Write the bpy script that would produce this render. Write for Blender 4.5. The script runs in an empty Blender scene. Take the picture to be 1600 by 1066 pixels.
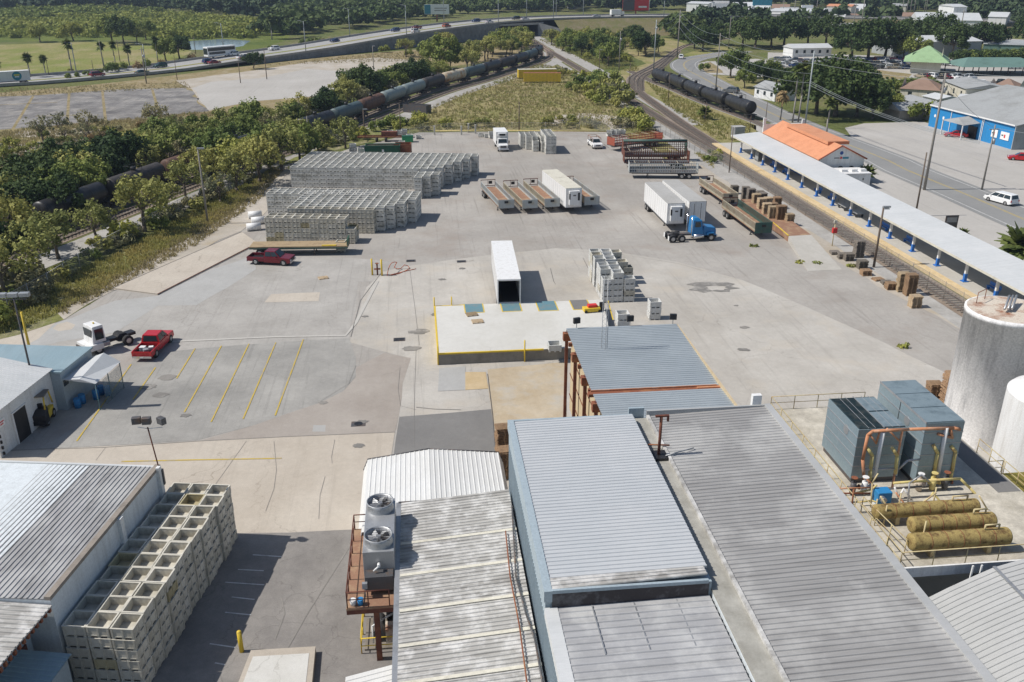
import bpy, math, random
import numpy as np
from mathutils import Vector
# ---------------------------------------------------------------- camera, sky, sun, exposure
SC = bpy.context.scene
COL = SC.collection
HC, PITCH, YAW, FPX = 36.0, math.radians(23.1), math.radians(6.05), 1390.0
cam_d = bpy.data.cameras.new("camera")
cam = bpy.data.objects.new("camera", cam_d); COL.objects.link(cam)
cam.location = (0, 0, HC)
cam.rotation_euler = (math.pi/2 - PITCH, 0, -YAW)
cam_d.sensor_width = 36.0; cam_d.lens = 36.0*FPX/1600.0
cam_d.clip_start = 0.5; cam_d.clip_end = 6000
SC.camera = cam
SUN_EL = math.radians(50)
SUN_AZ = (math.cos(math.radians(-2)), math.sin(math.radians(-2)))          # the way shadows fall on the ground
w = bpy.data.worlds.new("World"); SC.world = w; w.use_nodes = True
nt = w.node_tree; bg = nt.nodes['Background']
sky = nt.nodes.new('ShaderNodeTexSky'); sky.sky_type = 'NISHITA'; sky.sun_disc = False
sky.sun_elevation = SUN_EL
sky.sun_rotation = math.atan2(-SUN_AZ[0], -SUN_AZ[1])
sky.air_density = 1.0; sky.dust_density = 1.0
nt.links.new(sky.outputs[0], bg.inputs[0]); bg.inputs[1].default_value = 0.085
sd = bpy.data.lights.new("sun", 'SUN'); sd.energy = 4.2; sd.angle = math.radians(0.5); sd.color = (1.0, 0.955, 0.89)
sun = bpy.data.objects.new("sun", sd); COL.objects.link(sun)
sv = Vector((SUN_AZ[0]*math.cos(SUN_EL), SUN_AZ[1]*math.cos(SUN_EL), -math.sin(SUN_EL)))
sun.rotation_euler = sv.to_track_quat('-Z', 'Y').to_euler()
sun.location = (-60, 0, 120)
SC.view_settings.view_transform = 'Standard'; SC.view_settings.look = 'None'
SC.view_settings.exposure = 0.15; SC.view_settings.gamma = 1.0
SC.cycles.max_bounces = 5; SC.cycles.volume_bounces = 0; SC.cycles.transparent_max_bounces = 12
# ---------------------------------------------------------------- photo point -> point in the world
_f = (math.sin(YAW)*math.cos(PITCH), math.cos(YAW)*math.cos(PITCH), -math.sin(PITCH))
_r = (math.cos(YAW), -math.sin(YAW), 0.0)
_u = (math.sin(YAW)*math.sin(PITCH), math.cos(YAW)*math.sin(PITCH), math.cos(PITCH))
def ray(x, y):
    a = (x-800)/FPX; b = -(y-533)/FPX
    return [_f[i]+a*_r[i]+b*_u[i] for i in range(3)]
def G(x, y, z=0.0):
    d = ray(x, y); t = (z-HC)/d[2]
    return Vector((d[0]*t, d[1]*t, z))
def atY(x, y, Y):
    d = ray(x, y); t = Y/d[1]
    return Vector((d[0]*t, Y, HC+d[2]*t))
def up(x, y, base):            # height of the photo point standing above ground point base
    d = ray(x, y); t = math.hypot(base[0], base[1])/math.hypot(d[0], d[1])
    return HC+d[2]*t
# ---------------------------------------------------------------- materials
def _new(name):
    m = bpy.data.materials.new(name); m.use_nodes = True
    return m, m.node_tree.nodes, m.node_tree.links, m.node_tree.nodes['Principled BSDF']
def c4(c): return (c[0], c[1], c[2], 1.0)
def noise(N, L, scale, detail=4.0, rough=0.55, src='Object', vec=None, stretch=None, off=0.0):
    tc = N.new('ShaderNodeTexCoord') if src == 'Object' else N.new('ShaderNodeNewGeometry')
    o = tc.outputs['Object'] if src == 'Object' else tc.outputs['Position']
    mp = N.new('ShaderNodeMapping'); L.new(o, mp.inputs[0])
    if stretch: mp.inputs['Scale'].default_value = stretch
    mp.inputs['Location'].default_value = (off, off*1.7, off*0.3)
    if vec is not None: mp.inputs['Rotation'].default_value = (0, 0, vec)
    n = N.new('ShaderNodeTexNoise'); n.inputs['Scale'].default_value = scale
    n.inputs['Detail'].default_value = detail; n.inputs['Roughness'].default_value = rough
    L.new(mp.outputs[0], n.inputs['Vector'])
    return n.outputs['Fac']
def ramp(N, L, fac, p0, p1, c0, c1):
    r = N.new('ShaderNodeValToRGB'); e = r.color_ramp.elements
    e[0].position = p0; e[0].color = c4(c0); e[1].position = p1; e[1].color = c4(c1)
    L.new(fac, r.inputs[0]); return r.outputs[0]
def mix(N, L, fac, a, b, mode='MIX'):
    m = N.new('ShaderNodeMix'); m.data_type = 'RGBA'; m.blend_type = mode
    for k, v in ((0, fac), (6, a), (7, b)):
        if hasattr(v, 'is_linked'): L.new(v, m.inputs[k])
        elif k == 0: m.inputs[0].default_value = v
        else: m.inputs[k].default_value = c4(v)
    return m.outputs[2]
B3 = (0, 0, 0); W3 = (1, 1, 1)
def paint(name, c, rough=0.55, metal=0.0, dirt=0.25, dscale=0.6, dcol=None, src='Object', streak=False, fine=0.12, spec=0.4, rnd=0.0):
    m, N, L, p = _new(name)
    dcol = dcol or (c[0]*0.45, c[1]*0.42, c[2]*0.36)
    n1 = noise(N, L, dscale, 6, 0.65, src, stretch=((3, 3, 0.35) if streak else None))
    f = ramp(N, L, n1, 0.48, 0.78, B3, (dirt*1.8,)*3)
    col = mix(N, L, f, c, dcol)
    n2 = noise(N, L, dscale*14, 3, 0.6, src, off=3.1)
    g = ramp(N, L, n2, 0.3, 0.7, (1-fine,)*3, (1+fine*0.6,)*3)
    col = mix(N, L, 1.0, col, g, 'MULTIPLY')
    if rnd:
        oi = N.new('ShaderNodeObjectInfo')
        rr = ramp(N, L, oi.outputs['Random'], 0, 1, (1-rnd, 1-rnd, 1-rnd*1.15), (1+rnd*0.4,)*3)
        col = mix(N, L, 1.0, col, rr, 'MULTIPLY')
    L.new(col, p.inputs['Base Color'])
    p.inputs['Roughness'].default_value = rough; p.inputs['Metallic'].default_value = metal
    p.inputs['Specular IOR Level'].default_value = spec
    return m
def paving(name, c, d, l, scale=0.12, crack=0.0, grain=0.1, patch=0.5, crackscale=0.12, stain=None, rot=0.0, tracks=0.0, joints=0.0):
    m, N, L, p = _new(name)
    n1 = noise(N, L, scale, 7, 0.62, 'Geo')
    col = mix(N, L, ramp(N, L, n1, 0.3, 0.7, B3, W3), d, l)
    col = mix(N, L, 1-patch, col, c)
    n2 = noise(N, L, scale*0.35, 5, 0.7, 'Geo', off=17, stretch=(1, 0.35, 1), vec=rot)
    col = mix(N, L, ramp(N, L, n2, 0.5, 0.72, B3, (patch*0.8,)*3), col, (d[0]*0.86, d[1]*0.84, d[2]*0.8))
    n3 = noise(N, L, 2.3, 6, 0.75, 'Geo', off=5)
    col = mix(N, L, 1.0, col, ramp(N, L, n3, 0.25, 0.75, (1-grain,)*3, (1+grain,)*3), 'MULTIPLY')
    n6 = noise(N, L, 11.0, 3, 0.8, 'Geo', off=9)
    col = mix(N, L, 1.0, col, ramp(N, L, n6, 0.25, 0.75, (1-grain*0.9,)*3, (1+grain*0.9,)*3), 'MULTIPLY')
    if stain:
        n4 = noise(N, L, scale*1.6, 5, 0.6, 'Geo', off=31)
        col = mix(N, L, ramp(N, L, n4, 0.52, 0.75, B3, (0.75,)*3), col, stain)
    if tracks:
        n5 = noise(N, L, 0.5, 4, 0.7, 'Geo', off=2, stretch=(5, 0.12, 1), vec=rot)
        col = mix(N, L, ramp(N, L, n5, 0.56, 0.72, B3, (tracks,)*3), col, (d[0]*0.6, d[1]*0.6, d[2]*0.6))
    if crack:
        tc = N.new('ShaderNodeNewGeometry')
        nz = N.new('ShaderNodeTexNoise'); nz.inputs['Scale'].default_value = 0.5; nz.inputs['Detail'].default_value = 6
        L.new(tc.outputs['Position'], nz.inputs['Vector'])
        va = N.new('ShaderNodeVectorMath'); va.operation = 'MULTIPLY_ADD'
        va.inputs[1].default_value = (3.2, 3.2, 0); L.new(nz.outputs['Color'], va.inputs[0]); L.new(tc.outputs['Position'], va.inputs[2])
        vo = N.new('ShaderNodeTexVoronoi'); vo.feature = 'DISTANCE_TO_EDGE'; vo.inputs['Scale'].default_value = crackscale
        L.new(va.outputs[0], vo.inputs['Vector'])
        msk = noise(N, L, 0.09, 3, 0.5, 'Geo', off=55)
        cf = ramp(N, L, vo.outputs['Distance'], 0.0, 0.0045*crackscale/0.12, (crack*0.55,)*3, B3)
        cf = mix(N, L, 1.0, cf, ramp(N, L, msk, 0.42, 0.58, B3, W3), 'MULTIPLY')
        col = mix(N, L, cf, col, (d[0]*0.35, d[1]*0.33, d[2]*0.3))
    if joints:
        tc = N.new('ShaderNodeNewGeometry'); sp = N.new('ShaderNodeSeparateXYZ'); L.new(tc.outputs['Position'], sp.inputs[0])
        for k, per in ((0, 6.1), (1, 7.3)):
            md = N.new('ShaderNodeMath'); md.operation = 'PINGPONG'; md.inputs[1].default_value = per; L.new(sp.outputs[k], md.inputs[0])
            col = mix(N, L, ramp(N, L, md.outputs[0], 0.03, 0.06, (joints,)*3, B3), col, (d[0]*0.5, d[1]*0.5, d[2]*0.48))
    L.new(col, p.inputs['Base Color']); p.inputs['Roughness'].default_value = 0.92
    p.inputs['Specular IOR Level'].default_value = 0.2
    bp = N.new('ShaderNodeBump'); bp.inputs['Strength'].default_value = 0.25; bp.inputs['Distance'].default_value = 0.03
    L.new(n3, bp.inputs['Height']); L.new(bp.outputs[0], p.inputs['Normal'])
    return m
def turf(name, cs, scale=0.06, dist=0.25):
    m, N, L, p = _new(name)
    a, b, c = cs
    n1 = noise(N, L, scale, 8, 0.68, 'Geo'); n2 = noise(N, L, scale*4, 6, 0.7, 'Geo', off=8, stretch=(1, 0.5, 1)); n3 = noise(N, L, 1.7, 6, 0.8, 'Geo', off=3)
    col = mix(N, L, ramp(N, L, n1, 0.4, 0.6, B3, W3), a, b)
    col = mix(N, L, ramp(N, L, n2, 0.46, 0.66, B3, (0.9,)*3), col, c)
    col = mix(N, L, 1.0, col, ramp(N, L, n3, 0.3, 0.7, (0.55,)*3, (1.35,)*3), 'MULTIPLY')
    L.new(col, p.inputs['Base Color']); p.inputs['Roughness'].default_value = 0.95; p.inputs['Specular IOR Level'].default_value = 0.1
    bp = N.new('ShaderNodeBump'); bp.inputs['Strength'].default_value = 0.8; bp.inputs['Distance'].default_value = dist
    L.new(n3, bp.inputs['Height']); L.new(bp.outputs[0], p.inputs['Normal'])
    return m
def foliage(name, a, b, trans=0.25, scale=0.5):
    m, N, L, p = _new(name)
    n1 = noise(N, L, scale, 4, 0.6, 'Geo')
    col = mix(N, L, ramp(N, L, n1, 0.35, 0.65, B3, W3), a, b)
    oi = N.new('ShaderNodeObjectInfo')
    col = mix(N, L, 1.0, col, ramp(N, L, oi.outputs['Random'], 0, 1, (0.75, 0.8, 0.8), (1.25, 1.15, 1.05)), 'MULTIPLY')
    n2 = noise(N, L, 3.3, 2, 0.6, 'Geo', off=4)
    col = mix(N, L, 1.0, col, ramp(N, L, n2, 0.3, 0.7, (0.7,)*3, (1.3,)*3), 'MULTIPLY')
    L.new(col, p.inputs['Base Color']); p.inputs['Roughness'].default_value = 0.7; p.inputs['Specular IOR Level'].default_value = 0.15
    t = N.new('ShaderNodeBsdfTranslucent'); L.new(col, t.inputs[0])
    ms = N.new('ShaderNodeMixShader'); ms.inputs[0].default_value = trans
    L.new(p.outputs[0], ms.inputs[1]); L.new(t.outputs[0], ms.inputs[2])
    L.new(ms.outputs[0], N['Material Output'].inputs[0])
    return m
def sheetmetal(name, c, d, w_, rough=0.5, metal=0.25, axis='x', dirt=0.6, rust=None, seam=0.0, src='Geo', big=0.25):
    # weathered roofing: long streaks along the ribs, washed-out patches, rust if given
    m, N, L, p = _new(name)
    st = (0.25, 4, 1) if axis == 'x' else (4, 0.25, 1)
    rot = -0.173 if axis == 'y10' else 0.0
    if axis == 'y10': st = (4, 0.25, 1)
    n1 = noise(N, L, 0.6, 7, 0.7, src, stretch=st, vec=-rot if rot else None)
    n2 = noise(N, L, big, 6, 0.65, src, off=12)
    n3 = noise(N, L, 6, 5, 0.75, src, off=4, stretch=st)
    col = mix(N, L, ramp(N, L, n1, 0.38, 0.68, B3, (dirt,)*3), c, d)
    col = mix(N, L, ramp(N, L, n2, 0.46, 0.64, B3, (dirt*.9,)*3), col, w_)
    col = mix(N, L, 1.0, col, ramp(N, L, n3, 0.3, 0.7, (0.9,)*3, (1.07,)*3), 'MULTIPLY')
    if rust:
        n4 = noise(N, L, 0.9, 7, 0.75, src, off=40, stretch=st)
        col = mix(N, L, ramp(N, L, n4, 0.6, 0.74, B3, (0.85,)*3), col, rust)
    L.new(col, p.inputs['Base Color']); p.inputs['Roughness'].default_value = rough; p.inputs['Metallic'].default_value = metal
    return m
def clear(name, col, alpha):            # woven wire: mostly air
    m, N, L, p = _new(name)
    p.inputs['Base Color'].default_value = c4(col); p.inputs['Roughness'].default_value = 0.5; p.inputs['Metallic'].default_value = 0.3
    n = noise(N, L, 9, 2, 0.5, 'Object')
    r = ramp(N, L, n, 0.3, 0.7, (alpha*0.6,)*3, (alpha*1.4,)*3)
    L.new(r, p.inputs['Alpha'])
    return m
M = {}
M['concrete'] = paving('concrete', (.43, .405, .365), (.345, .32, .285), (.51, .485, .44), 0.13, 0.75, 0.10, 0.75, stain=(.46, .41, .34), tracks=0.35)
M['concrete2'] = paving('concrete_old', (.40, .365, .315), (.33, .30, .255), (.47, .43, .375), 0.16, 0.8, 0.09, 0.6, 0.16, joints=0.0, tracks=0.15)
M['apron'] = paving('apron', (.46, .41, .345), (.40, .35, .29), (.53, .48, .41), 0.18, 0.85, 0.09, 0.6, 0.1, rot=1.5, tracks=0.2)
M['asphalt_far'] = paving('asphalt_far', (.355, .335, .305), (.285, .265, .24), (.415, .39, .355), 0.10, 0.4, 0.11, 0.8, tracks=0.5, stain=(.29, .25, .215))
M['asphalt_mid'] = paving('asphalt_mid', (.37, .352, .322), (.30, .284, .26), (.43, .41, .38), 0.16, 0.6, 0.11, 0.8, rot=1.45, tracks=0.3)
M['asphalt_park'] = paving('asphalt_park', (.31, .298, .275), (.205, .20, .187), (.40, .385, .355), 0.11, 0.5, 0.11, 0.8, rot=0.3, tracks=0.3)
M['asphalt_brown'] = paving('asphalt_brown', (.335, .30, .265), (.285, .25, .22), (.39, .355, .315), 0.18, 0.5, 0.09, 0.6)
M['asphalt_dark'] = paving('asphalt_dark', (.19, .185, .178), (.16, .155, .15), (.23, .225, .215), 0.3, 0.3, 0.08, 0.5)
M['asphalt_near'] = paving('asphalt_near', (.225, .21, .195), (.165, .155, .147), (.31, .29, .265), 0.22, 0.6, 0.13, 0.7, 0.3)
M['patch_grey'] = paving('patch_grey', (.38, .375, .36), (.33, .325, .31), (.43, .425, .41), 0.4, 0.3, 0.07, 0.5)
M['ochre'] = paving('ochre', (.45, .37, .25), (.38, .30, .20), (.50, .44, .35), 0.3, 0.3, 0.1, 0.7, stain=(.42, .40, .36))
M['orange'] = paving('stained', (.50, .36, .19), (.44, .34, .2), (.52, .42, .28), 0.6, 0, 0.08, 0.7)
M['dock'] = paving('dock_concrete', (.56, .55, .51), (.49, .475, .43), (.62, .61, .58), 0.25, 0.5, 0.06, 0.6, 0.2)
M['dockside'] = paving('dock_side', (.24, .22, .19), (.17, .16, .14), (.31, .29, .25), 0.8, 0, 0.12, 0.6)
M['sand'] = paving('sand', (.42, .38, .32), (.34, .30, .24), (.50, .46, .41), 0.14, 0, 0.14, 0.7, stain=(.36, .29, .19))
M['slab'] = paving('old_slab', (.21, .20, .195), (.11, .105, .105), (.30, .285, .265), 0.16, 0, 0.3, 1.0, stain=(.38, .35, .31), rot=1.5, tracks=0.7)
M['lot'] = paving('lot', (.42, .40, .37), (.35, .33, .30), (.48, .46, .43), 0.05, 0.4, 0.08, 0.6, rot=1.2, tracks=0.35)
M['road'] = paving('road', (.24, .24, .235), (.20, .20, .195), (.29, .29, .28), 0.08, 0.3, 0.06, 0.5)
M['road_far'] = paving('road_far', (.34, .335, .325), (.30, .295, .285), (.38, .375, .365), 0.05, 0, 0.05, 0.5)
M['ballast'] = paving('ballast', (.25, .195, .15), (.18, .135, .10), (.32, .27, .22), 0.35, 0, 0.28, 0.8)
M['gravel'] = paving('gravel', (.36, .345, .32), (.29, .275, .25), (.43, .415, .39), 0.3, 0, 0.2, 0.8)
M['platform'] = paving('platform', (.44, .42, .38), (.38, .36, .32), (.50, .48, .44), 0.4, 0.3, 0.07, 0.6)
M['tactile'] = paving('tactile', (.60, .44, .22), (.50, .38, .22), (.66, .54, .36), 1.5, 0, 0.1, 0.7)
M['meadow'] = turf('meadow', ((.30, .26, .12), (.23, .225, .085), (.36, .29, .17)), 0.05)
M['verge'] = turf('verge', ((.22, .22, .08), (.16, .18, .055), (.33, .29, .19)), 0.1)
M['land'] = turf('land', ((.12, .145, .045), (.16, .175, .06), (.20, .18, .095)), 0.02, 0.5)
M['lawn'] = turf('lawn', ((.25, .235, .085), (.19, .22, .055), (.33, .28, .15)), 0.02)
M['marsh'] = turf('marsh', ((.13, .17, .04), (.19, .215, .055), (.09, .13, .035)), 0.02, 0.8)
M['drygrass'] = turf('drygrass', ((.30, .235, .13), (.24, .20, .09), (.36, .30, .2)), 0.1)
M['yellow_line'] = paint('yellow_line', (.50, .36, .06), 0.8, 0, 0.75, 1.2, (.33, .30, .25), 'Geo')
M['white_line'] = paint('white_line', (.62, .62, .60), 0.8, 0, 0.6, 1.2, (.25, .24, .23), 'Geo')
M['tar'] = paint('tar', (.09, .085, .08), 0.8, 0, 0.3, 1.0, None, 'Geo')
M['stain'] = paint('stain', (.19, .18, .165), 0.9, 0, 0.8, 0.7, (.36, .34, .31), 'Geo')
M['seamlight'] = paint('seam_light', (.47, .45, .41), 0.9, 0, 0.5, 0.5, (.36, .34, .31), 'Geo')
M['seamdark'] = paint('seam_dark', (.235, .22, .20), 0.9, 0, 0.6, 0.8, (.30, .28, .25), 'Geo')
M['water'] = paint('water', (.20, .27, .33), 0.15, 0, 0.3, 0.1)
M['white'] = paint('white_paint', (.74, .74, .73), 0.5, 0, 0.3, 0.8, (.45, .42, .38), streak=True)
M['white_bldg'] = paint('white_wall', (.70, .71, .70), 0.7, 0, 0.3, 0.5, (.42, .40, .36), 'Geo', streak=True)
M['wall_blue'] = paint('pale_blue_wall', (.36, .43, .47), 0.55, 0.1, 0.35, 0.6, (.27, .33, .37), 'Geo', streak=True)
M['wall_white'] = paint('warehouse_wall', (.62, .66, .68), 0.7, 0, 0.35, 0.6, (.40, .42, .42), 'Geo', streak=True)
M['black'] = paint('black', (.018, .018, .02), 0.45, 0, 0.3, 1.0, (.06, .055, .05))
M['rubber'] = paint('rubber', (.022, .022, .023), 0.85, 0, 0.4, 2.0, (.07, .065, .06))
M['rim'] = paint('rim', (.45, .45, .45), 0.35, 0.6, 0.4, 4.0)
M['chrome'] = paint('chrome', (.65, .65, .66), 0.2, 0.9, 0.1, 4.0)
M['glass'] = paint('dark_glass', (.02, .03, .035), 0.08, 0, 0.0, 1.0, fine=0.0, spec=0.6)
M['steel'] = paint('galvanised', (.40, .41, .42), 0.45, 0.5, 0.4, 1.2, (.25, .25, .25))
M['darksteel'] = paint('dark_steel', (.10, .10, .105), 0.55, 0.3, 0.5, 1.5, (.2, .12, .07))
M['rail'] = paint('rail_steel', (.17, .13, .11), 0.6, 0.2, 0.4, 1.0)
M['rust'] = paint('rust', (.24, .085, .045), 0.85, 0.1, 0.7, 1.4, (.36, .17, .08))
M['rustdark'] = paint('dark_rust', (.13, .045, .03), 0.8, 0.1, 0.6, 1.6, (.25, .1, .05))
M['redoxide'] = paint('red_oxide', (.33, .085, .05), 0.7, 0.1, 0.5, 1.0, (.18, .08, .05))
M['yellow'] = paint('yellow_paint', (.68, .48, .04), 0.55, 0, 0.35, 1.6, (.40, .28, .08))
M['yellow_pipe'] = paint('faded_yellow', (.60, .50, .20), 0.7, 0, 0.6, 2.0, (.42, .22, .10))
M['orange_pipe'] = paint('orange_pipe', (.50, .22, .11), 0.75, 0, 0.6, 2.0, (.60, .42, .30))
M['rail_yellow'] = paint('railing_yellow', (.56, .47, .26), 0.7, 0, 0.6, 2.5, (.32, .18, .10))
M['wood'] = paint('wood', (.38, .25, .15), 0.85, 0, 0.6, 1.2, (.18, .11, .07), rnd=0.2)
M['wood_pale'] = paint('pale_wood', (.56, .43, .28), 0.85, 0, 0.5, 1.2, (.26, .18, .11), rnd=0.2)
M['woodgrey'] = paint('grey_wood', (.27, .235, .20), 0.9, 0, 0.5, 1.2, (.12, .105, .09), rnd=0.25)
M['pole'] = paint('pole_wood', (.14, .105, .08), 0.9, 0, 0.4, 1.5, (.22, .19, .16), streak=True)
M['pole_grey'] = paint('pole_grey', (.27, .25, .225), 0.85, 0, 0.4, 1.5, (.17, .15, .13), streak=True)
M['pole_steel'] = paint('pole_steel', (.34, .37, .38), 0.6, 0.3, 0.3, 1.5, (.25, .26, .26), streak=True)
M['bin'] = paint('bin_plastic', (.58, .55, .475), 0.7, 0, 0.6, 1.3, (.33, .30, .24), rnd=0.16)
M['bin_far'] = paint('bin_far', (.60, .59, .545), 0.75, 0, 0.7, 0.9, (.25, .24, .20), 'Geo')
M['bin_white'] = paint('bin_white', (.62, .62, .60), 0.7, 0, 0.35, 1.3, (.42, .40, .35), rnd=0.1)
M['maroon'] = paint('maroon', (.17, .012, .022), 0.22, 0.2, 0.1, 1.0, fine=0.02, spec=0.6)
M['red'] = paint('red_car', (.48, .015, .02), 0.22, 0.1, 0.12, 1.0, fine=0.02, spec=0.6)
M['silver'] = paint('silver_car', (.50, .51, .52), 0.3, 0.4, 0.05, 1.0, fine=0.02)
M['greycar'] = paint('grey_car', (.15, .16, .17), 0.3, 0.3, 0.05, 1.0, fine=0.02)
M['carwhite'] = paint('white_car', (.78, .78, .77), 0.25, 0, 0.05, 1.0, fine=0.02)
M['carblue'] = paint('blue_car', (.02, .05, .16), 0.25, 0.2, 0.05, 1.0, fine=0.02)
M['cargreen'] = paint('green_car', (.02, .07, .06), 0.25, 0.2, 0.05, 1.0, fine=0.02)
M['carblack'] = paint('black_car', (.02, .021, .023), 0.22, 0.1, 0.05, 1.0, fine=0.02)
M['cartan'] = paint('tan_car', (.35, .30, .22), 0.3, 0.2, 0.05, 1.0, fine=0.02)
M['truckblue'] = paint('truck_blue', (.02, .17, .40), 0.3, 0.05, 0.2, 1.2, fine=0.03)
M['tarpblue'] = paint('blue_plastic', (.03, .22, .48), 0.5, 0, 0.2, 2.0)
M['stationblue'] = paint('station_blue', (.03, .16, .50), 0.5, 0, 0.3, 1.5)
M['bldgblue'] = paint('bright_blue_wall', (.02, .22, .50), 0.6, 0, 0.3, 0.3, (.04, .16, .33), 'Geo', streak=True)
M['leveler'] = paint('leveler_blue', (.13, .25, .29), 0.6, 0.1, 0.6, 1.2, (.24, .24, .22))
M['green'] = paint('skip_green', (.015, .10, .055), 0.5, 0, 0.4, 1.0, (.05, .06, .03))
M['greenlight'] = paint('green_bin', (.03, .30, .12), 0.5, 0, 0.2, 1.0)
M['darkgreen'] = paint('trailer_green', (.04, .10, .085), 0.5, 0, 0.4, 1.0, (.12, .09, .06))
M['beige'] = paint('beige_panel', (.52, .42, .27), 0.75, 0, 0.4, 0.9, (.36, .27, .16), 'Geo', streak=True)
M['trailer_grey'] = paint('trailer_grey', (.42, .45, .45), 0.6, 0.1, 0.5, 1.1, (.40, .33, .21))
M['trailer_tan'] = paint('trailer_tan', (.45, .41, .31), 0.65, 0.1, 0.6, 1.2, (.33, .22, .13))
M['floor_rust'] = paint('rusty_floor', (.27, .15, .095), 0.85, 0, 0.6, 0.9, (.42, .30, .18))
M['deckwood'] = paint('deck_wood', (.36, .27, .16), 0.85, 0, 0.6, 1.2, (.23, .16, .10))
M['rooftile'] = paint('orange_tile', (.60, .27, .145), 0.75, 0, 0.4, 0.5, (.44, .17, .08), 'Geo')
M['roofwhite'] = sheetmetal('white_roof', (.60, .61, .605), (.49, .505, .50), (.68, .68, .67), 0.5, 0.1, 'x', 0.5)
M['roof_blue'] = sheetmetal('blue_grey_roof', (.45, .47, .487), (.40, .42, .436), (.50, .51, .52), 0.6, 0.0, 'x', 0.5)
M['roof_canopy'] = sheetmetal('canopy_roof', (.36, .40, .425), (.30, .335, .355), (.40, .44, .46), 0.45, 0.2, 'x', 0.7, seam=0.1)
M['roof_grey'] = sheetmetal('grey_roof', (.315, .31, .303), (.215, .21, .205), (.44, .435, .42), 0.6, 0.0, 'x', 0.85)
M['roof_old'] = sheetmetal('old_roof', (.45, .44, .415), (.22, .21, .195), (.62, .61, .59), 0.7, 0.0, 'x', 1.0, big=0.9)
M['roof_near'] = sheetmetal('worn_roof', (.36, .362, .37), (.27, .27, .27), (.50, .50, .49), 0.65, 0.0, 'x', 0.8, big=0.5)
M['roof_wh'] = sheetmetal('warehouse_roof', (.36, .36, .36), (.16, .155, .15), (.42, .42, .41), 0.7, 0.0, 'y10', 0.95, big=0.35)
M['roof_lean'] = sheetmetal('lean_roof', (.27, .37, .41), (.22, .29, .32), (.33, .42, .45), 0.5, 0.15, 'y10', 0.6)
M['roof_shed'] = sheetmetal('shed_roof', (.66, .655, .63), (.60, .59, .56), (.70, .70, .69), 0.5, 0.05, 'y', 0.5)
M['roof_arch'] = sheetmetal('arched_roof', (.40, .405, .40), (.33, .335, .33), (.46, .46, .46), 0.6, 0.05, 'x', 0.6)
M['membrane'] = paint('black_membrane', (.05, .043, .045), 0.7, 0, 0.7, 0.7, (.22, .22, .23), 'Geo')
M['gutter'] = paving('gutter', (.33, .32, .285), (.25, .24, .21), (.42, .41, .37), 0.9, 0, 0.1, 0.8)
M['deck'] = paving('roof_deck', (.50, .46, .38), (.36, .33, .27), (.60, .56, .48), 0.5, 0, 0.2, 1.0, stain=(.30, .275, .235))
M['coolmetal'] = paint('cooling_tower_metal', (.26, .335, .375), 0.45, 0.3, 0.5, 0.7, (.30, .37, .40), streak=True)
M['cooltop'] = paint('cooling_tower_top', (.22, .28, .31), 0.5, 0.2, 0.5, 1.4, (.10, .14, .16))
M['louvre'] = paint('louvre', (.03, .055, .065), 0.6, 0.1, 0.5, 2.0, (.16, .16, .14))
M['tank_yellow'] = paint('tank_insulation', (.36, .27, .10), 0.9, 0, 1.0, 2.2, (.13, .075, .03), fine=0.55)
M['silo'] = paint('silo_weathered', (.78, .77, .76), 0.8, 0, 0.42, 0.5, (.22, .22, .23), 'Geo', streak=True, fine=0.2)
M['silotop'] = paint('silo_top', (.60, .53, .44), 0.8, 0, 0.9, 0.8, (.30, .13, .07), 'Geo', fine=0.25)
M['moss'] = paint('mossy_base', (.20, .17, .035), 0.9, 0, 0.5, 1.0, (.10, .09, .03), 'Geo')
M['bldg_grey'] = paint('grey_building', (.34, .36, .37), 0.7, 0, 0.3, 0.2, None, 'Geo')
M['bldg_cream'] = paint('cream_building', (.60, .57, .48), 0.7, 0, 0.3, 0.3, None, 'Geo', streak=True)
M['roof_grey2'] = paint('grey_shingle', (.32, .33, .33), 0.8, 0, 0.3, 0.2, None, 'Geo')
M['roof_brown'] = paint('brown_shingle', (.27, .18, .135), 0.85, 0, 0.3, 0.3, None, 'Geo')
M['roof_green'] = paint('green_roof', (.30, .44, .24), 0.6, 0, 0.3, 0.3, None, 'Geo')
M['roof_teal'] = paint('dark_green_roof', (.13, .22, .19), 0.6, 0, 0.3, 0.3, None, 'Geo')
M['mse'] = paving('retaining_wall', (.22, .225, .235), (.17, .175, .18), (.28, .285, .29), 0.3, 0, 0.25, 0.7, stain=(.12, .12, .12))
M['bark'] = paint('bark', (.13, .105, .08), 0.9, 0, 0.4, 2.0, (.22, .2, .17))
M['leaf_olive'] = foliage('leaf_olive', (.255, .27, .08), (.34, .345, .125))
M['leaf_green'] = foliage('leaf_green', (.15, .20, .05), (.22, .265, .08))
M['leaf_dark'] = foliage('leaf_dark', (.05, .082, .03), (.085, .125, .042), 0.2)
M['leaf_grey'] = foliage('leaf_grey', (.20, .205, .115), (.27, .26, .15))
M['leaf_light'] = foliage('leaf_light', (.26, .29, .07), (.34, .35, .10))
M['leaf_dry'] = foliage('leaf_dry', (.26, .19, .09), (.33, .25, .14))
M['frond'] = foliage('frond', (.07, .10, .028), (.14, .165, .05), 0.15)
M['far_leaf'] = foliage('far_leaf', (.038, .066, .036), (.072, .105, .048), 0.1, 0.05)
M['far_leaf2'] = foliage('far_leaf_light', (.10, .14, .045), (.155, .19, .065), 0.2, 0.03)
M['marsh_leaf'] = foliage('marsh_leaf', (.19, .235, .055), (.27, .295, .08), 0.25, 0.03)
M['grass_leaf'] = foliage('grass_leaf', (.36, .32, .13), (.26, .28, .09), 0.4, 0.12)
M['grass_dry'] = foliage('grass_dry', (.44, .36, .20), (.34, .29, .15), 0.4, 0.12)
M['chain'] = clear('chain_link', (.32, .32, .31), 0.22)
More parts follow.
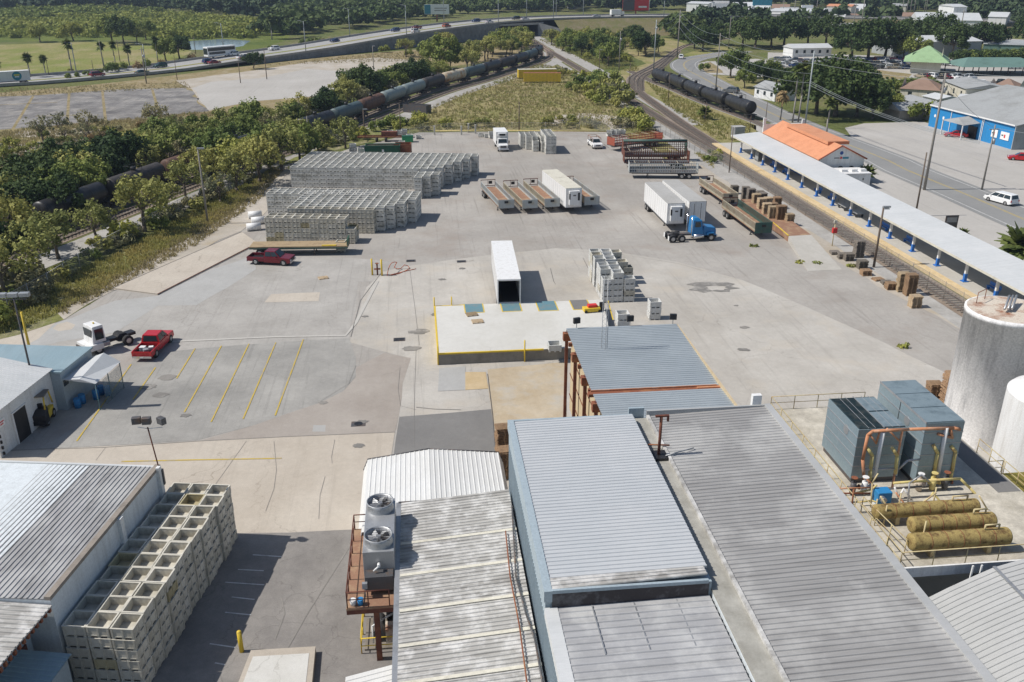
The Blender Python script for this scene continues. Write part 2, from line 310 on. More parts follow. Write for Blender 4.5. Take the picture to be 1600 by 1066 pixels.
M['frp'] = paint('signwhite', (.80, .80, .78), 0.5, 0, 0.1)
M['logo_teal'] = paint('logo_teal', (.03, .22, .30), 0.5, 0, 0.05)
M['logo_yellow'] = paint('logo_yellow', (.60, .55, .05), 0.5, 0, 0.05)
M['logo_red'] = paint('logo_red', (.60, .04, .04), 0.5, 0, 0.05)
M['logo_blue'] = paint('logo_blue', (.02, .08, .30), 0.5, 0, 0.05)
M['hose'] = paint('hose', (.50, .16, .09), 0.7, 0, 0.2)
# ---------------------------------------------------------------- tagging and object helpers
def tag(o, label=None, cat=None, group=None, kind=None):
    if label: o['label'] = label
    if cat: o['category'] = cat
    if group: o['group'] = group
    if kind: o['kind'] = kind
    return o
def thing(name, label, cat, loc=(0, 0, 0), rz=0.0, group=None):
    o = bpy.data.objects.new(name, None); COL.objects.link(o)
    o.location = (loc[0], loc[1], loc[2] if len(loc) > 2 else 0); o.rotation_euler = (0, 0, rz)
    o.empty_display_size = 0.5
    return tag(o, label, cat, group)
PARTS = {}
def copy_tree(o, loc, rz, label, group=None, scale=None, parent=None):
    c = o.copy(); COL.objects.link(c); c.parent = parent
    if parent is None:
        c.location = (loc[0], loc[1], loc[2] if len(loc) > 2 else 0); c.rotation_euler = (0, 0, rz)
        c['label'] = label
        if group: c['group'] = group
        if scale is not None: c.scale = scale if hasattr(scale, '__len__') else (scale,)*3
    PARTS[c.name] = [copy_tree(ch, None, None, None, parent=c) for ch in PARTS.get(o.name, ())]
    return c
class MB:
    def __init__(s): s.v = []; s.f = []; s.sm = []
    def add(s, vs, fs, smooth=False):
        n = len(s.v); s.v += [tuple(p) for p in vs]
        for f in fs: s.f.append(tuple(i+n for i in f)); s.sm.append(smooth)
        return s
    def box(s, x0, y0, z0, x1, y1, z1):
        return s.add([(x0, y0, z0), (x1, y0, z0), (x1, y1, z0), (x0, y1, z0), (x0, y0, z1), (x1, y0, z1), (x1, y1, z1), (x0, y1, z1)],
                     [(0, 3, 2, 1), (4, 5, 6, 7), (0, 1, 5, 4), (1, 2, 6, 5), (2, 3, 7, 6), (3, 0, 4, 7)])
    def cb(s, c, d, rz=0.0):   # centre-bottom box
        hx, hy = d[0]/2, d[1]/2; ca, sa = math.cos(rz), math.sin(rz); P = []
        for z in (c[2], c[2]+d[2]):
            for a, b in ((-hx, -hy), (hx, -hy), (hx, hy), (-hx, hy)):
                P.append((c[0]+a*ca-b*sa, c[1]+a*sa+b*ca, z))
        return s.add(P, [(0, 3, 2, 1), (4, 5, 6, 7), (0, 1, 5, 4), (1, 2, 6, 5), (2, 3, 7, 6), (3, 0, 4, 7)])
    def cyl(s, a, b, r0, r1=None, n=12, caps=True, smooth=True):
        r1 = r0 if r1 is None else r1
        a = Vector(a); b = Vector(b); d = (b-a).normalized()
        u = d.orthogonal().normalized(); w_ = d.cross(u); P = []
        for c, r in ((a, r0), (b, r1)):
            for i in range(n):
                t = 2*math.pi*i/n; P.append(c+u*(r*math.cos(t))+w_*(r*math.sin(t)))
        s.add(P, [(i, (i+1) % n, n+(i+1) % n, n+i) for i in range(n)], smooth)
        if caps:
            k = len(s.v)-2*n
            s.f.append(tuple(k+i for i in reversed(range(n)))); s.sm.append(False)
            s.f.append(tuple(k+n+i for i in range(n))); s.sm.append(False)
        return s
    def tube(s, pts, r, n=8):
        for a, b in zip(pts, pts[1:]): s.cyl(a, b, r, r, n)
        for p in pts[1:-1]: s.ball(p, r*1.02, 6, 4)
        return s
    def ball(s, c, r, n=12, m=8, sc=(1, 1, 1)):
        P = []; F = []
        for j in range(m+1):
            ph = math.pi*j/m
            for i in range(n):
                t = 2*math.pi*i/n; P.append((c[0]+r*sc[0]*math.sin(ph)*math.cos(t), c[1]+r*sc[1]*math.sin(ph)*math.sin(t), c[2]+r*sc[2]*math.cos(ph)))
        for j in range(m):
            for i in range(n):
                F.append((j*n+i, (j+1)*n+i, (j+1)*n+(i+1) % n, j*n+(i+1) % n))
        return s.add(P, F, True)
    def prism(s, poly, z0, z1):
        n = len(poly); P = [(p[0], p[1], z0) for p in poly]+[(p[0], p[1], z1) for p in poly]
        return s.add(P, [tuple(reversed(range(n))), tuple(range(n, 2*n))]+[(i, (i+1) % n, n+(i+1) % n, n+i) for i in range(n)])
    def side(s, poly, x0, x1, inset=None):   # polygon in (y,z) extruded along x
        n = len(poly); P = [(x0, p[0], p[1]) for p in poly]+[(x1, p[0], p[1]) for p in poly]
        return s.add(P, [tuple(range(n)), tuple(reversed(range(n, 2*n)))]+[((i+1) % n, i, n+i, n+(i+1) % n) for i in range(n)])
    def frust(s, yb0, yb1, yt0, yt1, zb, zt, wb, wt):
        P = [(-wb, yb0, zb), (wb, yb0, zb), (wb, yb1, zb), (-wb, yb1, zb), (-wt, yt0, zt), (wt, yt0, zt), (wt, yt1, zt), (-wt, yt1, zt)]
        return s.add(P, [(0, 3, 2, 1), (4, 5, 6, 7), (0, 1, 5, 4), (1, 2, 6, 5), (2, 3, 7, 6), (3, 0, 4, 7)])
    def quad(s, *p): return s.add(p, [tuple(range(len(p)))])
    def fquad(s, a, b, c, d, u0, u1, v0, v1, off=0.012):   # thin pane on face abcd, proud by off
        a, b, c, d = map(Vector, (a, b, c, d)); n = (b-a).cross(d-a).normalized()
        def q(u, v): return (a*(1-u)+b*u)*(1-v)+(d*(1-u)+c*u)*v
        P = [q(u0, v0), q(u1, v0), q(u1, v1), q(u0, v1)]
        return s.add([p+n*off for p in P]+[p-n*0.01 for p in P], [(0, 1, 2, 3), (0, 4, 5, 1), (1, 5, 6, 2), (2, 6, 7, 3), (3, 7, 4, 0)])
    def ribbed(s, a, b, c, d, pitch, h, wfrac=0.22, thick=0.05, prof=None):
        # sheet a,b,c,d; ribs run a->d and repeat along a->b
        a, b, c, d = map(Vector, (a, b, c, d)); nrm = (b-a).cross(d-a).normalized()
        if nrm.z < 0: nrm = -nrm
        L_ = (b-a).length; n = max(1, int(round(L_/pitch))); st = []
        for i in range(n):
            for t, hh in ((0, 0), (1-wfrac*1.5, 0), (1-wfrac*1.1, 1), (1-wfrac*0.4, 1)): st.append(((i+t)/n, hh*h))
        st.append((1.0, 0.0)); P = []
        for t, hh in st:
            P += [a.lerp(b, t)+nrm*hh, d.lerp(c, t)+nrm*hh]
        k = len(st); s.add(P, [(2*i, 2*i+2, 2*i+3, 2*i+1) for i in range(k-1)])
        lo = [a-nrm*thick, b-nrm*thick, c-nrm*thick, d-nrm*thick]
        s.add(lo+[a, b, c, d], [(3, 2, 1, 0), (0, 1, 5, 4), (1, 2, 6, 5), (2, 3, 7, 6), (3, 0, 4, 7)])
        return s
    def build(s, name, mat, parent=None, bevel=0.0):
        me = bpy.data.meshes.new(name); me.from_pydata(s.v, [], s.f)
        me.polygons.foreach_set('use_smooth', s.sm); me.update()
        if mat: me.materials.append(M[mat] if isinstance(mat, str) else mat)
        o = bpy.data.objects.new(name, me); COL.objects.link(o)
        if parent:
            o.parent = parent; PARTS.setdefault(parent.name, []).append(o)
        if bevel:
            b = o.modifiers.new('bevel', 'BEVEL'); b.width = bevel; b.segments = 2; b.limit_method = 'ANGLE'
        return o
ORD = ['first', 'second', 'third', 'fourth', 'fifth', 'sixth', 'seventh', 'eighth', 'ninth', 'tenth', 'eleventh', 'twelfth', 'thirteenth', 'fourteenth', 'fifteenth', 'sixteenth', 'seventeenth', 'eighteenth', 'nineteenth', 'twentieth']
TENS = {2: 'twenty', 3: 'thirty', 4: 'forty', 5: 'fifty', 6: 'sixty', 7: 'seventy', 8: 'eighty', 9: 'ninety'}
def nth(i):
    if i < 20: return ORD[i]
    n = i+1
    if n % 10 == 0: return TENS[n//10][:-1]+'ieth'
    return TENS[n//10]+'-'+ORD[n % 10-1]
def grid_sheet(name, pts, mat, z, rag=0.0, seed=0, seg=4.0, kind='structure', label=None, cat=None):
    rng = random.Random(seed); out = []
    n = len(pts)
    for i in range(n):
        a = Vector(pts[i][:2]).to_3d(); b = Vector(pts[(i+1) % n][:2]).to_3d(); L_ = (b-a).length
        k = max(1, int(L_/seg)) if rag else 1
        for j in range(min(k, 60)):
            k2 = min(k, 60); p = a.lerp(b, j/k2)
            if rag and j: p = p+Vector((rng.uniform(-rag, rag), rng.uniform(-rag, rag), 0))
            out.append((p.x, p.y, z))
    from mathutils.geometry import tessellate_polygon
    tris = tessellate_polygon([[Vector(p) for p in out]])
    mb = MB(); F = []
    for t in tris:
        a, b, c = (Vector(out[i]) for i in t)
        F.append(tuple(t) if (b-a).cross(c-a).z > 0 else tuple(reversed(t)))
    mb.add(out, F)
    return tag(mb.build(name, mat), label, cat, None, kind)
def sheet(name, px, mat, z, rag=0.0, seed=0, seg=4.0, extra=()):
    return grid_sheet(name, [G(*p) for p in px]+list(extra), mat, z, rag, seed, seg)
def strip_pts(line, w0):
    L_ = []; R_ = []
    for i, p in enumerate(line):
        a = Vector(line[max(0, i-1)][:2]); b = Vector(line[min(len(line)-1, i+1)][:2]); d = (b-a).normalized(); n = Vector((-d.y, d.x))
        q = Vector(p[:2]); L_.append(q+n*w0/2); R_.append(q-n*w0/2)
    return L_, R_
def ribbon(mb, line, w0, z):
    L_, R_ = strip_pts(line, w0)
    zz = [p[2] if (len(p) > 2 and z is None) else z for p in line]
    P = []
    for a, b, h in zip(L_, R_, zz): P += [(a.x, a.y, h), (b.x, b.y, h)]
    mb.add(P, [(2*i, 2*i+1, 2*i+3, 2*i+2) for i in range(len(line)-1)])
def smooth_line(pts, step):
    out = []
    n = len(pts)
    for i in range(n-1):
        p0 = Vector(pts[max(0, i-1)]).to_3d() if len(pts[0]) == 2 else Vector(pts[max(0, i-1)])
        p1 = Vector(pts[i]); p2 = Vector(pts[i+1]); p3 = Vector(pts[min(n-1, i+2)])
        k = max(2, int((p2-p1).length/step))
        for j in range(k):
            t = j/k
            out.append(0.5*((2*p1)+(p2-p0)*t+(2*p0-5*p1+4*p2-p3)*t*t+(-p0+3*p1-3*p2+p3)*t**3))
    out.append(Vector(pts[-1])); return out
class Frame:        # a local frame turned about the vertical
    def __init__(s, o, ang): s.o = Vector((o[0], o[1])); s.a = ang; s.c, s.s = math.cos(ang), math.sin(ang)
    def __call__(s, x, y, z=0.0): return Vector((s.o.x+x*s.c-y*s.s, s.o.y+x*s.s+y*s.c, z))
    def inv(s, p):
        dx, dy = p[0]-s.o.x, p[1]-s.o.y
        return dx*s.c+dy*s.s, -dx*s.s+dy*s.c
T10 = math.radians(-9.9)
# ================================================================ THE SETTING: ground sheets, each a few mm above the one below
def V2(x, y): return Vector((x, y, 0))
grid_sheet('ground', [V2(-1800, -300), V2(1800, -300), V2(1800, 2600), V2(-1800, 2600)], 'land', 0.0)
YARD_L = [(-160, 560), (0, 530), (60, 512), (100, 498), (170, 457), (250, 412), (330, 372), (400, 330), (430, 285), (455, 262), (548, 232), (655, 207)]
YARD_R = [(955, 205), (1000, 222), (1060, 262), (1120, 300), (1185, 333), (1300, 402), (1400, 455), (1520, 520)]
grid_sheet('yard', [V2(-75, 2)]+[G(*p) for p in YARD_L]+[G(*p) for p in YARD_R]+[V2(60, 60), V2(60, 2)], 'asphalt_far', .012, .35, 1, 3)
sheet('yard_paving', [(330, 405), (470, 400), (570, 405), (640, 412), (640, 440), (560, 440), (546, 532), (180, 556), (-100, 600), (-60, 545), (100, 500), (250, 470)], 'asphalt_mid', .016, .2, 2, 3)
sheet('concrete_yard', [(597, 425), (640, 416), (700, 407), (770, 398), (870, 388), (960, 393), (1060, 410), (1160, 438), (1260, 480), (1380, 535), (1510, 600)], 'concrete', .020, .12, 3, 3,
      [V2(58, 55), V2(58, 2), V2(2, 2)]+[G(*p) for p in ((614, 712), (622, 650), (628, 600), (640, 560), (546, 535), (572, 450))])
sheet('pale_strip', [(400, 398), (400, 421), (355, 450), (307, 477), (247, 478), (212, 500), (180, 520), (90, 535), (-40, 575), (-60, 545), (60, 515), (110, 498), (180, 470), (246, 463), (330, 422)], 'patch_grey', .024, .15, 4, 3)
sheet('parking_asphalt', [(213, 556), (300, 546), (420, 536), (546, 529), (556, 560), (556, 588), (536, 612), (500, 630), (400, 664), (310, 688), (200, 695), (60, 702), (130, 660), (150, 640)], 'asphalt_park', .024, .15, 5, 3)
sheet('brown_asphalt', [(556, 575), (600, 552), (642, 560), (629, 600), (623, 650), (617, 676), (450, 683), (310, 690), (400, 664), (500, 630), (536, 612), (556, 590)], 'asphalt_brown', .028, .15, 6, 3)
sheet('apron', [(-80, 712), (60, 703), (200, 696), (310, 690), (450, 683), (617, 676), (612, 708), (600, 835), (355, 835), (200, 860), (-200, 860)], 'apron', .032, .06, 7, 4)
sheet('near_asphalt', [(330, 834), (450, 833), (620, 826), (660, 1000), (660, 1200), (-100, 1200), (150, 960)], 'asphalt_near', .036, .06, 8, 3)
sheet('dark_patch', [(624, 652), (700, 646), (768, 640), (771, 668), (777, 735), (700, 740), (612, 735)], 'asphalt_dark', .040, .04, 9, 3)
sheet('ochre_bay', [(762, 578), (884, 566), (886, 740), (776, 740), (771, 668), (763, 608)], 'ochre', .044, .04, 10, 3)
sheet('grey_patch', [(686, 576), (727, 573), (728, 610), (684, 612)], 'patch_grey', .046, .03, 11, 2)
sheet('stained_patch', [(727, 582), (759, 582), (763, 608), (727, 610)], 'orange', .048, .03, 12, 2)
sheet('concrete_pad', [(424, 460), (500, 457), (498, 471), (413, 473)], 'apron', .028, .03, 13, 2)
sheet('patch_square', [(490, 665), (509, 665), (508, 675), (488, 675)], 'patch_grey', .032)
sheet('oval_slab', [(105, 503), (118, 508), (112, 515), (92, 518), (82, 514), (90, 507)], 'apron', .028, .1, 15, 1)
sheet('corner_slab', [(-40, 520), (60, 500), (90, 502), (60, 530), (30, 545), (-60, 560)], 'apron', .028, .1, 16, 2)
# oil ring and blots on the concrete
def blot(cx, cy, r, seed, mat='stain', z=.046, sq=0.5, hole=0.0):
    rng = random.Random(seed); c = G(cx, cy); pts = []
    n = 18
    for i in range(n):
        t = 2*math.pi*i/n; k = r*(1+rng.uniform(-.25, .25)); pts.append((c.x+k*math.cos(t)*1.5, c.y+k*math.sin(t)*sq*2, z))
    if not hole: return tag(MB().add(pts, [tuple(range(n))]).build('stain_patch', mat), None, None, None, 'structure')
    mb = MB(); inn = [(c.x+(p[0]-c.x)*hole+.4, c.y+(p[1]-c.y)*hole-.4, z) for p in pts]
    mb.add(pts+inn, [(i, (i+1) % n, n+(i+1) % n, n+i) for i in range(n)]); return tag(mb.build('stain_patch', mat), None, None, None, 'structure')
blot(1112, 449, 1.9, 1, hole=0.45)
for k, (x, y, r) in enumerate(((1163, 512, .35), (1162, 547, .4), (655, 519, .7), (643, 545, .6), (690, 437, .35), (566, 660, .35), (505, 630, .3), (722, 420, .3), (570, 495, .25), (1078, 445, .25), (1150, 478, .2), (684, 492, .5), (870, 480, .3), (560, 697, .35), (230, 605, .5), (262, 590, .6), (250, 618, .5), (290, 650, .3))):
    blot(x, y, r, k+3, 'stain' if k % 3 else 'seamdark', .05)
def line_px(name, pts, w_, mat, z=.052):
    mb = MB(); ribbon(mb, [G(*p) for p in pts], w_, z); return tag(mb.build(name, mat), None, None, None, 'structure')
# painted bay lines
for (a, b) in (((205, 570), (120, 690)), ((243, 575), (208, 625)), ((305, 545), (276, 592)), ((346, 541), (288, 645)), ((389, 538), (330, 660)), ((431, 536), (380, 655)), ((474, 531), (430, 650))):
    line_px('parking_line', (a, b), .13, 'yellow_line')
line_px('parking_line', ((190, 722), (300, 719.5), (440, 717)), .16, 'yellow_line')
for k in range(7):
    y = 877+k*0; pass
for (a, b) in (((372, 891), (412, 893)), ((352, 911), (413, 915)), ((362, 934), (398, 938)), ((352, 958), (392, 962)), ((328, 1007), (368, 1013)), ((336, 1037), (352, 1040)), ((395, 868), (440, 871))):
    line_px('parking_line', (a, b), .09, 'white_line', .056)
# long paving seams and tyre-worn streaks
for pts, w_, mt in ((((0, 547), (300, 533), (430, 527), (540, 525), (556, 505), (590, 440)), .35, 'seamlight'), (((548, 527), (563, 470), (597, 425)), .06, 'seamdark'), (((0, 705), (160, 700), (310, 690), (450, 683), (617, 676)), .07, 'seamdark'),
    (((650, 545), (648, 600), (647, 650), (647, 700)), .026, 'seamdark'), (((640, 420), (648, 480), (655, 540)), .028, 'seamdark'), (((762, 585), (770, 650), (777, 735)), .08, 'tar'), (((650, 637), (680, 640), (720, 641)), .08, 'seamdark'), (((625, 575), (622, 610), (626, 635), (650, 641)), .026, 'seamdark'),
    (((556, 572), (545, 600), (500, 628)), .028, 'seamdark'), (((523, 688), (518, 715), (519, 725)), .028, 'seamdark'), (((428, 690), (432, 735), (428, 765), (415, 800)), .026, 'seamdark'), (((508, 745), (500, 775), (498, 812)), .026, 'seamdark'), (((385, 690), (360, 725), (335, 760)), .028, 'seamdark'), (((165, 700), (150, 720)), .026, 'seamdark'),
    (((860, 420), (865, 440), (868, 445)), .05, 'tar'), (((911, 404), (925, 432), (930, 440)), .05, 'tar'), (((1040, 470), (1160, 560), (1210, 600)), .05, 'seamlight'), (((870, 388), (900, 392), (960, 396), (1060, 412), (1100, 424)), .06, 'seamlight'),
    (((560, 833), (480, 960), (420, 1066)), .08, 'seamdark'), (((440, 935), (445, 960), (430, 1000)), .06, 'seamdark')):
    line_px('paving_seam', pts, w_, mt, .054)
# sandy strip, verges, meadow
sheet('sandy_verge', [(100, 500), (175, 456), (376, 362), (425, 322), (450, 262), (428, 262), (400, 305), (330, 352), (230, 405), (150, 455), (90, 490)], 'sand', .040, .5, 21, 4)
sheet('green_verge', [(-60, 545), (100, 500), (160, 462), (240, 410), (335, 358), (400, 315), (420, 270), (445, 258), (548, 230), (655, 204), (640, 190), (600, 195), (520, 222), (430, 262), (330, 330), (190, 390), (75, 432), (-60, 490)], 'verge', .036, .6, 22, 4)
sheet('meadow', [(600, 205), (640, 190), (690, 158), (790, 118), (842, 96), (890, 108), (945, 140), (990, 165), (1045, 222), (1100, 268), (1060, 260), (1000, 220), (955, 204), (655, 206)], 'meadow', .016, .8, 23, 6)
sheet('sandy_patch', [(850, 192), (875, 180), (920, 177), (965, 182), (985, 200), (955, 203), (940, 188), (900, 186), (870, 195)], 'sand', .020, .5, 24, 3)
sheet('track_verge', [(835, 58), (905, 60), (985, 85), (1010, 100), (965, 112), (990, 140), (1075, 190), (1130, 225), (1180, 215), (1180, 190), (1100, 165), (1025, 132), (1000, 112), (1080, 70), (1040, 60), (900, 50)], 'meadow', .012, .6, 25, 6)
sheet('lawn', [(-200, 75), (-60, 70), (0, 70), (130, 66), (230, 67), (300, 80), (260, 100), (150, 120), (0, 127), (-200, 135)], 'lawn', .008, 1.0, 26, 12)
sheet('marsh', [(-300, 20), (0, 17), (150, 15), (260, 20), (420, 34), (450, 60), (400, 78), (290, 70), (200, 63), (0, 66), (-300, 70)], 'marsh', .012, 3, 27, 20)
sheet('pond', [(278, 70), (300, 64), (350, 61), (392, 64), (380, 72), (345, 78), (300, 78)], 'water', .018, 1.5, 28, 8)
sheet('vacant_ground', [(-120, 145), (0, 145), (140, 133), (270, 118), (400, 102), (520, 88), (680, 75), (780, 62), (830, 66), (800, 90), (660, 112), (560, 135), (430, 180), (360, 240), (200, 300), (-150, 330)], 'drygrass', .014, 1.0, 29, 12)
sheet('sandy_lot', [(275, 126), (400, 110), (480, 97), (590, 90), (655, 95), (672, 106), (600, 122), (540, 130), (500, 150), (430, 152), (360, 165), (325, 174), (300, 140)], 'sand', .022, .8, 30, 8)
sheet('pale_lot', [(300, 138), (330, 128), (410, 122), (480, 108), (540, 112), (560, 125), (500, 150), (400, 158), (325, 172)], 'lot', .026, .5, 31, 8)
sheet('old_slab', [(-150, 158), (-20, 152), (60, 149), (140, 143), (200, 139), (292, 137), (327, 174), (240, 184), (120, 193), (0, 203), (-150, 212)], 'slab', .022, .9, 32, 5)
for q in (((20, 202), (52, 150)), ((105, 192), (108, 146)), ((165, 190), (160, 142)), ((247, 172), (238, 140)), ((55, 182), (130, 180)), ((-20, 165), (90, 160))): line_px('weedy_joint', q, .7, 'drygrass', .028)
sheet('broken_concrete', [(-60, 232), (0, 230), (60, 222), (130, 217), (200, 214), (190, 225), (110, 232), (40, 243), (-60, 250)], 'lot', .022, .6, 33, 4)
sheet('broken_concrete', [(30, 205), (120, 201), (170, 203), (140, 210), (60, 215), (20, 214)], 'sand', .022, .8, 34, 4)
sheet('scrub_strip', [(-60, 205), (60, 200), (230, 190), (330, 180), (420, 172), (400, 200), (250, 215), (130, 216), (-60, 230)], 'meadow', .018, 1, 35, 6)
# right-hand lots
sheet('lot', [(1165, 192), (1250, 215), (1330, 214), (1320, 200), (1350, 193), (1440, 190), (1480, 200), (1620, 240), (1800, 300), (1900, 600), (1580, 440), (1420, 345), (1300, 285)], 'lot', .012, .4, 40, 8)
sheet('car_park', [(1200, 82), (1400, 88), (1700, 98), (1800, 150), (1640, 150), (1500, 146), (1420, 140), (1330, 118), (1200, 108)], 'lot', .012, .4, 41, 10)
sheet('town_lot', [(1090, 22), (1200, 18), (1400, 24), (1430, 36), (1300, 44), (1180, 36), (1090, 30)], 'lot', .014, 1, 50, 20)
sheet('town_lot', [(1560, 60), (1760, 70), (1760, 84), (1600, 76)], 'lot', .014, 1, 51, 20)
sheet('car_park_verge', [(1195, 106), (1330, 104), (1425, 116), (1420, 124), (1300, 122), (1190, 122)], 'drygrass', .018, .6, 42, 8)
sheet('lawn_patch', [(1068, 86), (1090, 78), (1125, 73), (1150, 76), (1130, 84), (1090, 90)], 'lawn', .020, .4, 43, 6)
sheet('roadside_lot', [(1085, 100), (1105, 96), (1140, 96), (1180, 92), (1230, 96), (1230, 112), (1180, 122), (1140, 118), (1100, 116), (1088, 108)], 'lot', .014, .4, 44, 8)
sheet('lawn_patch', [(1090, 102), (1110, 97), (1122, 104), (1130, 114), (1105, 114)], 'drygrass', .020, .3, 45, 4)
sheet('roadside_verge', [(1115, 118), (1170, 120), (1200, 138), (1180, 150), (1140, 135)], 'meadow', .018, .3, 46, 4)
sheet('roadside_verge', [(1295, 206), (1330, 216), (1380, 232), (1420, 250), (1400, 248), (1340, 228), (1290, 210)], 'verge', .024, .3, 47, 3)
sheet('sandy_verge', [(1045, 232), (1082, 244), (1130, 270), (1190, 305), (1290, 368), (1400, 430), (1518, 500), (1530, 530), (1400, 462), (1310, 410), (1225, 362), (1150, 318), (1085, 278)], 'sand', .026, .4, 48, 3)
sheet('gravel_margin', [(1010, 170), (1060, 205), (1130, 250), (1200, 296), (1300, 360), (1400, 420), (1520, 492), (1540, 540), (1520, 530), (1400, 446), (1290, 376), (1180, 312), (1090, 255), (1030, 215)], 'gravel', .030, .2, 49, 3)
# railways
def railway(name, line, z=.05, wid=3.6, ties=True, mat='ballast', far=400):
    mb = MB(); ribbon(mb, line, wid, z); root = tag(mb.build(name, mat), None, None, None, 'structure')
    rb = MB(); tb = MB()
    for s_ in (-0.72, 0.72):
        L_, R_ = strip_pts(line, abs(s_)*2); use = L_ if s_ < 0 else R_
        for a, b in zip(use, use[1:]):
            d = (b-a).normalized(); n = Vector((-d.y, d.x))*.055
            P = [(a.x-n.x, a.y-n.y, z), (a.x+n.x, a.y+n.y, z), (b.x+n.x, b.y+n.y, z), (b.x-n.x, b.y-n.y, z)]
            rb.add(P+[(p[0], p[1], z+.24) for p in P], [(4, 5, 6, 7), (0, 1, 5, 4), (2, 3, 7, 6), (1, 2, 6, 5), (3, 0, 4, 7)])
    if ties:
        acc = 0.0
        for a, b in zip(line, line[1:]):
            a = Vector(a).xy if not hasattr(a, 'xy') else a.xy; b = b.xy; L_ = (b-a).length; ang = math.atan2(b.y-a.y, b.x-a.x)
            if a.length > far: continue
            t = acc
            while t < L_:
                p = a.lerp(b, t/L_); tb.cb((p.x, p.y, z+.005), (.24, 2.6, .09), ang); t += .75
            acc = t-L_
    rb.build('rail', 'rail', root)
    if tb.v: tb.build('sleeper', 'woodgrey', root)
    return root
MAIN = smooth_line([V2(60.6, 40), V2(60.6, 100), V2(60.8, 150), V2(60.5, 200), V2(60.2, 300), V2(59.2, 400), V2(58.8, 478), V2(58.5, 600)], 12)
railway('railway_track', MAIN, .064)
BR = smooth_line([G(1140, 245), G(1110, 222), G(1068, 195), G(1030, 168), G(1003, 148), G(988, 132), G(988, 122), G(1000, 114), G(1020, 104), G(1045, 88), G(1062, 76), G(1082, 69), G(1140, 60)], 8)
railway('railway_track', BR, .055)
BR2 = smooth_line([G(1000, 142), G(1000, 126), G(1010, 116), G(1030, 107), G(1060, 80)], 8)
railway('railway_track', BR2, .06, 3.0)
SID = smooth_line([G(985, 112), G(1022, 129), G(1044, 137), G(1097, 160), G(1132, 173), G(1175, 189), G(1215, 206)], 8)
railway('railway_track', SID, .05, 3.2, mat='gravel')
def offs(line, d):
    L_, R_ = strip_pts(line, 2*abs(d)); return [Vector((p.x, p.y, 0)) for p in (L_ if d < 0 else R_)]
mb = MB(); ribbon(mb, offs(MAIN, 5.2)[14:], 5.5, .034); tag(mb.build('service_road', 'gravel'), None, None, None, 'structure')
mb = MB(); ribbon(mb, offs(MAIN, -4.0)[10:], 2.6, .0385); tag(mb.build('service_road', 'gravel'), None, None, None, 'structure')
TR_PX = [(-140, 440), (-40, 404), (60, 367), (150, 333), (270, 288), (400, 242), (520, 202), (575, 181), (615, 165), (682, 141), (770, 116), (843, 88)]
TRAIN = smooth_line([G(*p) for p in TR_PX]+[V2(54.5, 460)], 6)
railway('railway_track', TRAIN, .045, 3.8)
railway('railway_track', offs(TRAIN, 4.6), .041, 3.6)
mb = MB(); ribbon(mb, offs(TRAIN, 9.6), 5.0, .0318); tag(mb.build('service_road', 'gravel'), None, None, None, 'structure')
# station platform
pf = MB().box(64.0, 60, 0, 71.5, 186, .32); tag(pf.build('platform', 'platform'), None, None, None, 'structure')
pf = MB().box(62.7, 60, 0, 63.995, 186, .323); tag(pf.build('platform_edge', 'tactile'), None, None, None, 'structure')
# roads
ROAD = smooth_line([G(*p) for p in ((1900, 470), (1700, 385), (1600, 343), (1500, 300), (1417, 266), (1390, 252), (1340, 232), (1270, 205), (1220, 184), (1180, 165), (1140, 145), (1098, 122), (1072, 108), (1070, 98), (1088, 91), (1125, 85), (1160, 80))], 5)
mb = MB(); ribbon(mb, ROAD, 10.5, .028); tag(mb.build('road', 'road'), None, None, None, 'structure')
for d in (-.16, .16):
    mb = MB(); ribbon(mb, offs(ROAD, d), .12, .034); tag(mb.build('centre_line', 'yellow_line'), None, None, None, 'structure')
for d in (-4.2, 4.2):
    mb = MB(); ribbon(mb, offs(ROAD, d), .14, .034); tag(mb.build('edge_line', 'white_line'), None, None, None, 'structure')
# highway: at grade on the left, on a walled embankment, over a bridge, on an earth bank
WB = [(400, 101, 94), (440, 96, 88.5), (525, 87, 76), (607, 78, 61.5), (665, 72, 52), (722, 66, 44), (780, 60, 37)]
wall_line = []
for x, yb, yt in WB:
    b = G(x, yb); wall_line.append((b, up(x, yt, b)))
HW = [(G(-700, 205), 0.3), (G(-300, 165), .3), (G(-60, 141), .3), (G(60, 133), .3), (G(170, 124), .3), (G(290, 112), .35)]+[(p, h) for p, h in wall_line]
pe = wall_line[-1][0]; he = wall_line[-1][1]
br0 = G(836, 57.5); HW += [(Vector((br0.x, br0.y+3, 0)), he+.5), (Vector((90, 503, 0)), he+.6), (Vector((140, 515, 0)), he+.3), (Vector((220, 515, 0)), he-.5), (Vector((330, 495, 0)), he-2.5), (Vector((440, 465, 0)), 1.5)]
hl = smooth_line([Vector((p.x, p.y, h)) for p, h in HW], 14)
def offz(line, d):
    L_, R_ = strip_pts(line, 2*abs(d)); return [Vector((p.x, p.y, q[2])) for p, q in zip(L_ if d > 0 else R_, line)]
HWID = 24.0
ctr = offz(hl, HWID/2)
mb = MB(); ribbon(mb, ctr, HWID, None)
hw_lo = [Vector((p.x, p.y, p.z-.9)) for p in ctr]
road = tag(mb.build('highway', 'road_far'), None, None, None, 'structure')
mb = MB(); md = [Vector((p.x, p.y, p.z+.02)) for p in ctr]; ribbon(mb, md, 2.6, None); tag(mb.build('median_strip', 'lawn'), None, None, None, 'structure')
for d in (-7.0, 7.0):
    mb = MB(); ribbon(mb, [Vector((p.x, p.y, p.z+.03)) for p in offz(ctr, d)], .2, None); tag(mb.build('lane_line', 'white_line'), None, None, None, 'structure')
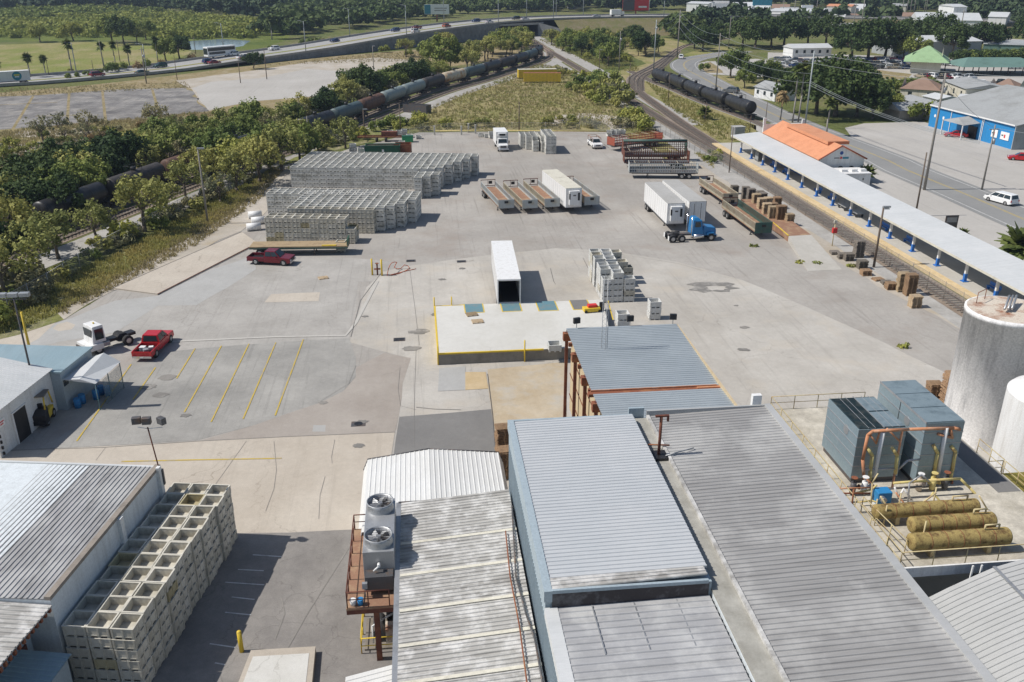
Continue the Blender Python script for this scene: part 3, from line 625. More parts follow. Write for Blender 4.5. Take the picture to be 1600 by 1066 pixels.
# parapets
for k, d in enumerate((.25, HWID-.25)):
    mb = MB(); ln = offz(hl, d)
    for a, b in zip(ln, ln[1:]):
        ang = math.atan2(b.y-a.y, b.x-a.x); n = Vector((-math.sin(ang), math.cos(ang), 0))*.15
        P = [a-n, b-n, b+n, a+n]; mb.add([(p.x, p.y, p.z-.1) for p in P]+[(p.x, p.y, p.z+.8) for p in P], [(0, 3, 2, 1), (4, 5, 6, 7), (0, 1, 5, 4), (1, 2, 6, 5), (2, 3, 7, 6), (3, 0, 4, 7)])
    tag(mb.build('parapet', 'gravel'), ('pale roadside barrier along the near edge of the elevated highway', 'pale roadside barrier along the far edge of the elevated highway')[k], 'barrier')
# retaining wall and its coping
mb = MB(); cp = MB()
for (a, ha), (b, hb) in zip(wall_line, wall_line[1:]):
    d = (b-a).normalized(); n = Vector((-d.y, d.x, 0))*.6
    mb.add([a, b, b+n, a+n, Vector((a.x, a.y, ha-.1)), Vector((b.x, b.y, hb-.1)), Vector((b.x+n.x, b.y+n.y, hb-.1)), Vector((a.x+n.x, a.y+n.y, ha-.1))], [(0, 1, 5, 4), (1, 2, 6, 5), (2, 3, 7, 6), (3, 0, 4, 7), (4, 5, 6, 7)])
rw = thing('retaining_wall', 'long grey panelled retaining wall holding up the rising highway', 'wall')
mb.build('wall_face', 'mse', rw)
for (a, ha), (b, hb) in zip(wall_line, wall_line[1:]):
    k = max(1, int((b-a).length/3)); d = (b-a).normalized()
    for i in range(k):
        for r in range(int(max(ha, hb)/1.5)+1):
            p = a.lerp(b, (i+(.5 if r % 2 else 0))/k); h = ha+(hb-ha)*i/k
            if r*1.5+1.4 < h-.4: cp.cb((p.x-d.y*-0+d.y*.05, p.y-d.x*.05, r*1.5+.1), (2.7, .16, 1.35), math.atan2(d.y, d.x))
cp.build('facing_panels', 'mse', rw)
# bridge
bt = thing('highway_bridge', 'concrete highway bridge crossing the railway with round piers', 'bridge')
q0 = offz(hl, 0)[0]
zb = he-.3
bb = MB(); A = Vector((pe.x-1, pe.y, 0)); Bq = Vector((br0.x+2, br0.y+3, 0)); d = (Bq-A).normalized(); n = Vector((-d.y, d.x, 0))*HWID
P = [A, Bq, Bq+n, A+n]; bb.add([(p.x, p.y, zb-1.0) for p in P]+[(p.x, p.y, zb-.05) for p in P], [(0, 3, 2, 1), (4, 5, 6, 7), (0, 1, 5, 4), (1, 2, 6, 5), (2, 3, 7, 6), (3, 0, 4, 7)]); bb.build('deck', 'gravel', bt)
for t in (.08, .36, .64, .92):
    p = A.lerp(Bq, .62)+n*t; MB().cyl((p.x, p.y, 0), (p.x, p.y, zb-1.0), .9, n=14).build('pier', 'gravel', bt)
p = A.lerp(Bq, .62)+n*.5; MB().cb((p.x, p.y, zb-1.9), (1.6, HWID-2, .9), math.atan2(d.y, d.x)).build('pier_cap', 'gravel', bt)
MB().prism([(Bq.x, Bq.y+1), (Bq.x+3, Bq.y+1), (Bq.x+3, Bq.y+22), (Bq.x, Bq.y+22)], 0, zb).build('abutment', 'mse', bt)
# wing wall and earth bank
wz = [Vector((Bq.x, Bq.y, 0)), Vector((Bq.x+24, Bq.y-10, 0))]
MB().add([wz[0], wz[1], wz[1]+Vector((0, .6, 0)), wz[0]+Vector((0, .6, 0)), (wz[0].x, wz[0].y, zb), (wz[1].x, wz[1].y, .8), (wz[1].x, wz[1].y+.6, .8), (wz[0].x, wz[0].y+.6, zb)], [(0, 1, 5, 4), (1, 2, 6, 5), (2, 3, 7, 6), (3, 0, 4, 7), (4, 5, 6, 7)]).build('wing_wall', 'mse', bt)
mb = MB(); near = [p for p in hl if p.x > Bq.x-1]; P = []
for i, p in enumerate(near): P += [(p.x, p.y, p.z-.15), (p.x+2, p.y-max(8, 30-abs(i-2)*.2), -.05)]
k = len(near); mb.add(P, [(2*i, 2*i+1, 2*i+3, 2*i+2) for i in range(k-1)])
tag(mb.build('embankment', turf('bank', ((.19, .16, .085), (.14, .145, .05), (.22, .18, .12)), .05)), None, None, None, 'structure')
mb = MB(); far_ = offz(hl, HWID); P = []
for i, p in enumerate(far_): P += [(p.x, p.y, p.z-.1), (p.x, p.y+p.z*2+3, -.05)]
k = len(far_); mb.add(P, [(2*i, 2*i+2, 2*i+3, 2*i+1) for i in range(k-1)]); tag(mb.build('embankment', 'land'), None, None, None, 'structure')
# raised walk with a rusted kerb edge
wk = [G(246, 461), G(402, 381), G(378, 364), G(177, 452)]
MB().prism([(p.x, p.y) for p in wk], 0, .16).build('walk', 'apron')['kind'] = 'structure'
line_px('kerb', ((246, 461.6), (402, 381.8)), .14, 'rustdark', .17)
line_px('kerb', ((177, 452), (378, 364)), .12, 'tar', .17)
# ================================================================ NEAR BUILDINGS
def railing(mb, pts, h=1.05, r=.028, step=2.0, mid=True, n=6):
    for a, b in zip(pts, pts[1:]):
        a = Vector(a); b = Vector(b); L_ = (b-a).length; k = max(1, int(round(L_/step)))
        for i in range(k+1):
            p = a.lerp(b, i/k); mb.cyl(p, p+Vector((0, 0, h)), r, n=n)
        mb.cyl(a+Vector((0, 0, h)), b+Vector((0, 0, h)), r, n=n)
        if mid: mb.cyl(a+Vector((0, 0, h*.52)), b+Vector((0, 0, h*.52)), r*.8, n=n)
# ---- blue-grey tall building (two roofs and a step of dark membrane between)
ZT = 9.5
bf = G(797, 658, ZT); x0 = 5.0; x1 = 12.85; yf = bf.y
ym = atY(850, 905, 35).y
Ym = G(850, 905, ZT).y; Yg0 = G(852, 930, ZT).y; Yg1 = G(858, 952, ZT-.6).y
b = thing('tall_building', 'tall pale blue-grey metal building in the foreground centre', 'building', (x0, 10, 0))
def L(p): return (p[0]-x0, p[1]-10, p[2])
mb = MB(); mb.box(0, 0, 0, x1-x0, Ym-10, ZT-.15)
wm = MB()
for i in range(int((yf-10)/.3)):
    wm.box(-.04, i*.3, .2, -.001, i*.3+.07, ZT-1.5)
MB().box(0, 0, 0, x1-x0, yf-10, ZT-1.05).build('wall', 'wall_blue', b)
MB().box(.0, Yg0-10+.3, ZT-1.049, x1-x0, yf-10, ZT-.12).build('upper_wall', 'wall_blue', b)
wm.build('wall_ribs', 'wall_blue', b)
MB().box(-.08, Yg0-10+.15, ZT-.55, .30, yf-10+.05, ZT+.06).build('verge_trim', 'wall_blue', b)
MB().box(.301, yf-10-.12, ZT-.4, x1-x0, yf-10+.06, ZT+.05).build('verge_trim', 'wall_blue', b)
MB().ribbed((.3, yf-10-.12, ZT), (.3, Ym-10, ZT), (x1-x0, Ym-10, ZT+.12), (x1-x0, yf-10-.12, ZT+.12), .305, .045, thick=.1).build('roof', 'roof_blue', b)
MB().ribbed((.3, Ym-10-.01, ZT+.03), (.3, Yg0-10+.25, ZT+.03), (x1-x0-.2, Yg0-10+.45, ZT+.2), (x1-x0-.2, Ym-10-.01, ZT+.16), .305, .05, thick=.06).build('old_roof_strip', 'roof_old', b)
MB().box(.3, Yg0-10+.15, ZT-.1, x1-x0-.2, Yg0-10+.3, ZT+.08).build('step_flashing', 'wall_blue', b)
MB().box(.3, Yg0-10+.2, ZT-1.0, x1-x0-.15, Yg0-10+.299, ZT-.101).build('step_membrane', 'membrane', b)
zlr = ZT-.92; yst = Yg0-10+.18
MB().ribbed((.55, yst, zlr), (.55, 0, zlr-.05), (x1-x0-.1, 0, zlr+.1), (x1-x0-.1, yst, zlr+.12), .42, .05, thick=.1).build('lower_roof', 'roof_near', b)
MB().box(-.05, 0, zlr-.45, .549, yst, zlr+.04).build('verge_trim', 'roofwhite', b)
for k, t in enumerate((.27, .52, .78)):
    MB().box(t*(x1-x0), yst-3.3, zlr+.04, t*(x1-x0)+.05, yst-.1, zlr+.10).build('roof_seam', 'steel', b)
# ---- gutter strip and long grey roof
g0 = x1+.02; gx0 = 14.0; gx1 = 21.9; ZG = 9.1; yg = G(1018, 650, ZG).y-10
gb = thing('grey_roof_building', 'long building with weathered dark grey ribbed roof right of the tall blue one', 'building', (gx0, 10, 0))
MB().box(-1.12, 0, 0, gx1-gx0-.1, yg-.05, ZG-.22).build('wall', 'wall_white', gb)
MB().ribbed((0, yg, ZG), (0, 0, ZG), (gx1-gx0, 0, ZG+.28), (gx1-gx0, yg, ZG+.28), .33, .05, thick=.1).build('roof', 'roof_grey', gb)
MB().box(-1.13, -.1, ZG-.24, -.06, yg-.05, ZG-.1).build('gutter', 'gutter', gb)
mb = MB(); mb.box(-.06, 0, ZG-.12, .12, yg, ZG+.09); mb.build('verge_trim', 'roof_old', gb)
MB().box(gx1-gx0-.12, 0, ZG+.1, gx1-gx0+.3, yg+.15, ZG+.4).build('verge_trim', 'roof_arch', gb)
MB().box(-.05, yg, ZG-.1, gx1-gx0-.1, yg+.15, ZG+.36).build('ridge_trim', 'roof_arch', gb)
MB().box(gx1-gx0-.9, yg+.16, ZG-.2, gx1-gx0-.3, yg+.5, ZG+1.0).build('parapet_stub', 'white', gb)
p = G(925, 655, ZG+.6)
MB().box(-1.2, yg+.1, ZG-.5, -.2, yg+.3, ZG+.55).build('end_flashing', 'wall_blue', gb)
# dark red T-shaped pole
pp = G(1029, 712, ZG)
tp = thing('vent_pole', 'dark red T-shaped steel pole standing in the gutter between two roofs', 'pole', (pp.x, pp.y, ZG-.1))
hgt = up(1030, 651, pp)-ZG+.1
MB().cyl((0, 0, 0), (0, 0, hgt), .09, n=10).build('pole', 'rustdark', tp)
MB().box(-.35, -.08, hgt, .45, .08, hgt+.1).box(.35, -.08, hgt-.3, .45, .08, hgt).build('crossbar', 'rustdark', tp)
MB().box(-.5, -.5, .0, .6, .5, .18).build('base', 'black', tp)
tag(MB().tube([L_ for L_ in (G(1010, 697, ZG+.1)+Vector((0, 0, .1)), G(1046, 698, ZG+.1)+Vector((0, 0, .1)))], .05).build('rusty_pipe', 'rust'), 'thin rusty pipe lying across the gutter beside the dark red pole', 'pipe')
tag(MB().tube([G(1040, 712, ZG+.15), G(1084, 700, ZG+.2)], .035).build('conduit', 'steel'), 'thin grey conduit on the dark grey roof beside the red pole', 'pipe')
# ---- low old ribbed roof, left
zl0, zl1 = 5.0, 5.55
A = G(627, 786, zl0); B_ = G(787, 766, zl1); Cn = G(607, 1085, zl0); D = G(845, 1085, zl1)
ax = min(A.x, 1.0)
lb = thing('low_building', 'low building with streaked white and grey ribbed roof in the foreground', 'building', (A.x, 20, 0))
def Q(p, dz=0): return (p[0]-A.x, p[1]-20, p[2]+dz)
yl = A.y; xr = 4.82
MB().box(.12, 0, 0, xr-A.x, yl-20-.1, zl0-.12).build('wall', 'bldg_grey', lb)
MB().ribbed((0, yl-20, zl0), (-.1, 0, zl0), (xr-A.x, 0, zl1), (xr-A.x, yl-20, zl1), .30, .06, thick=.09).build('roof', 'roof_old', lb)
MB().box(-.32, 0, zl0-.25, -.02, yl-20+.1, zl0-.02).build('gutter', 'steel', lb)
for k, yk in enumerate((4.6, 6.9, 9.4, 12.1, 14.6, 17.2, 20.1, 23.0)):
    if yk < yl-20-1: MB().add([(.0, yk, zl0+.03), (xr-A.x, yk, zl1+.03), (xr-A.x, yk+.22, zl1+.03), (0, yk+.22, zl0+.03), (.0, yk, zl0+.075), (xr-A.x, yk, zl1+.075), (xr-A.x, yk+.22, zl1+.075), (0, yk+.22, zl0+.075)], [(4, 5, 6, 7), (0, 1, 5, 4), (1, 2, 6, 5), (2, 3, 7, 6), (3, 0, 4, 7)]).build('lap_ridge', 'bldg_cream', lb)
MB().box(-.18, yl-20+.001, zl0-.2, xr-A.x, yl-20+.12, zl0+.03).build('end_trim', 'darksteel', lb)
# cables clipped over the low roof edge
for k, (pts, r) in enumerate(((((800, 790), (806, 900), (822, 960), (836, 1000), (850, 1080)), .05), (((790, 830), (797, 900), (812, 980), (825, 1080)), .04))):
    tag(MB().tube([G(x, y, zl1+.15) for x, y in pts], r).build('roof_cable', ('darksteel', 'rust')[k]), ('thick dark cable drooping along the foot of the blue wall', 'thin rusty cable along the right edge of the low white roof')[k], 'cable')
# ---- gabled metal shed
RF = G(671, 699, 4.7); EL = G(575, 719, 4.15); ER = G(780, 713, 4.15)
y_s = (RF.y+EL.y+ER.y)/3; xl, xm, xrr = EL.x, RF.x, ER.x
sh = thing('metal_shed', 'white gabled sheet-metal shed behind the low roof', 'shed', (xm, 46, 0))
yq = y_s-46
MB().add([(xl-xm, 0, 0), (xrr-xm, 0, 0), (xrr-xm, yq, 0), (xl-xm, yq, 0), (xl-xm, 0, 4.0), (xrr-xm, 0, 4.0), (xrr-xm, yq, 4.0), (xl-xm, yq, 4.0), (0, 0, 4.6), (0, yq, 4.6)],
         [(0, 1, 5, 8, 4), (2, 3, 7, 9, 6), (3, 0, 4, 7), (1, 2, 6, 5)]).build('wall', 'white_bldg', sh)
MB().ribbed((xl-xm, yq+.1, 4.15), (0, yq+.1, 4.72), (0, -.2, 4.72), (xl-xm, -.2, 4.15), .33, .035).build('roof', 'roof_shed', sh)
MB().ribbed((0, yq+.1, 4.72), (xrr-xm, yq+.1, 4.15), (xrr-xm, -.2, 4.15), (0, -.2, 4.72), .33, .035).build('roof', 'roof_shed', sh)
MB().ribbed((xl-xm-.35, yq+.1, 3.3), (xl-xm, yq+.1, 4.14), (xl-xm, -.2, 4.14), (xl-xm-.35, -.2, 3.3), .33, .02).build('eave_panel', 'roof_shed', sh)
MB().ribbed((xrr-xm, yq+.1, 4.14), (xrr-xm+.3, yq+.1, 3.3), (xrr-xm+.3, -.2, 3.3), (xrr-xm, -.2, 4.14), .33, .02).build('eave_panel', 'roof_shed', sh)
mb = MB(); mb.tube([(xl-xm-.35, yq+.12, 3.3), (xl-xm, yq+.12, 4.17), (0, yq+.12, 4.74), (xrr-xm, yq+.12, 4.17), (xrr-xm+.3, yq+.12, 3.3)], .05, 6); mb.build('end_trim', 'darksteel', sh)
# ---- open canopy with rusty columns, beige panels
ZC = 8.2; YB9 = yf+.15
c0 = G(887, 514, ZC); c1 = G(1058, 511, ZC); cy = (c0.y+c1.y)/2; cx0, cx1 = 11.55, c1.x
cn = thing('loading_canopy', 'big grey-blue ribbed metal canopy roof with rusty columns beyond the tall building', 'canopy', (cx0, YB9, 0))
yr = atY(1000, 608, 60); yb = G(1000, 608, ZC).y
LW = cx1-cx0; LD = cy-YB9
MB().ribbed((0, LD, ZC+.15), (0, yb-YB9+.25, ZC-.1), (LW, yb-YB9+.25, ZC-.1), (LW, LD, ZC+.15), .33, .045, thick=.08).build('roof', 'roof_canopy', cn)
MB().ribbed((0, yb-YB9-.25, ZC-.1), (0, .02, ZC+.05), (LW, .02, ZC+.05), (LW, yb-YB9-.25, ZC-.1), .33, .045, thick=.08).build('roof', 'roof_canopy', cn)
MB().box(-.3, yb-YB9-.249, ZC-.35, LW, yb-YB9+.249, ZC-.12).build('valley_gutter', 'rust', cn)
MB().box(LW*.82, yb-YB9-.12, ZC-.119, LW, yb-YB9+.1, ZC-.06).box(-.1, yb-YB9+.13, ZC-.119, LW*.98, yb-YB9+.2, ZC+.0).build('gutter_rim', 'orange_pipe', cn)
MB().box(LW, 0, ZC-.3, LW+.12, LD, ZC+.14).build('verge_trim', 'beige', cn)
MB().box(0, LD, ZC-.25, LW, LD+.1, ZC+.13).build('end_trim', 'roof_canopy', cn)
for k in range(5):
    yy = LD-.2-k*(LD-.6)/4
    m_ = MB(); m_.box(-.12, yy-.12, 0, .12, yy+.12, ZC-.1); m_.build('column', 'rustdark', cn)
    MB().box(-.3, yy-.25, ZC-.8, .6, yy+.25, ZC-.14).build('bracket', 'rust', cn)
    if k < 4:
        y2 = LD-.2-(k+.5)*(LD-.6)/4
        MB().box(-.2, y2-.12, ZC-.45, .1, y2+.12, ZC-.14).build('bracket', 'rust', cn)
    MB().box(LW-.3, yy-.12, 0, LW-.06, yy+.12, ZC-.15).build('column', 'rustdark', cn)
mb = MB()
for k in range(4):
    ya = LD-.4-k*(LD-.6)/4; ybb = ya-(LD-.6)/4+.2
    mb.box(.35, ybb, 1.2, .42, ya, ZC-.35)
mb.build('side_panel', 'beige', cn)
mb = MB()
for zz in (2.5, 4.4, 6.2): mb.box(.30, .2, zz, .349, LD-.3, zz+.07)
mb.build('girt', 'rustdark', cn)
for k, x in enumerate((900, 985, 1054)):
    p = G(x, 513, ZC); q = Vector((p.x, cy+.08, ZC))
    f = thing('floodlight', ('black floodlight on the left end of the canopy far edge', 'black floodlight on the middle of the canopy far edge', 'black floodlight on the right end of the canopy far edge')[k], 'lamp', (q.x, q.y, ZC+.1), (.25, 0, -.15)[k], 'floodlights on the canopy edge')
    MB().cyl((0, 0, 0), (0, 0, .45), .03, n=6).build('stem', 'steel', f)
    MB().box(-.28, -.12, .45, .28, .12, .92).build('lamp_body', 'black', f)
# ---- lattice mast
bm = Vector((12.75-1.6, 58.5, 0)); bm = G(938, 690); tz = up(941, 432, bm)
mt = thing('lattice_mast', 'slender grey lattice radio mast standing beside the canopy', 'mast', bm)
mb = MB(); R3 = .26; ps = [Vector((R3*math.cos(t), R3*math.sin(t), 0)) for t in (.5, 2.6, 4.7)]
for p in ps: mb.cyl(p, p+Vector((0, 0, tz)), .024, n=5)
mb.build('leg', 'steel', mt)
mb = MB(); k = int(tz/.42)
for i in range(k):
    for j in range(3):
        a, b2 = ps[j], ps[(j+1) % 3]
        mb.cyl(a+Vector((0, 0, i*.42)), b2+Vector((0, 0, i*.42+.42)), .009, n=4)
mb.build('bracing', 'steel', mt)
MB().cyl((0, 0, tz), (0, 0, tz+.9), .012, n=5).build('antenna', 'steel', mt)
# ---- condenser on its rusty platform
pz = 3.9
ca = G(600, 940, pz)
P0 = G(541, 952, pz); P1 = G(549, 830, pz)
cf = thing('equipment_platform', 'rusty red steel platform on posts with railing and checkered deck', 'platform', (P0.x, P0.y, 0))
PW = A.x-.35-P0.x; PL_ = P1.y-P0.y+.2
MB().box(0, 0, pz-.12, PW, PL_, pz).build('deck', 'floor_rust', cf)
MB().box(0, 0, pz-.4, PW, .12, pz-.121).box(0, PL_-.12, pz-.4, PW, PL_, pz-.121).box(0, .121, pz-.4, .12, PL_-.121, pz-.121).build('beam', 'rustdark', cf)
for y in (.15, PL_-.5): MB().box(PW*.55, y, 0, PW*.55+.3, y+.3, pz-.41).build('post', 'rustdark', cf)
mb = MB(); railing(mb, [(PW*.9, .06, pz), (.06, .06, pz), (.06, PL_-.06, pz), (PW*.4, PL_-.06, pz)], 1.05, .035, 1.3); mb.build('railing', 'rustdark', cf)
cd = thing('condenser', 'tall galvanised condenser unit with two round fans on the rusty platform', 'condenser', (P0.x, P0.y, pz))
u0 = PW*.36; u1 = PW+.06; v0 = 1.7; v1 = PL_-.45; ch = 2.35
MB().box(u0, v0, .25, u1, v1, ch).build('casing', 'steel', cd, .02)
MB().box(u0+.1, v0-.7, .3, u1-.1, v0-.001, 1.2).build('fan_box', 'darksteel', cd)
for k, yv in enumerate((v0+.95, v1-.95)):
    xc = (u0+u1)/2; r = (u1-u0)/2-.06
    mb = MB(); n = 28; Pt = []
    for (rr, zz) in ((r+.02, ch+.001), (r-.05, ch+.25), (r, ch+.5), (r-.06, ch+.5), (r-.1, ch+.02)):
        Pt += [(xc+rr*math.cos(2*math.pi*i/n), yv+rr*math.sin(2*math.pi*i/n), zz) for i in range(n)]
    mb.add(Pt, [(j*n+i, j*n+(i+1) % n, (j+1)*n+(i+1) % n, (j+1)*n+i) for j in range(4) for i in range(n)], True)
    mb.build('fan_ring', 'steel', cd)
    mb = MB(); mb.cyl((xc, yv, ch+.1), (xc, yv, ch+.4), .14, n=10)
    for i in range(6):
        t = 2*math.pi*i/6+k*.4; c_, s_ = math.cos(t), math.sin(t); w2 = .17
        mb.add([(xc+.1*c_-w2*.4*s_, yv+.1*s_+w2*.4*c_, ch+.22), (xc+.1*c_+w2*.4*s_, yv+.1*s_-w2*.4*c_, ch+.34), (xc+(r-.14)*c_+w2*s_, yv+(r-.14)*s_-w2*c_, ch+.36), (xc+(r-.14)*c_-w2*s_, yv+(r-.14)*s_+w2*c_, ch+.20)], [(0, 1, 2, 3)])
    mb.build('fan_blades', 'steel', cd)
    mb = MB()
    mb.cyl((xc, yv, ch+.03), (xc, yv, ch+.06), r-.12, n=24)
    for i in range(7): mb.box(xc-r+.12, yv-.62+i*.2, ch+.46, xc+r-.12, yv-.60+i*.2, ch+.475)
    mb.build('fan_guard', 'darksteel', cd)
MB().cyl(((u0+u1)/2, v0-.05, 1.6), ((u0+u1)/2, v0-.3, 1.6), .09, n=10).cyl(((u0+u1)/2, v0-.3, 1.6), ((u0+u1)/2-.3, v0-.35, 1.35), .05, n=8).build('pipe', 'white', cd)
pb = thing('blue_bucket', 'blue plastic bucket on the near end of the rusty platform', 'bucket', (P0.x+.75, P0.y+.3, pz))
MB().cyl((0, 0, 0), (0, 0, .36), .14, .17, 14).build('bucket_body', 'tarpblue', pb)
MB().cyl((0, 0, .36), (0, 0, .385), .18, n=14).build('lid', 'tarpblue', pb)
pb = thing('white_bucket', 'white plastic bucket beside the blue one on the rusty platform', 'bucket', (P0.x+.35, P0.y+.3, pz))
MB().cyl((0, 0, 0), (0, 0, .34), .14, .17, 14).build('bucket_body', 'white', pb)
MB().cyl((0, 0, .34), (0, 0, .365), .18, n=14).build('lid', 'white', pb)
bx = thing('control_box', 'small grey control box on the rail of the rusty platform', 'box', (P0.x+1.0, P0.y+.9, pz))
MB().box(-.14, -.1, .6, .14, .1, .95).build('box_body', 'steel', bx); MB().cyl((0, 0, 0), (0, 0, .6), .03, n=6).build('stand', 'steel', bx)
# small compressor yard under the platform with a yellow rail
S0 = G(570, 1018); sk = thing('compressor_skid', 'cluttered compressor skid with pipes behind a yellow rail', 'machine', (S0.x, S0.y, 0))
MB().box(0, 0, 0, 2.1, 2.6, .15).build('skid_base', 'woodgrey', sk)
MB().cyl((.8, .5, .7), (.8, 2.0, .7), .35, n=14).build('compressor_body', 'darksteel', sk)
MB().box(1.2, .4, .16, 1.9, 1.1, 1.1).build('motor', 'silotop', sk); MB().tube([(.5, .3, .3), (.5, .3, 1.5), (1.2, .8, 1.6), (1.8, 1.5, 1.4)], .05).build('pipe', 'white', sk)
MB().cyl((1.5, 2.0, .5), (1.5, 2.0, 1.6), .3, n=14).build('filter', 'black', sk)
mb = MB(); railing(mb, [(2.0, 2.9, 0), (-.15, 2.9, 0), (-.15, -.2, 0), (2.0, -.2, 0)], 1.1, .035, 1.5); mb.build('railing', 'yellow', sk)
e0 = G(540, 1058, 3.0); lc = thing('porch_roof', 'small white ribbed porch roof at the very bottom edge', 'roof', (e0.x, e0.y, 0))
MB().ribbed((0, 0, 3.0), (0, -2, 2.9), (A.x-e0.x-.4, -1.6, 3.1), (A.x-e0.x-.4, .4, 3.2), .33, .04).build('roof_sheet', 'roof_shed', lc)
MB().box(.1, -1.9, 0, .2, -1.8, 2.85).box(.1, -.2, 0, .2, -.1, 2.9).build('post', 'steel', lc)
# ---- concrete dock slab and bollard at the bottom
d0 = G(380, 1066, .45); d1 = G(490, 1066, .45); d2 = G(493, 1010, .45); d3 = G(392, 1016, .45)
dk = thing('concrete_plinth', 'low cracked concrete plinth with pale painted top at the bottom edge', 'plinth', (d0.x, d0.y, 0))
poly = [(p.x-d0.x, p.y-d0.y) for p in (d0-Vector((.6, 3, 0)), d1-Vector((0, 3, 0)), d2, d3)]
MB().prism(poly, 0, .45).build('plinth_body', 'apron', dk)
MB().prism([(p[0]*.86+.2, p[1]*.9-.3) for p in poly], .4501, .47).build('painted_top', 'dock', dk)
def bollard(px, py, h, r, label, grp=None, rz=0):
    p = G(px, py); o = thing('bollard', label, 'bollard', p, 0, grp)
    MB().cyl((0, 0, 0), (0, 0, h), r, n=14).ball((0, 0, h), r, 14, 6, (1, 1, .5)).build('post', 'yellow', o)
    MB().cyl((0, 0, -.0), (0, 0, .04), r*1.5, n=14).build('base', 'dockside', o)
    return o
bollard(378, 1019, 1.45, .13, 'stout faded yellow bollard beside the concrete plinth')
# ---- warehouse on the left, turned like the bin rows
ZW = 6.0
wF = G(250, 728, ZW); FR = Frame(wF, T10)
wh = thing('warehouse', 'long white-walled warehouse with streaked ribbed roof at the lower left', 'building', (wF.x, wF.y, 0), T10)
WL = (wF.xy-G(67, 925, ZW).xy).length
MB().box(-24, -WL-.5, 0, 0, 0, ZW-.1).build('wall', 'wall_white', wh)
MB().ribbed((-24, -.15, ZW-.45), (-.25, -.15, ZW-.02), (-.25, -WL-.5, ZW-.02), (-24, -WL-.5, ZW-.45), .31, .05, thick=.06).build('roof', 'roof_wh', wh)
MB().box(-.3, -WL-.5, ZW-.1, .03, .0, ZW+.12).build('parapet', 'woodgrey', wh)
MB().box(-24, -.15, ZW-.3, -.3, .04, ZW-.02).build('parapet', 'roofwhite', wh)
for yy in (-.3, -5.6): MB().box(.0, yy-.35, 0, .22, yy, ZW-.05 if yy < -1 else ZW+.2).build('pilaster', 'white_bldg', wh)
# corrugated lower hall in front of it, bottom left
lh = thing('old_hall', 'old blue-grey hall with worn roof overhang at the lower left corner', 'building', (wF.x, wF.y, 0), T10)
MB().box(-14, -WL-14, 0, -1.2, -WL-1.0, 4.6).build('wall', 'wall_blue', lh)
MB().ribbed((-14, -WL-.6, 6.1), (-14, -WL-14, 6.1), (-.3, -WL-14, 5.7), (.1, -WL-.6, 5.7), .31, .06, thick=.08).build('roof', 'roof_old', lh)
MB().box(-13.9, -WL-13.9, 4.601, -1.3, -WL-.9, 5.55).build('upper_wall', 'wall_blue', lh)
for k in range(4): MB().box(-1.19, -WL-3.4-k*2.8, 3.0, -1.12, -WL-1.5-k*2.8, 3.9).build('window', 'rustdark', lh)
for k in range(34): MB().box(-.1, -WL-.8-k*.38, 5.35, .05, -WL-.65-k*.38, 5.62).build('rafter_end', 'rust', lh)
ln = thing('lean_to', 'small blue-grey ribbed lean-to roof tucked against the bin stacks', 'shed', (wF.x, wF.y, 0), T10)
MB().ribbed((-1.1, -WL-2.0, 4.0), (-1.1, -WL-6.5, 4.0), (1.25, -WL-6.5, 3.5), (1.25, -WL-1.6, 3.5), .3, .05).build('roof', 'roof_lean', ln)
MB().box(-1.1, -WL-6.4, 0, 1.15, -WL-1.9, 3.4).build('wall', 'wall_blue', ln)
# three-headed floodlight on the warehouse corner
fb = wF+Vector((.12, -.3, 0)); fz = up(226, 662, (fb.x, fb.y))
fl = thing('floodlight_mast', 'three-headed floodlight mast on the warehouse corner', 'lamp', (fb.x, fb.y, 4.6))
MB().cyl((0, 0, 0), (-.35, 0, fz-4.6-.35), .045, n=8).build('pole', 'rustdark', fl)
MB().box(-.1, -.1, .2, .12, .12, 1.3).build('mounting', 'darksteel', fl)
MB().tube([(-.95, 0, fz-4.9), (-.35, 0, fz-5.05), (.55, 0, fz-5.0)], .025, 6).build('crossarm', 'white', fl)
for k, (dx, dz) in enumerate(((-.95, .1), (-.35, .05), (.55, .0))):
    z = fz-4.75+dz; t = (.1, 0, -.7)[k]
    mb = MB(); mb.cb((dx, 0, z), (.55, .35, .45), t); mb.build('lamp_head', 'darksteel', fl, .03)
    MB().cb((dx, .19, z+.08), (.42, .03, .32), t).build('lamp_glass', 'steel', fl)
# ---- left sheds
SF = Frame(G(20, 702), T10)
s1 = thing('repair_shed', 'white shed with an open dark doorway and ribbed roof edge at the left', 'shed', (SF.o.x, SF.o.y, 0), T10)
yl1 = SF.inv(G(60, 640))[1]
z1 = 3.9
MB().box(-9, -1.5, 0, 0, yl1, z1).build('wall', 'white_bldg', s1)
MB().add([(-9, -1.5, z1), (0.1, -1.5, z1), (.1, yl1+.1, z1), (-9, yl1+.1, z1), (-4.5, -1.5, z1+.9), (-4.5, yl1+.1, z1+.9)], [(0, 1, 4), (1, 2, 5, 4), (2, 3, 5), (3, 0, 4, 5)]).build('gable', 'wall_white', s1)
MB().ribbed((.25, -1.6, z1-.02), (.25, yl1+.2, z1-.02), (-4.5, yl1+.2, z1+.98), (-4.5, -1.6, z1+.98), .31, .04).build('roof', 'roofwhite', s1)
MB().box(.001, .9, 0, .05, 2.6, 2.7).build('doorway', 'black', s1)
MB().box(.001, .75, 0, .09, .899, 2.8).box(.001, 2.601, 0, .09, 2.75, 2.8).box(.001, .9, 2.701, .09, 2.6, 2.8).build('door_frame', 'white', s1)
MB().box(.0, -.9, 2.4, .06, -.2, 3.0).build('notice', 'frp', s1)
MB().box(.061, -.8, 2.75, .07, -.3, 2.85).box(.061, -.8, 2.55, .07, -.4, 2.65).build('notice_text', 'logo_red', s1)
mb = MB()
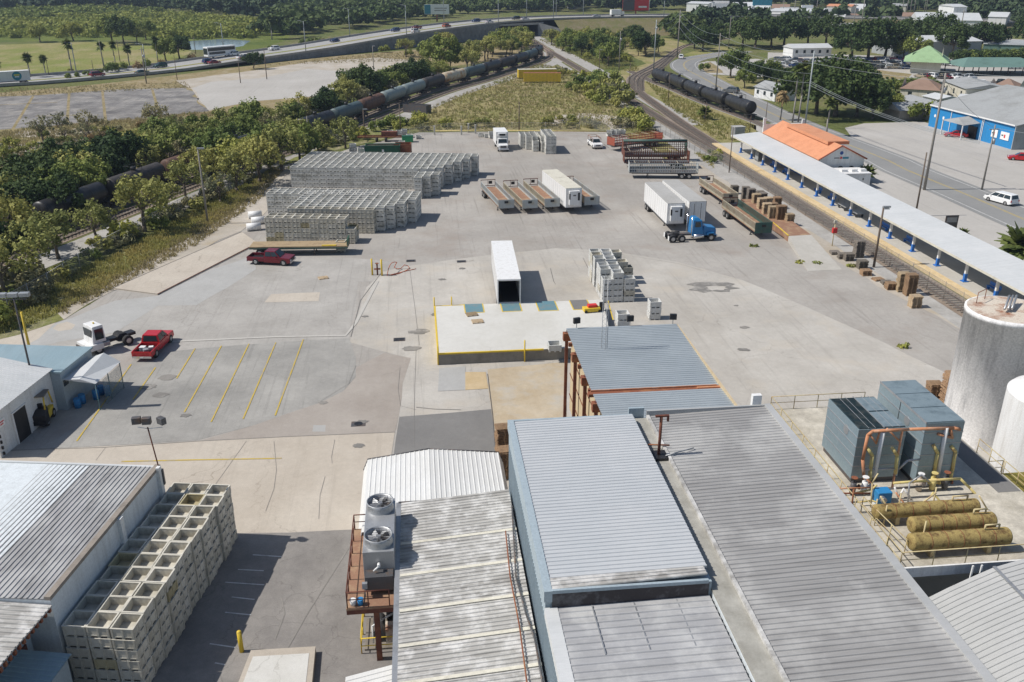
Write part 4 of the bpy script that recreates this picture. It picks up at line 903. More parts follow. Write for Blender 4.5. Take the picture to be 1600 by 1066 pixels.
for k in range(7): mb.cb((.1, -1.2+.0, .2+k*.5), (.12, .12, .25), 0)
mb.build('corner_guard', 'black', s1)
s2 = thing('office_shed', 'pale blue flat-roofed shed behind the forklift at the left', 'shed', (SF.o.x, SF.o.y, 0), T10)
ra, rb_, rc, rd = [SF.inv(G(x, y, 3.7)) for x, y in ((72, 579), (136, 543), (0, 552), (-60, 590))]
xa = .9; y_a = yl1+.02; y_b = rb_[1]
MB().box(-9, y_a, 0, xa, y_b, 3.55).build('wall', 'wall_blue', s2)
MB().box(-9.2, y_a-.1, 3.551, xa+.15, y_b+.15, 3.72).build('roof', 'roof_lean', s2)
MB().box(xa, y_a+.2, 2.2, xa+.04, y_a+.9, 2.75).build('window', 'glass', s2)
s3 = thing('awning', 'peaked pale grey sheet-metal awning on thin posts beside the blue shed', 'awning', (SF.o.x, SF.o.y, 0), T10)
ha = 2.9; ax0, ax1 = xa+.05, xa+2.9; ay0, ay1 = y_a+.1, y_b-.5
MB().add([(ax0, ay0, ha), (ax1, ay0, ha-.3), (ax1, ay1, ha-.3), (ax0, ay1, ha), ((ax0+ax1)/2, ay1, ha+.55), ((ax0+ax1)/2+.1, ay0, ha+.1)],
         [(0, 5, 4, 3), (5, 1, 2, 4), (0, 1, 5), (2, 3, 4)]).build('roof_sheet', 'roofwhite', s3)
for (x, y) in ((ax1-.1, ay0+.1), (ax1-.1, ay1-.1), (ax1-.1, (ay0+ay1)/2)): MB().cyl((x, y, 0), (x, y, ha-.3), .045, n=8).build('post', 'leveler', s3)
MB().quad((ax1-.05, ay0+1.2, 0), (ax1-.05, ay1-.1, 0), (ax1-.05, ay1-.1, 2.4), (ax1-.05, ay0+1.2, 2.4)).build('wire_screen', clear('screen', (.15, .22, .25), .45), s3)
for k, (x, y) in enumerate(((xa+.6, ay0+.5), (xa+.6, ay0+1.3), (xa+1.4, ay0+2.2), (xa+1.4, ay0+3.1), (xa+2.1, ay0+3.0))):
    p = SF(x, y); o = thing('barrel', ('nearest blue barrel under the peaked awning', 'second blue barrel under the peaked awning', 'middle blue barrel behind the wire screen', 'blue barrel at the far wall side behind the wire screen', 'blue barrel next to the wire screen under the awning')[k], 'barrel', p, 0, 'blue barrels under the awning')
    MB().cyl((0, 0, 0), (0, 0, .88), .29, n=16).build('barrel_body', 'tarpblue', o); MB().cyl((0, 0, .28), (0, 0, .31), .305, n=16).cyl((0, 0, .58), (0, 0, .61), .305, n=16).build('hoop', 'stationblue', o)
# poles by the sheds
def pole(px, py, tx, ty, r, label, mat='pole', parts=(), grp=None, name='utility_pole', cat='pole'):
    b0 = G(px, py); h = up(tx, ty, b0); t = thing(name, label, cat, b0, 0, grp)
    MB().cyl((0, 0, 0), (0, 0, h), r, r*.7, 10).build('pole', mat, t); return t, h
t, h = pole(62, 640, 22, 462, .10, 'black lamp pole with three grey lamps behind the blue shed', 'darksteel', name='lamp_pole')
for k, dx in enumerate((-.9, 0, .9)):
    MB().box(dx-.4, -.2, h-.1, dx+.4, .25, h+.25).build('lamp_head', 'steel', t, .03)
MB().box(-1.0, -.04, h-.35, 1.0, .04, h-.28).build('crossarm', 'darksteel', t)
t, h = pole(48, 552, 31, 488, .14, 'leaning faded yellow post behind the blue shed', 'yellow', name='yellow_post', cat='post')
# ================================================================ REFRIGERATION DECK
ZD = 6.0
dA = G(1205, 640, ZD); dNL = G(1402, 890, ZD); dNR = G(1640, 853, ZD); dR = G(1498, 708, ZD); dR2 = G(1600, 790, ZD)
dx0, dx1 = 24.7, 36.2; dy0, dy1 = 36.7, 55.4
rdk = thing('refrigeration_deck', 'raised concrete equipment deck with yellow railings at the right', 'platform', (dx0, dy0, 0))
DW, DL = dx1-dx0, dy1-dy0
MB().box(0, 0, ZD-.55, DW, DL, ZD).build('deck', 'deck', rdk)
MB().box(-.05, -.12, ZD-.5, DW+4, -.001, ZD+.12).build('near_fascia', 'white', rdk)
MB().box(-.12, 0, ZD-.5, -.001, DL, ZD+.15).build('side_fascia', 'white_bldg', rdk)
MB().box(DW-1.6, 6.5, ZD+.0011, DW-.1, DL-5, ZD+.012).build('walkway', 'asphalt_dark', rdk)
for x, y in ((.3, .3), (5, .3), (10, .3), (.3, 9), (10, 9), (.3, 17), (10, 17)): MB().box(x-.2, y-.2, 0, x+.2, y+.2, ZD-.56).build('post', 'steel', rdk)
MB().cyl((.6, .4, ZD-.6), (3.3, .4, 1.5), .14, n=8).cyl((5.2, .4, ZD-.6), (3.6, .4, 1.5), .14, n=8).build('brace', 'steel', rdk)
MB().box(3.6, -.9, 1.0, 3.68, -.82, ZD+.6).box(4.1, -.9, 1.0, 4.18, -.82, ZD+.6).build('ladder', 'white', rdk)
mb = MB(); railing(mb, [(.05, 1.5, ZD), (.05, DL-.1, ZD), (DW*.62, DL-.1, ZD)], 1.05, .03, 1.9); mb.build('railing', 'rail_yellow', rdk)
mb = MB(); railing(mb, [(.1, 1.5, ZD), (.1, .05, ZD), (DW+3.5, .05, ZD)], 1.05, .03, 1.9); mb.build('railing', 'rail_yellow', rdk)
mb = MB(); railing(mb, [(DW-.1, DL-7.5, ZD), (DW-.1, 8.5, ZD)], 1.05, .03, 1.6); mb.build('railing', 'rail_yellow', rdk)
tb = MB(); tb.box(DW+.01, -.1, 4.3, DW+5, DL-8, 4.6); tb.build('lower_walk', 'moss', rdk)
mb = MB(); railing(mb, [(DW+1.6, DL-8.2, 4.6), (DW+1.6, 2, 4.6)], 1.05, .03, 1.5); railing(mb, [(DW+.3, DL-8.1, 4.6), (DW+1.5, DL-8.1, 4.6)], 1.05, .03, 1.5); mb.build('railing', 'rail_yellow', rdk)
# cooling towers
def tower_box(px, w_, l_, h_, label, kind):
    p = px; o = thing('cooling_tower', label, 'cooling tower', (p[0], p[1], ZD), 0, 'cooling towers on the deck')
    MB().box(0, 0, .35, w_, l_, h_).build('casing', 'coolmetal', o)
    MB().box(.1, .1, 0, w_-.1, l_-.1, .349).build('base', 'darksteel', o)
    mb = MB()
    for zz in (.25, .45, .64, .83):
        mb.box(-.02, -.02, .35+(h_-.35)*zz, w_+.02, -.0005, .35+(h_-.35)*zz+.05); mb.box(-.035, 0, .35+(h_-.35)*zz, -.0005, l_, .35+(h_-.35)*zz+.05)
    mb.build('panel_flange', 'steel', o)
    if kind == 0:
        MB().box(.05, .05, h_+.0005, w_-.05, l_-.05, h_+.03).build('louvre_bed', 'louvre', o)
        mb = MB(); nn = 26
        for i in range(nn): mb.box(.08, .08+i*(l_-.16)/nn, h_+.0305, w_*.52, .08+i*(l_-.16)/nn+.05, h_+.075)
        mb.build('louvre_slats', 'louvre', o)
        mb = MB(); mb.box(w_*.54, .1, h_+.031, w_*.97, l_*.48, h_+.08); mb.box(w_*.54, l_*.52, h_+.031, w_*.97, l_*.95, h_+.08); mb.build('fan_cover', 'cooltop', o)
        mb = MB(); mb.box(w_*.52, 0, h_+.03, w_*.535, l_, h_+.1)
        for t in (.2, .34, .7, .85): mb.box(w_*t, 0, h_+.081, w_*t+.025, l_, h_+.1)
        mb.build('roof_rail', 'steel', o)
    else:
        for i in range(3): MB().box(.04, l_*i/3+.03, h_+.001, w_-.04, l_*(i+1)/3-.04, h_+.07).build('top_panel', 'cooltop', o)
        MB().box(-.03, 0, h_-.05, -.001, l_, h_+.09).build('top_rim', 'steel', o)
        MB().box(-.015, l_*.52, h_-1.5, -.0006, l_*.53, h_-.1).build('panel_gap', 'black', o)
    cyl = MB(); cyl.cyl((-.02, l_*.35, h_*.8), (-.001, l_*.35, h_*.8), .32, n=20); cyl.build('makers_plate', 'steel', o)
    return o
a = G(1342, 672, ZD+3.8); a2 = G(1418, 669, ZD+3.8)
c1w = a2.x-a.x; l1 = G(1300, 623, ZD+3.8).y-a.y
tower_box((a.x, a.y), c1w, l1, 3.8, 'cooling tower with dark slatted louvre top, nearer the grey roof', 0)
b_ = G(1448, 662, ZD+4.4); b2 = G(1507, 658, ZD+4.4); l2 = G(1380, 597, ZD+4.4).y-b_.y
tower_box((b_.x, b_.y), b2.x-b_.x, l2, 4.4, 'taller cooling tower with three smooth top panels, nearer the silo', 1)
# pipework in front of the towers
def W(px, py, z): p = G(px, py, z); return p
yp = a.y-.75
def PY(px, py, Y=None): return atY(px, py, yp if Y is None else Y)
def pipe(pts, r, mat, label, Y=None, extra=None):
    P = [PY(x, y, Y) for x, y in pts]
    if extra: P += [Vector(e) for e in extra]
    o = MB().tube(P, r, 10).build('pipe', mat); return tag(o, label, 'pipe', 'pipes before the cooling towers')
pipe([(1370, 795), (1372, 768), (1350, 745), (1348, 718), (1356, 680), (1364, 674), (1420, 671), (1490, 669), (1500, 671)], .10, 'orange_pipe', 'thick orange-pink pipe looping over in front of both cooling towers')
pipe([(1485, 671), (1488, 684), (1465, 678)], .09, 'orange_pipe', 'short orange elbow pipe near the right end of the header')
pipe([(1388, 795), (1398, 740), (1410, 672)], .07, 'orange_pipe', 'slim rust-red riser between the two cooling towers')
pipe([(1360, 680), (1369, 693), (1374, 676)], .06, 'orange_pipe', 'small orange V-shaped pipe under the header')
pipe([(1410, 672), (1406, 690), (1386, 670)], .06, 'orange_pipe', 'slanting orange pipe joining the middle of the header')
for k, (pts, lb_) in enumerate(((((1355, 700), (1363, 712), (1360, 735), (1359, 750)), 'yellow goose-neck pipe on the louvred tower, left'), (((1394, 700), (1402, 712), (1399, 740)), 'yellow goose-neck pipe on the louvred tower, right'), (((1458, 695), (1465, 708), (1460, 735), (1458, 745)), 'yellow goose-neck pipe left of the white riser on the taller tower'), (((1486, 697), (1493, 706), (1488, 735), (1484, 752)), 'yellow goose-neck pipe at the right end of the taller tower'))):
    pipe(pts, .11, 'yellow_pipe', lb_)
pipe([(1366, 745), (1380, 676)], .12, 'white', 'fat white pipe rising in front of the louvred tower')
pipe([(1464, 748), (1479, 668)], .13, 'white', 'fat white pipe rising in front of the taller tower')
pipe([(1350, 734), (1405, 732), (1418, 720), (1438, 718)], .07, 'steel', 'grey bent pipe running between the two towers')
pipe([(1396, 755), (1450, 751), (1500, 748), (1515, 762), (1550, 800), (1566, 816), (1546, 818)], .08, 'yellow_pipe', 'long pale yellow pipe along the tower feet and down beside the tanks', yp-1.1)
pipe([(1455, 775), (1458, 770), (1498, 820)], .06, 'yellow_pipe', 'pale yellow pipe slanting over the middle tank', yp-2.6)
pipe([(1376, 776), (1406, 822), (1440, 860)], .05, 'rail_yellow', 'thin yellow pipe slanting down to the nearest tank', yp-2.4)
pipe([(1400, 770), (1438, 820)], .05, 'orange_pipe', 'slanting orange pipe crossing the farthest tank', yp-2.2)
pipe([(1330, 772), (1362, 765), (1370, 758)], .06, 'yellow_pipe', 'short yellow pipe beside the blue pump', yp-1.2)
pipe([(1300, 764), (1360, 762)], .05, 'orange_pipe', 'upper of two rusty pipes crossing to the grey roof', yp-1.2)
pipe([(1300, 771), (1362, 771)], .05, 'rust', 'lower of two rusty pipes crossing to the grey roof', yp-1.3)
for Y_, m_, r_, pts, lb_ in ((-1.9, 'rail_yellow', .045, [(1360, 800), (1363, 755), (1372, 740)], 'thin yellow riser left of the blue pump'), (-1.6, 'steel', .05, [(1418, 790), (1421, 755), (1440, 742), (1452, 752)], 'bent grey pipe under the taller tower'), (-1.4, 'white', .06, [(1398, 762), (1404, 778), (1412, 764), (1424, 780)], 'white zigzag pipe between the tower feet'), (-1.7, 'yellow_pipe', .05, [(1340, 785), (1362, 782), (1384, 790)], 'yellow pipe low beside the blue pump'), (-2.3, 'rust', .05, [(1330, 800), (1334, 765)], 'rusty stand post at the left deck edge'), (-3.0, 'rail_yellow', .05, [(1432, 812), (1432, 792), (1463, 770)], 'yellow frame pipe over the farthest tank'), (-1.2, 'darksteel', .06, [(1375, 765), (1440, 760)], 'dark pipe along the foot of the towers'), (-2.9, 'rail_yellow', .05, [(1552, 818), (1545, 800), (1530, 775)], 'yellow pipe end dropping beside the tanks')):
    pipe(pts, r_, m_, lb_, yp+Y_)
mb = MB(); ra_, rb2 = G(1345, 800, ZD), G(1412, 868, ZD); railing(mb, [ra_, rb2], 1.05, .03, 1.6); mb.build('railing', 'rail_yellow', rdk).location = (-dx0, -dy0, 0)
for k, (x, y, m_, lb_) in enumerate(((1335, 750, 'darksteel', 'dark pump cluster at the foot of the louvred tower'), (1352, 752, 'white', 'white valve cluster beside the dark pump'), (1437, 755, 'silotop', 'pale valve cluster under the bent grey pipe'), (1460, 745, 'yellow_pipe', 'yellow valve cluster at the foot of the white riser'), (1480, 742, 'darksteel', 'round dark motor at the foot of the taller tower'))):
    p = atY(x, y, yp-.5); o = thing('valve_cluster', lb_, 'valves', (p.x, p.y, ZD)); rg = random.Random(k)
    MB().cyl((0, 0, .1), (0, 0, .9), .18, n=12).build('valve_body', m_, o)
    MB().cyl((-.35, 0, .55), (.35, 0, .55), .1, n=10).cyl((0, 0, .9), (0, 0, 1.2), .06, n=8).build('valve_pipe', m_, o)
    MB().cyl((0, 0, 1.2), (0, 0, 1.24), .2, n=14).cyl((.35, 0, .55), (.40, 0, .55), .17, n=12).build('handwheel', ('rust', 'white', 'white', 'yellow_pipe', 'rust')[k], o)
pz_ = G(1377, 785, ZD); o = thing('blue_pump', 'bright blue pump housing beside the orange pipe', 'pump', (pz_.x, pz_.y, ZD))
MB().box(-.45, -.3, .0, .45, .4, .85).build('housing', 'tarpblue', o, .05); MB().cyl((-.2, -.3, .5), (-.2, -.6, .5), .18, n=12).build('inlet', 'steel', o)
# three insulated receiver tanks
for k, (l, r, by, rad, lb_) in enumerate((((1370, 795), (1525, 785), 815, .48, 'farthest of the three mossy yellow tanks, nearest the cooling towers'), ((1428, 818), (1548, 806), 836, .52, 'middle of the three mossy yellow tanks'), ((1425, 842), (1574, 834), 860, .54, 'nearest of the three mossy yellow tanks, along the railing'))):
    p0 = G(l[0], l[1], ZD+1.0); p1 = G(r[0], r[1], ZD+1.0); yy = (p0.y+p1.y)/2
    o = thing('receiver_tank', lb_, 'tank', (p0.x, yy, ZD), 0, 'yellow insulated tanks'); Lx = p1.x-p0.x; rr = rad*.9
    mb = MB(); mb.cyl((0, 0, rr+.35), (Lx, 0, rr+.35), rr, n=24, caps=False); mb.ball((0, 0, rr+.35), rr, 20, 12, (.45, 1, 1)).ball((Lx, 0, rr+.35), rr, 20, 12, (.45, 1, 1)); mb.build('tank_shell', 'tank_yellow', o)
    for x in (Lx*.2, Lx*.8): MB().box(x-.12, -rr*.8, 0, x+.12, rr*.8, .6).build('saddle', 'rail_yellow', o)
    MB().tube([(Lx*.75, 0, rr*2+.3), (Lx*.75, 0, rr*2+.65), (Lx*.9, 0, rr*2+.65), (Lx*.9, 0, rr*2+.3)], .05, 8).build('pipe', 'rail_yellow', o)
    for i in range(1, 6): MB().cyl((Lx*i/6, 0, rr+.35), (Lx*i/6+.03, 0, rr+.35), rr+.012, n=24).build('band', 'rust', o)
# scattered stand posts and rails on the deck
for x, y, h in ((1400, 812, 1.8), (1455, 800, 1.7), (1380, 822, 1.4), (1365, 812, 1.4), (1437, 862, 2.0)):
    p = G(x, y, ZD); tag(MB().cyl(p, p+Vector((0, 0, h)), .045, n=6).cyl(p, p+Vector((0, 0, .05)), .14, n=8).build('pipe_stand', 'rail_yellow'), {1400: 'thin yellow stand near the middle of the farthest tank', 1455: 'thin yellow stand behind the right half of the farthest tank', 1380: 'thin yellow stand left of the farthest tank', 1365: 'thin yellow stand by the left deck railing', 1437: 'pale stand in front of the nearest tank'}[x], 'stand', 'pipe stands between the tanks')
# silo and tank
cS = G(1578, 484, 11.0); rS = 3.15
so = thing('silo', 'tall weathered white concrete silo with black mildew streaks', 'silo', (cS.x, cS.y, 0))
mb = MB(); n = 64; prof = [(rS, 0), (rS, 10.6), (rS+.05, 10.6), (rS+.05, 11.0), (rS-.1, 11.02)]
Pt = []
for r_, z_ in prof: Pt += [(r_*math.cos(2*math.pi*i/n), r_*math.sin(2*math.pi*i/n), z_) for i in range(n)]
mb.add(Pt, [(j*n+i, j*n+(i+1) % n, (j+1)*n+(i+1) % n, (j+1)*n+i) for j in range(4) for i in range(n)], True); mb.build('shell', 'silo', so)
MB().cyl((0, 0, 10.9), (0, 0, 11.015), rS-.09, n=48, smooth=False).build('roof', 'silotop', so)
for k in range(3): MB().tube([(-.9+k*.3, -.6, 11.3), (.6+k*.3, 1.2, 11.7)], .09).build('roof_pipe', 'steel', so)
mb = MB(); railing(mb, [(-1.8, 1.6, 11.0), (-.6, 2.4, 11.0)], .9, .03, 1.2, False); mb.build('roof_rail', 'rust', so)
cT = G(1655, 612, 8.2); rT = 3.2
to = thing('white_tank', 'smooth white cylindrical tank in front of the weathered silo', 'tank', (cT.x, cT.y, 0))
MB().cyl((0, 0, 0), (0, 0, 7.9), rT, n=56, caps=False).build('shell', 'white', to)
mb = MB(); Pt = []
for r_, z_ in ((rT, 7.9), (rT*.93, 8.15), (rT*.6, 8.5), (.01, 8.7)): Pt += [(r_*math.cos(2*math.pi*i/56), r_*math.sin(2*math.pi*i/56), z_) for i in range(56)]
mb.add(Pt, [(j*56+i, j*56+(i+1) % 56, (j+1)*56+(i+1) % 56, (j+1)*56+i) for j in range(3) for i in range(56)], True); mb.build('dome', 'white', to)
# arched roof, bottom right
aY0 = 26.0
A0 = G(1438, 940, 4.6); ah = thing('arched_hall', 'hall with a curved light grey ribbed roof at the lower right corner', 'building', (A0.x, 20, 0))
prof = []
Y0 = A0.y
for x, y in ((1438, 940), (1480, 919), (1515, 903), (1552, 887), (1600, 873), (1660, 860)):
    p = atY(x, y, Y0); prof.append((p.x-A0.x, p.z))
mb = MB(); pit = .33; nrib = int((Y0-18)/pit)
for i in range(nrib):
    y1_ = Y0-20-i*pit
    for (x0_, z0_), (x1_, z1_) in zip(prof, prof[1:]):
        sm = 4
        mb.add([(x0_, y1_, z0_), (x1_, y1_, z1_), (x1_, y1_-.22, z1_), (x0_, y1_-.22, z0_), (x1_, y1_-.25, z1_+.05), (x0_, y1_-.25, z0_+.05), (x1_, y1_-.31, z1_+.05), (x0_, y1_-.31, z0_+.05), (x1_, y1_-pit, z1_), (x0_, y1_-pit, z0_)],
               [(0, 3, 2, 1), (3, 5, 4, 2), (5, 7, 6, 4), (7, 9, 8, 6)])
mb.build('roof', 'roof_arch', ah)
mb = MB()
n = len(prof); mb.add([(x, Y0-20-.2, 0) for x, z in prof]+[(x, Y0-20-.2, z-.02) for x, z in prof], [(i, i+1, n+i+1, n+i) for i in range(n-1)])
mb.box(.02, -2, 0, .2, Y0-20-.2, prof[0][1]-.05); mb.build('wall', 'coolmetal', ah)
MB().box(prof[3][0]-.05, -2, prof[3][1]+.03, prof[3][0]+.12, Y0-20, prof[3][1]+.1).build('roof_seam', 'steel', ah)
MB().box(prof[4][0]-.2, 8, prof[4][1]+.02, prof[4][0]+4, 12.5, prof[4][1]+.55).build('louvre_vent', 'darksteel', ah)
# ================================================================ VEHICLES
def wheel(parent, x, y, r, w_, two=True, name='wheel'):
    o = MB().cyl((x-w_/2, y, r), (x+w_/2, y, r), r, n=18).build(name, 'rubber', parent)
    s_ = 1 if x > 0 else -1
    MB().cyl((x+s_*(w_/2-.02), y, r), (x+s_*(w_/2+.012), y, r), r*.6, r*.5, n=12).build('rim', 'rim', o)
    return o
def car(kind, paint_, label, loc, rz, group=None, lod=0, cat=None, name=None):
    K = {'sedan': (4.8, 1.82, 1.45), 'suv': (4.8, 1.95, 1.78), 'van': (5.1, 2.0, 1.78), 'pickup': (5.85, 2.0, 1.85)}[kind]
    Lc, Wc, Hc = K; hl_, hw = Lc/2, Wc/2
    t = thing(name or {'sedan': 'parked_car', 'suv': 'parked_car', 'van': 'minivan', 'pickup': 'pickup_truck'}[kind], label, cat or {'sedan': 'car', 'suv': 'car', 'van': 'minivan', 'pickup': 'pickup'}[kind], loc, rz, group)
    bev = .06 if lod == 0 else 0
    if kind == 'sedan':
        low = [(-hl_, .35), (-hl_+.05, .85), (-hl_+.9, .93), (hl_-1.3, .9), (hl_-.1, .7), (hl_, .35), (hl_-.3, .22), (-hl_+.3, .22)]; gh = (-hl_+.5, hl_-1.15, -hl_+1.35, hl_-2.1)
        wy = (-hl_+.95, hl_-.95); r = .33
    elif kind == 'suv':
        low = [(-hl_, .4), (-hl_+.03, 1.02), (hl_-1.25, 1.05), (hl_-.12, .9), (hl_, .4), (hl_-.3, .28), (-hl_+.3, .28)]; gh = (-hl_+.05, hl_-1.1, -hl_+.45, hl_-1.9); wy = (-hl_+.95, hl_-.95); r = .38
    elif kind == 'van':
        low = [(-hl_, .38), (-hl_+.03, 1.0), (hl_-1.0, 1.02), (hl_-.1, .78), (hl_, .38), (hl_-.3, .26), (-hl_+.3, .26)]; gh = (-hl_+.03, hl_-.8, -hl_+.3, hl_-1.85); wy = (-hl_+.95, hl_-.95); r = .36
    else:
        low = [(-hl_, .5), (-hl_, 1.08), (hl_-1.5, 1.12), (hl_-.08, 1.02), (hl_, .5), (hl_-.35, .36), (-hl_+.3, .4)]; gh = (-.62, hl_-1.35, -.5, hl_-2.05); wy = (-hl_+1.15, hl_-.95); r = .42
    belt = {'sedan': .9, 'suv': 1.02, 'van': 1.0, 'pickup': 1.1}[kind]
    mb = MB()
    if kind == 'pickup':
        yb = -.66
        mb.side([(yb, .4), (yb, 1.09), (hl_-1.5, 1.12), (hl_-.08, 1.02), (hl_, .5), (hl_-.35, .36)], -hw, hw)
        mb.box(-hw, -hl_, .5, hw, yb, .72); mb.box(-hw, -hl_, .721, -hw+.12, yb, 1.08); mb.box(hw-.12, -hl_, .721, hw, yb, 1.08); mb.box(-hw+.121, -hl_, .721, hw-.121, -hl_+.08, 1.08)
    else: mb.side(low, -hw, hw)
    mb.frust(gh[0], gh[1], gh[2], gh[3], belt, Hc, hw-.06, hw-.26)
    mb.build('body', paint_, t, bev)
    g = MB(); wb, wt = hw-.06, hw-.26
    B = [(-wb, gh[0], belt), (wb, gh[0], belt), (wb, gh[1], belt), (-wb, gh[1], belt)]; T = [(-wt, gh[2], Hc), (wt, gh[2], Hc), (wt, gh[3], Hc), (-wt, gh[3], Hc)]
    of = .03
    g.fquad(B[0], B[1], T[1], T[0], .1, .9, .18, .88, of); g.fquad(B[2], B[3], T[3], T[2], .06, .94, .1, .93, of)
    for q in ((B[1], B[2], T[2], T[1]), (B[3], B[0], T[0], T[3])):
        for u0, u1 in (((.05, .33), (.36, .62), (.65, .95)) if kind in ('van', 'suv') else ((.08, .48), (.52, .92))): g.fquad(*q, u0, u1, .16, .86, of)
    g.build('windows', 'glass', t)
    for x in (-hw+.1, hw-.1):
        for y in wy: wheel(t, x, y, r, .24)
    if lod < 2:
        MB().box(-hw+.05, hl_-.06, .42, hw-.05, hl_+.07, .62).build('front_bumper', 'chrome' if kind == 'pickup' else paint_, t)
        MB().box(-hw+.05, -hl_-.1, .42, hw-.05, -hl_+.02, .62).build('rear_bumper', 'chrome' if kind == 'pickup' else paint_, t)
        for s_ in (-1, 1):
            MB().box(s_*(hw-.28)-.16, hl_-.13, .66, s_*(hw-.28)+.16, hl_+.015, .84).build('headlight', 'white', t)
            MB().box(s_*(hw-.13)-.09, -hl_-.015, .68, s_*(hw-.13)+.09, -hl_+.05, .98).build('tail_light', 'logo_red', t)
            MB().box(s_*(hw+.1)-.09, gh[1]-.55, belt+.03, s_*(hw+.1)+.09, gh[1]-.47, belt+.2).build('mirror', paint_, t)
        MB().box(-.5, hl_-.03, .68, .5, hl_+.03, .86).build('grille', 'black', t)
        MB().box(-.16, -hl_-.115, .44, .16, -hl_-.101, .56).build('number_plate', 'frp', t)
    if kind == 'pickup': MB().box(-hw+.12, -hl_+.08, .7205, hw-.12, -.67, .735).build('bed_liner', 'black', t)
    return t
def head(px, py, qx, qy):      # compass of a thing whose +y points from one photo ground point to another
    a, b = G(px, py), G(qx, qy); return math.atan2(-(b.x-a.x), b.y-a.y), (a+b)/2
rz, c = head(392, 410, 458, 413)
car('pickup', 'maroon', 'maroon crew-cab pickup truck parked beside the wooden flatbed trailer', c, rz)
rz, c = head(226, 563, 256, 532)
pk = car('pickup', 'red', 'bright red pickup truck with boxes in its open bed, beside the terminal tractor', c, rz)
fr = Frame(c, rz)
for k, (x, y, s_, m_) in enumerate(((-.4, -1.6, .5, 'white'), (.35, -1.4, .4, 'white'), (.1, -2.1, .45, 'steel'))):
    p = fr(x, y); o = thing('box', ('white box on the left in the red pickup bed', 'small white box on the right in the red pickup bed', 'grey box by the tailgate of the red pickup')[k], 'box', (p.x, p.y, .74), rz+.3*k)
    MB().box(-s_/2, -s_/2, 0, s_/2, s_/2, s_*.6).build('box_body', m_, o, .02); MB().box(-s_/2-.02, -s_/2-.02, s_*.6, s_/2+.02, s_/2+.02, s_*.66).build('lid', m_, o)
# ---- terminal tractor
rz, c = head(196, 534, 150, 549)
t = thing('terminal_tractor', 'white terminal tractor with an offset cab and black frame', 'truck', c, rz)
MB().box(-.45, -2.6, .65, .45, 2.6, .95).build('chassis', 'black', t)
MB().box(-1.2, 1.2, .55, 1.2, 2.75, 1.15).build('front_body', 'white', t, .04)
MB().frust(.75, 2.15, .85, 1.9, 1.15, 2.9, .95, .9).build('cab', 'white', t, .05)
g = MB(); g.box(-.75, 2.0, 1.55, .75, 2.06, 2.6); g.build('windscreen', 'glass', t)
MB().box(-.97, .95, 1.5, -.94, 1.8, 2.6).box(.94, .95, 1.5, .97, 1.8, 2.6).build('side_window', 'glass', t)
MB().box(-1.22, 2.76, .5, 1.22, 2.86, .85).build('bumper', 'darksteel', t)
MB().frust(-1.7, -.6, -1.5, -.9, .951, 1.15, .5, .4).build('fifth_wheel', 'rubber', t)
MB().cyl((.0, 1.3, 2.9), (.0, 1.3, 3.05), .08, n=10).build('beacon', 'yellow', t)
for y in (1.7, -1.4):
    for x in (-.95, .95): wheel(t, x, y, .5, .45 if y < 0 else .3)
MB().box(-.7, .3, .5, -.46, 1.1, .9).build('fuel_tank', 'steel', t)
# ---- forklift
rz, c = head(60, 670, 76, 644)
t = thing('forklift', 'yellow and black forklift parked before the shed doorway', 'forklift', c, rz); t.scale = (1.25, 1.25, 1.2)
MB().box(-.6, -1.2, .35, .6, .7, .9).build('body', 'yellow', t, .06)
MB().side([(-1.3, .3), (-1.35, 1.0), (-.9, 1.3), (-.5, 1.3), (-.5, .3)], -.62, .62).build('counterweight', 'black', t, .05); MB().box(-.64, -1.38, .3, .64, -.6, .6).build('bumper', 'black', t)
MB().box(-.35, -.5, .9, .35, .1, 1.15).box(-.35, -.62, 1.15, .35, -.5, 1.6).build('seat', 'black', t)
mb = MB()
for x in (-.55, .55): mb.tube([(x, -.9, 1.2), (x, -.7, 2.15), (x, .35, 2.15), (x, .75, 1.0)], .06, 6)
mb.build('overhead_guard', 'yellow', t)
MB().box(-.62, -.75, 2.15, .62, .4, 2.22).build('guard_roof', 'woodgrey', t)
mb = MB()
for x in (-.35, .35): mb.box(x-.06, .85, .1, x+.06, 1.0, 2.3)
for z in (.5, 1.3, 2.25): mb.box(-.35, .86, z, .35, .98, z+.1)
mb.build('mast', 'black', t)
for x in (-.3, .3): MB().box(x-.06, 1.0, .1, x+.06, 2.1, .16).build('fork', 'darksteel', t)
for x in (-.5, .5):
    wheel(t, x, .45, .33, .26); wheel(t, x, -.85, .28, .22)
# ---- blue tractor unit
rz, c = head(1044, 376, 1112, 373)
t = thing('tractor_unit', 'bright blue semi truck tractor without a trailer, facing right', 'truck', c, rz)
MB().box(-.42, -3.3, .75, .42, 3.0, 1.0).build('chassis', 'darksteel', t)
MB().side([(1.5, .75), (1.5, 2.1), (3.25, 1.85), (3.4, 1.5), (3.42, .75)], -.85, .85).build('bonnet', 'truckblue', t, .08)
MB().frust(-.1, 1.5, .0, 1.2, .8, 3.0, 1.12, 1.0).build('cab', 'truckblue', t, .06)
MB().frust(-.0, 1.1, .1, .7, 3.0, 3.3, .9, .7).build('roof_fairing', 'truckblue', t, .04)
g = MB(); a_ = [(-1.12, -.1, .8), (1.12, -.1, .8), (1.12, 1.5, .8), (-1.12, 1.5, .8)]; b2_ = [(-1, 0, 3.0), (1, 0, 3.0), (1, 1.2, 3.0), (-1, 1.2, 3.0)]
g.fquad(a_[2], a_[3], b2_[3], b2_[2], .08, .92, .62, .92, .05); g.build('windscreen', 'glass', t)
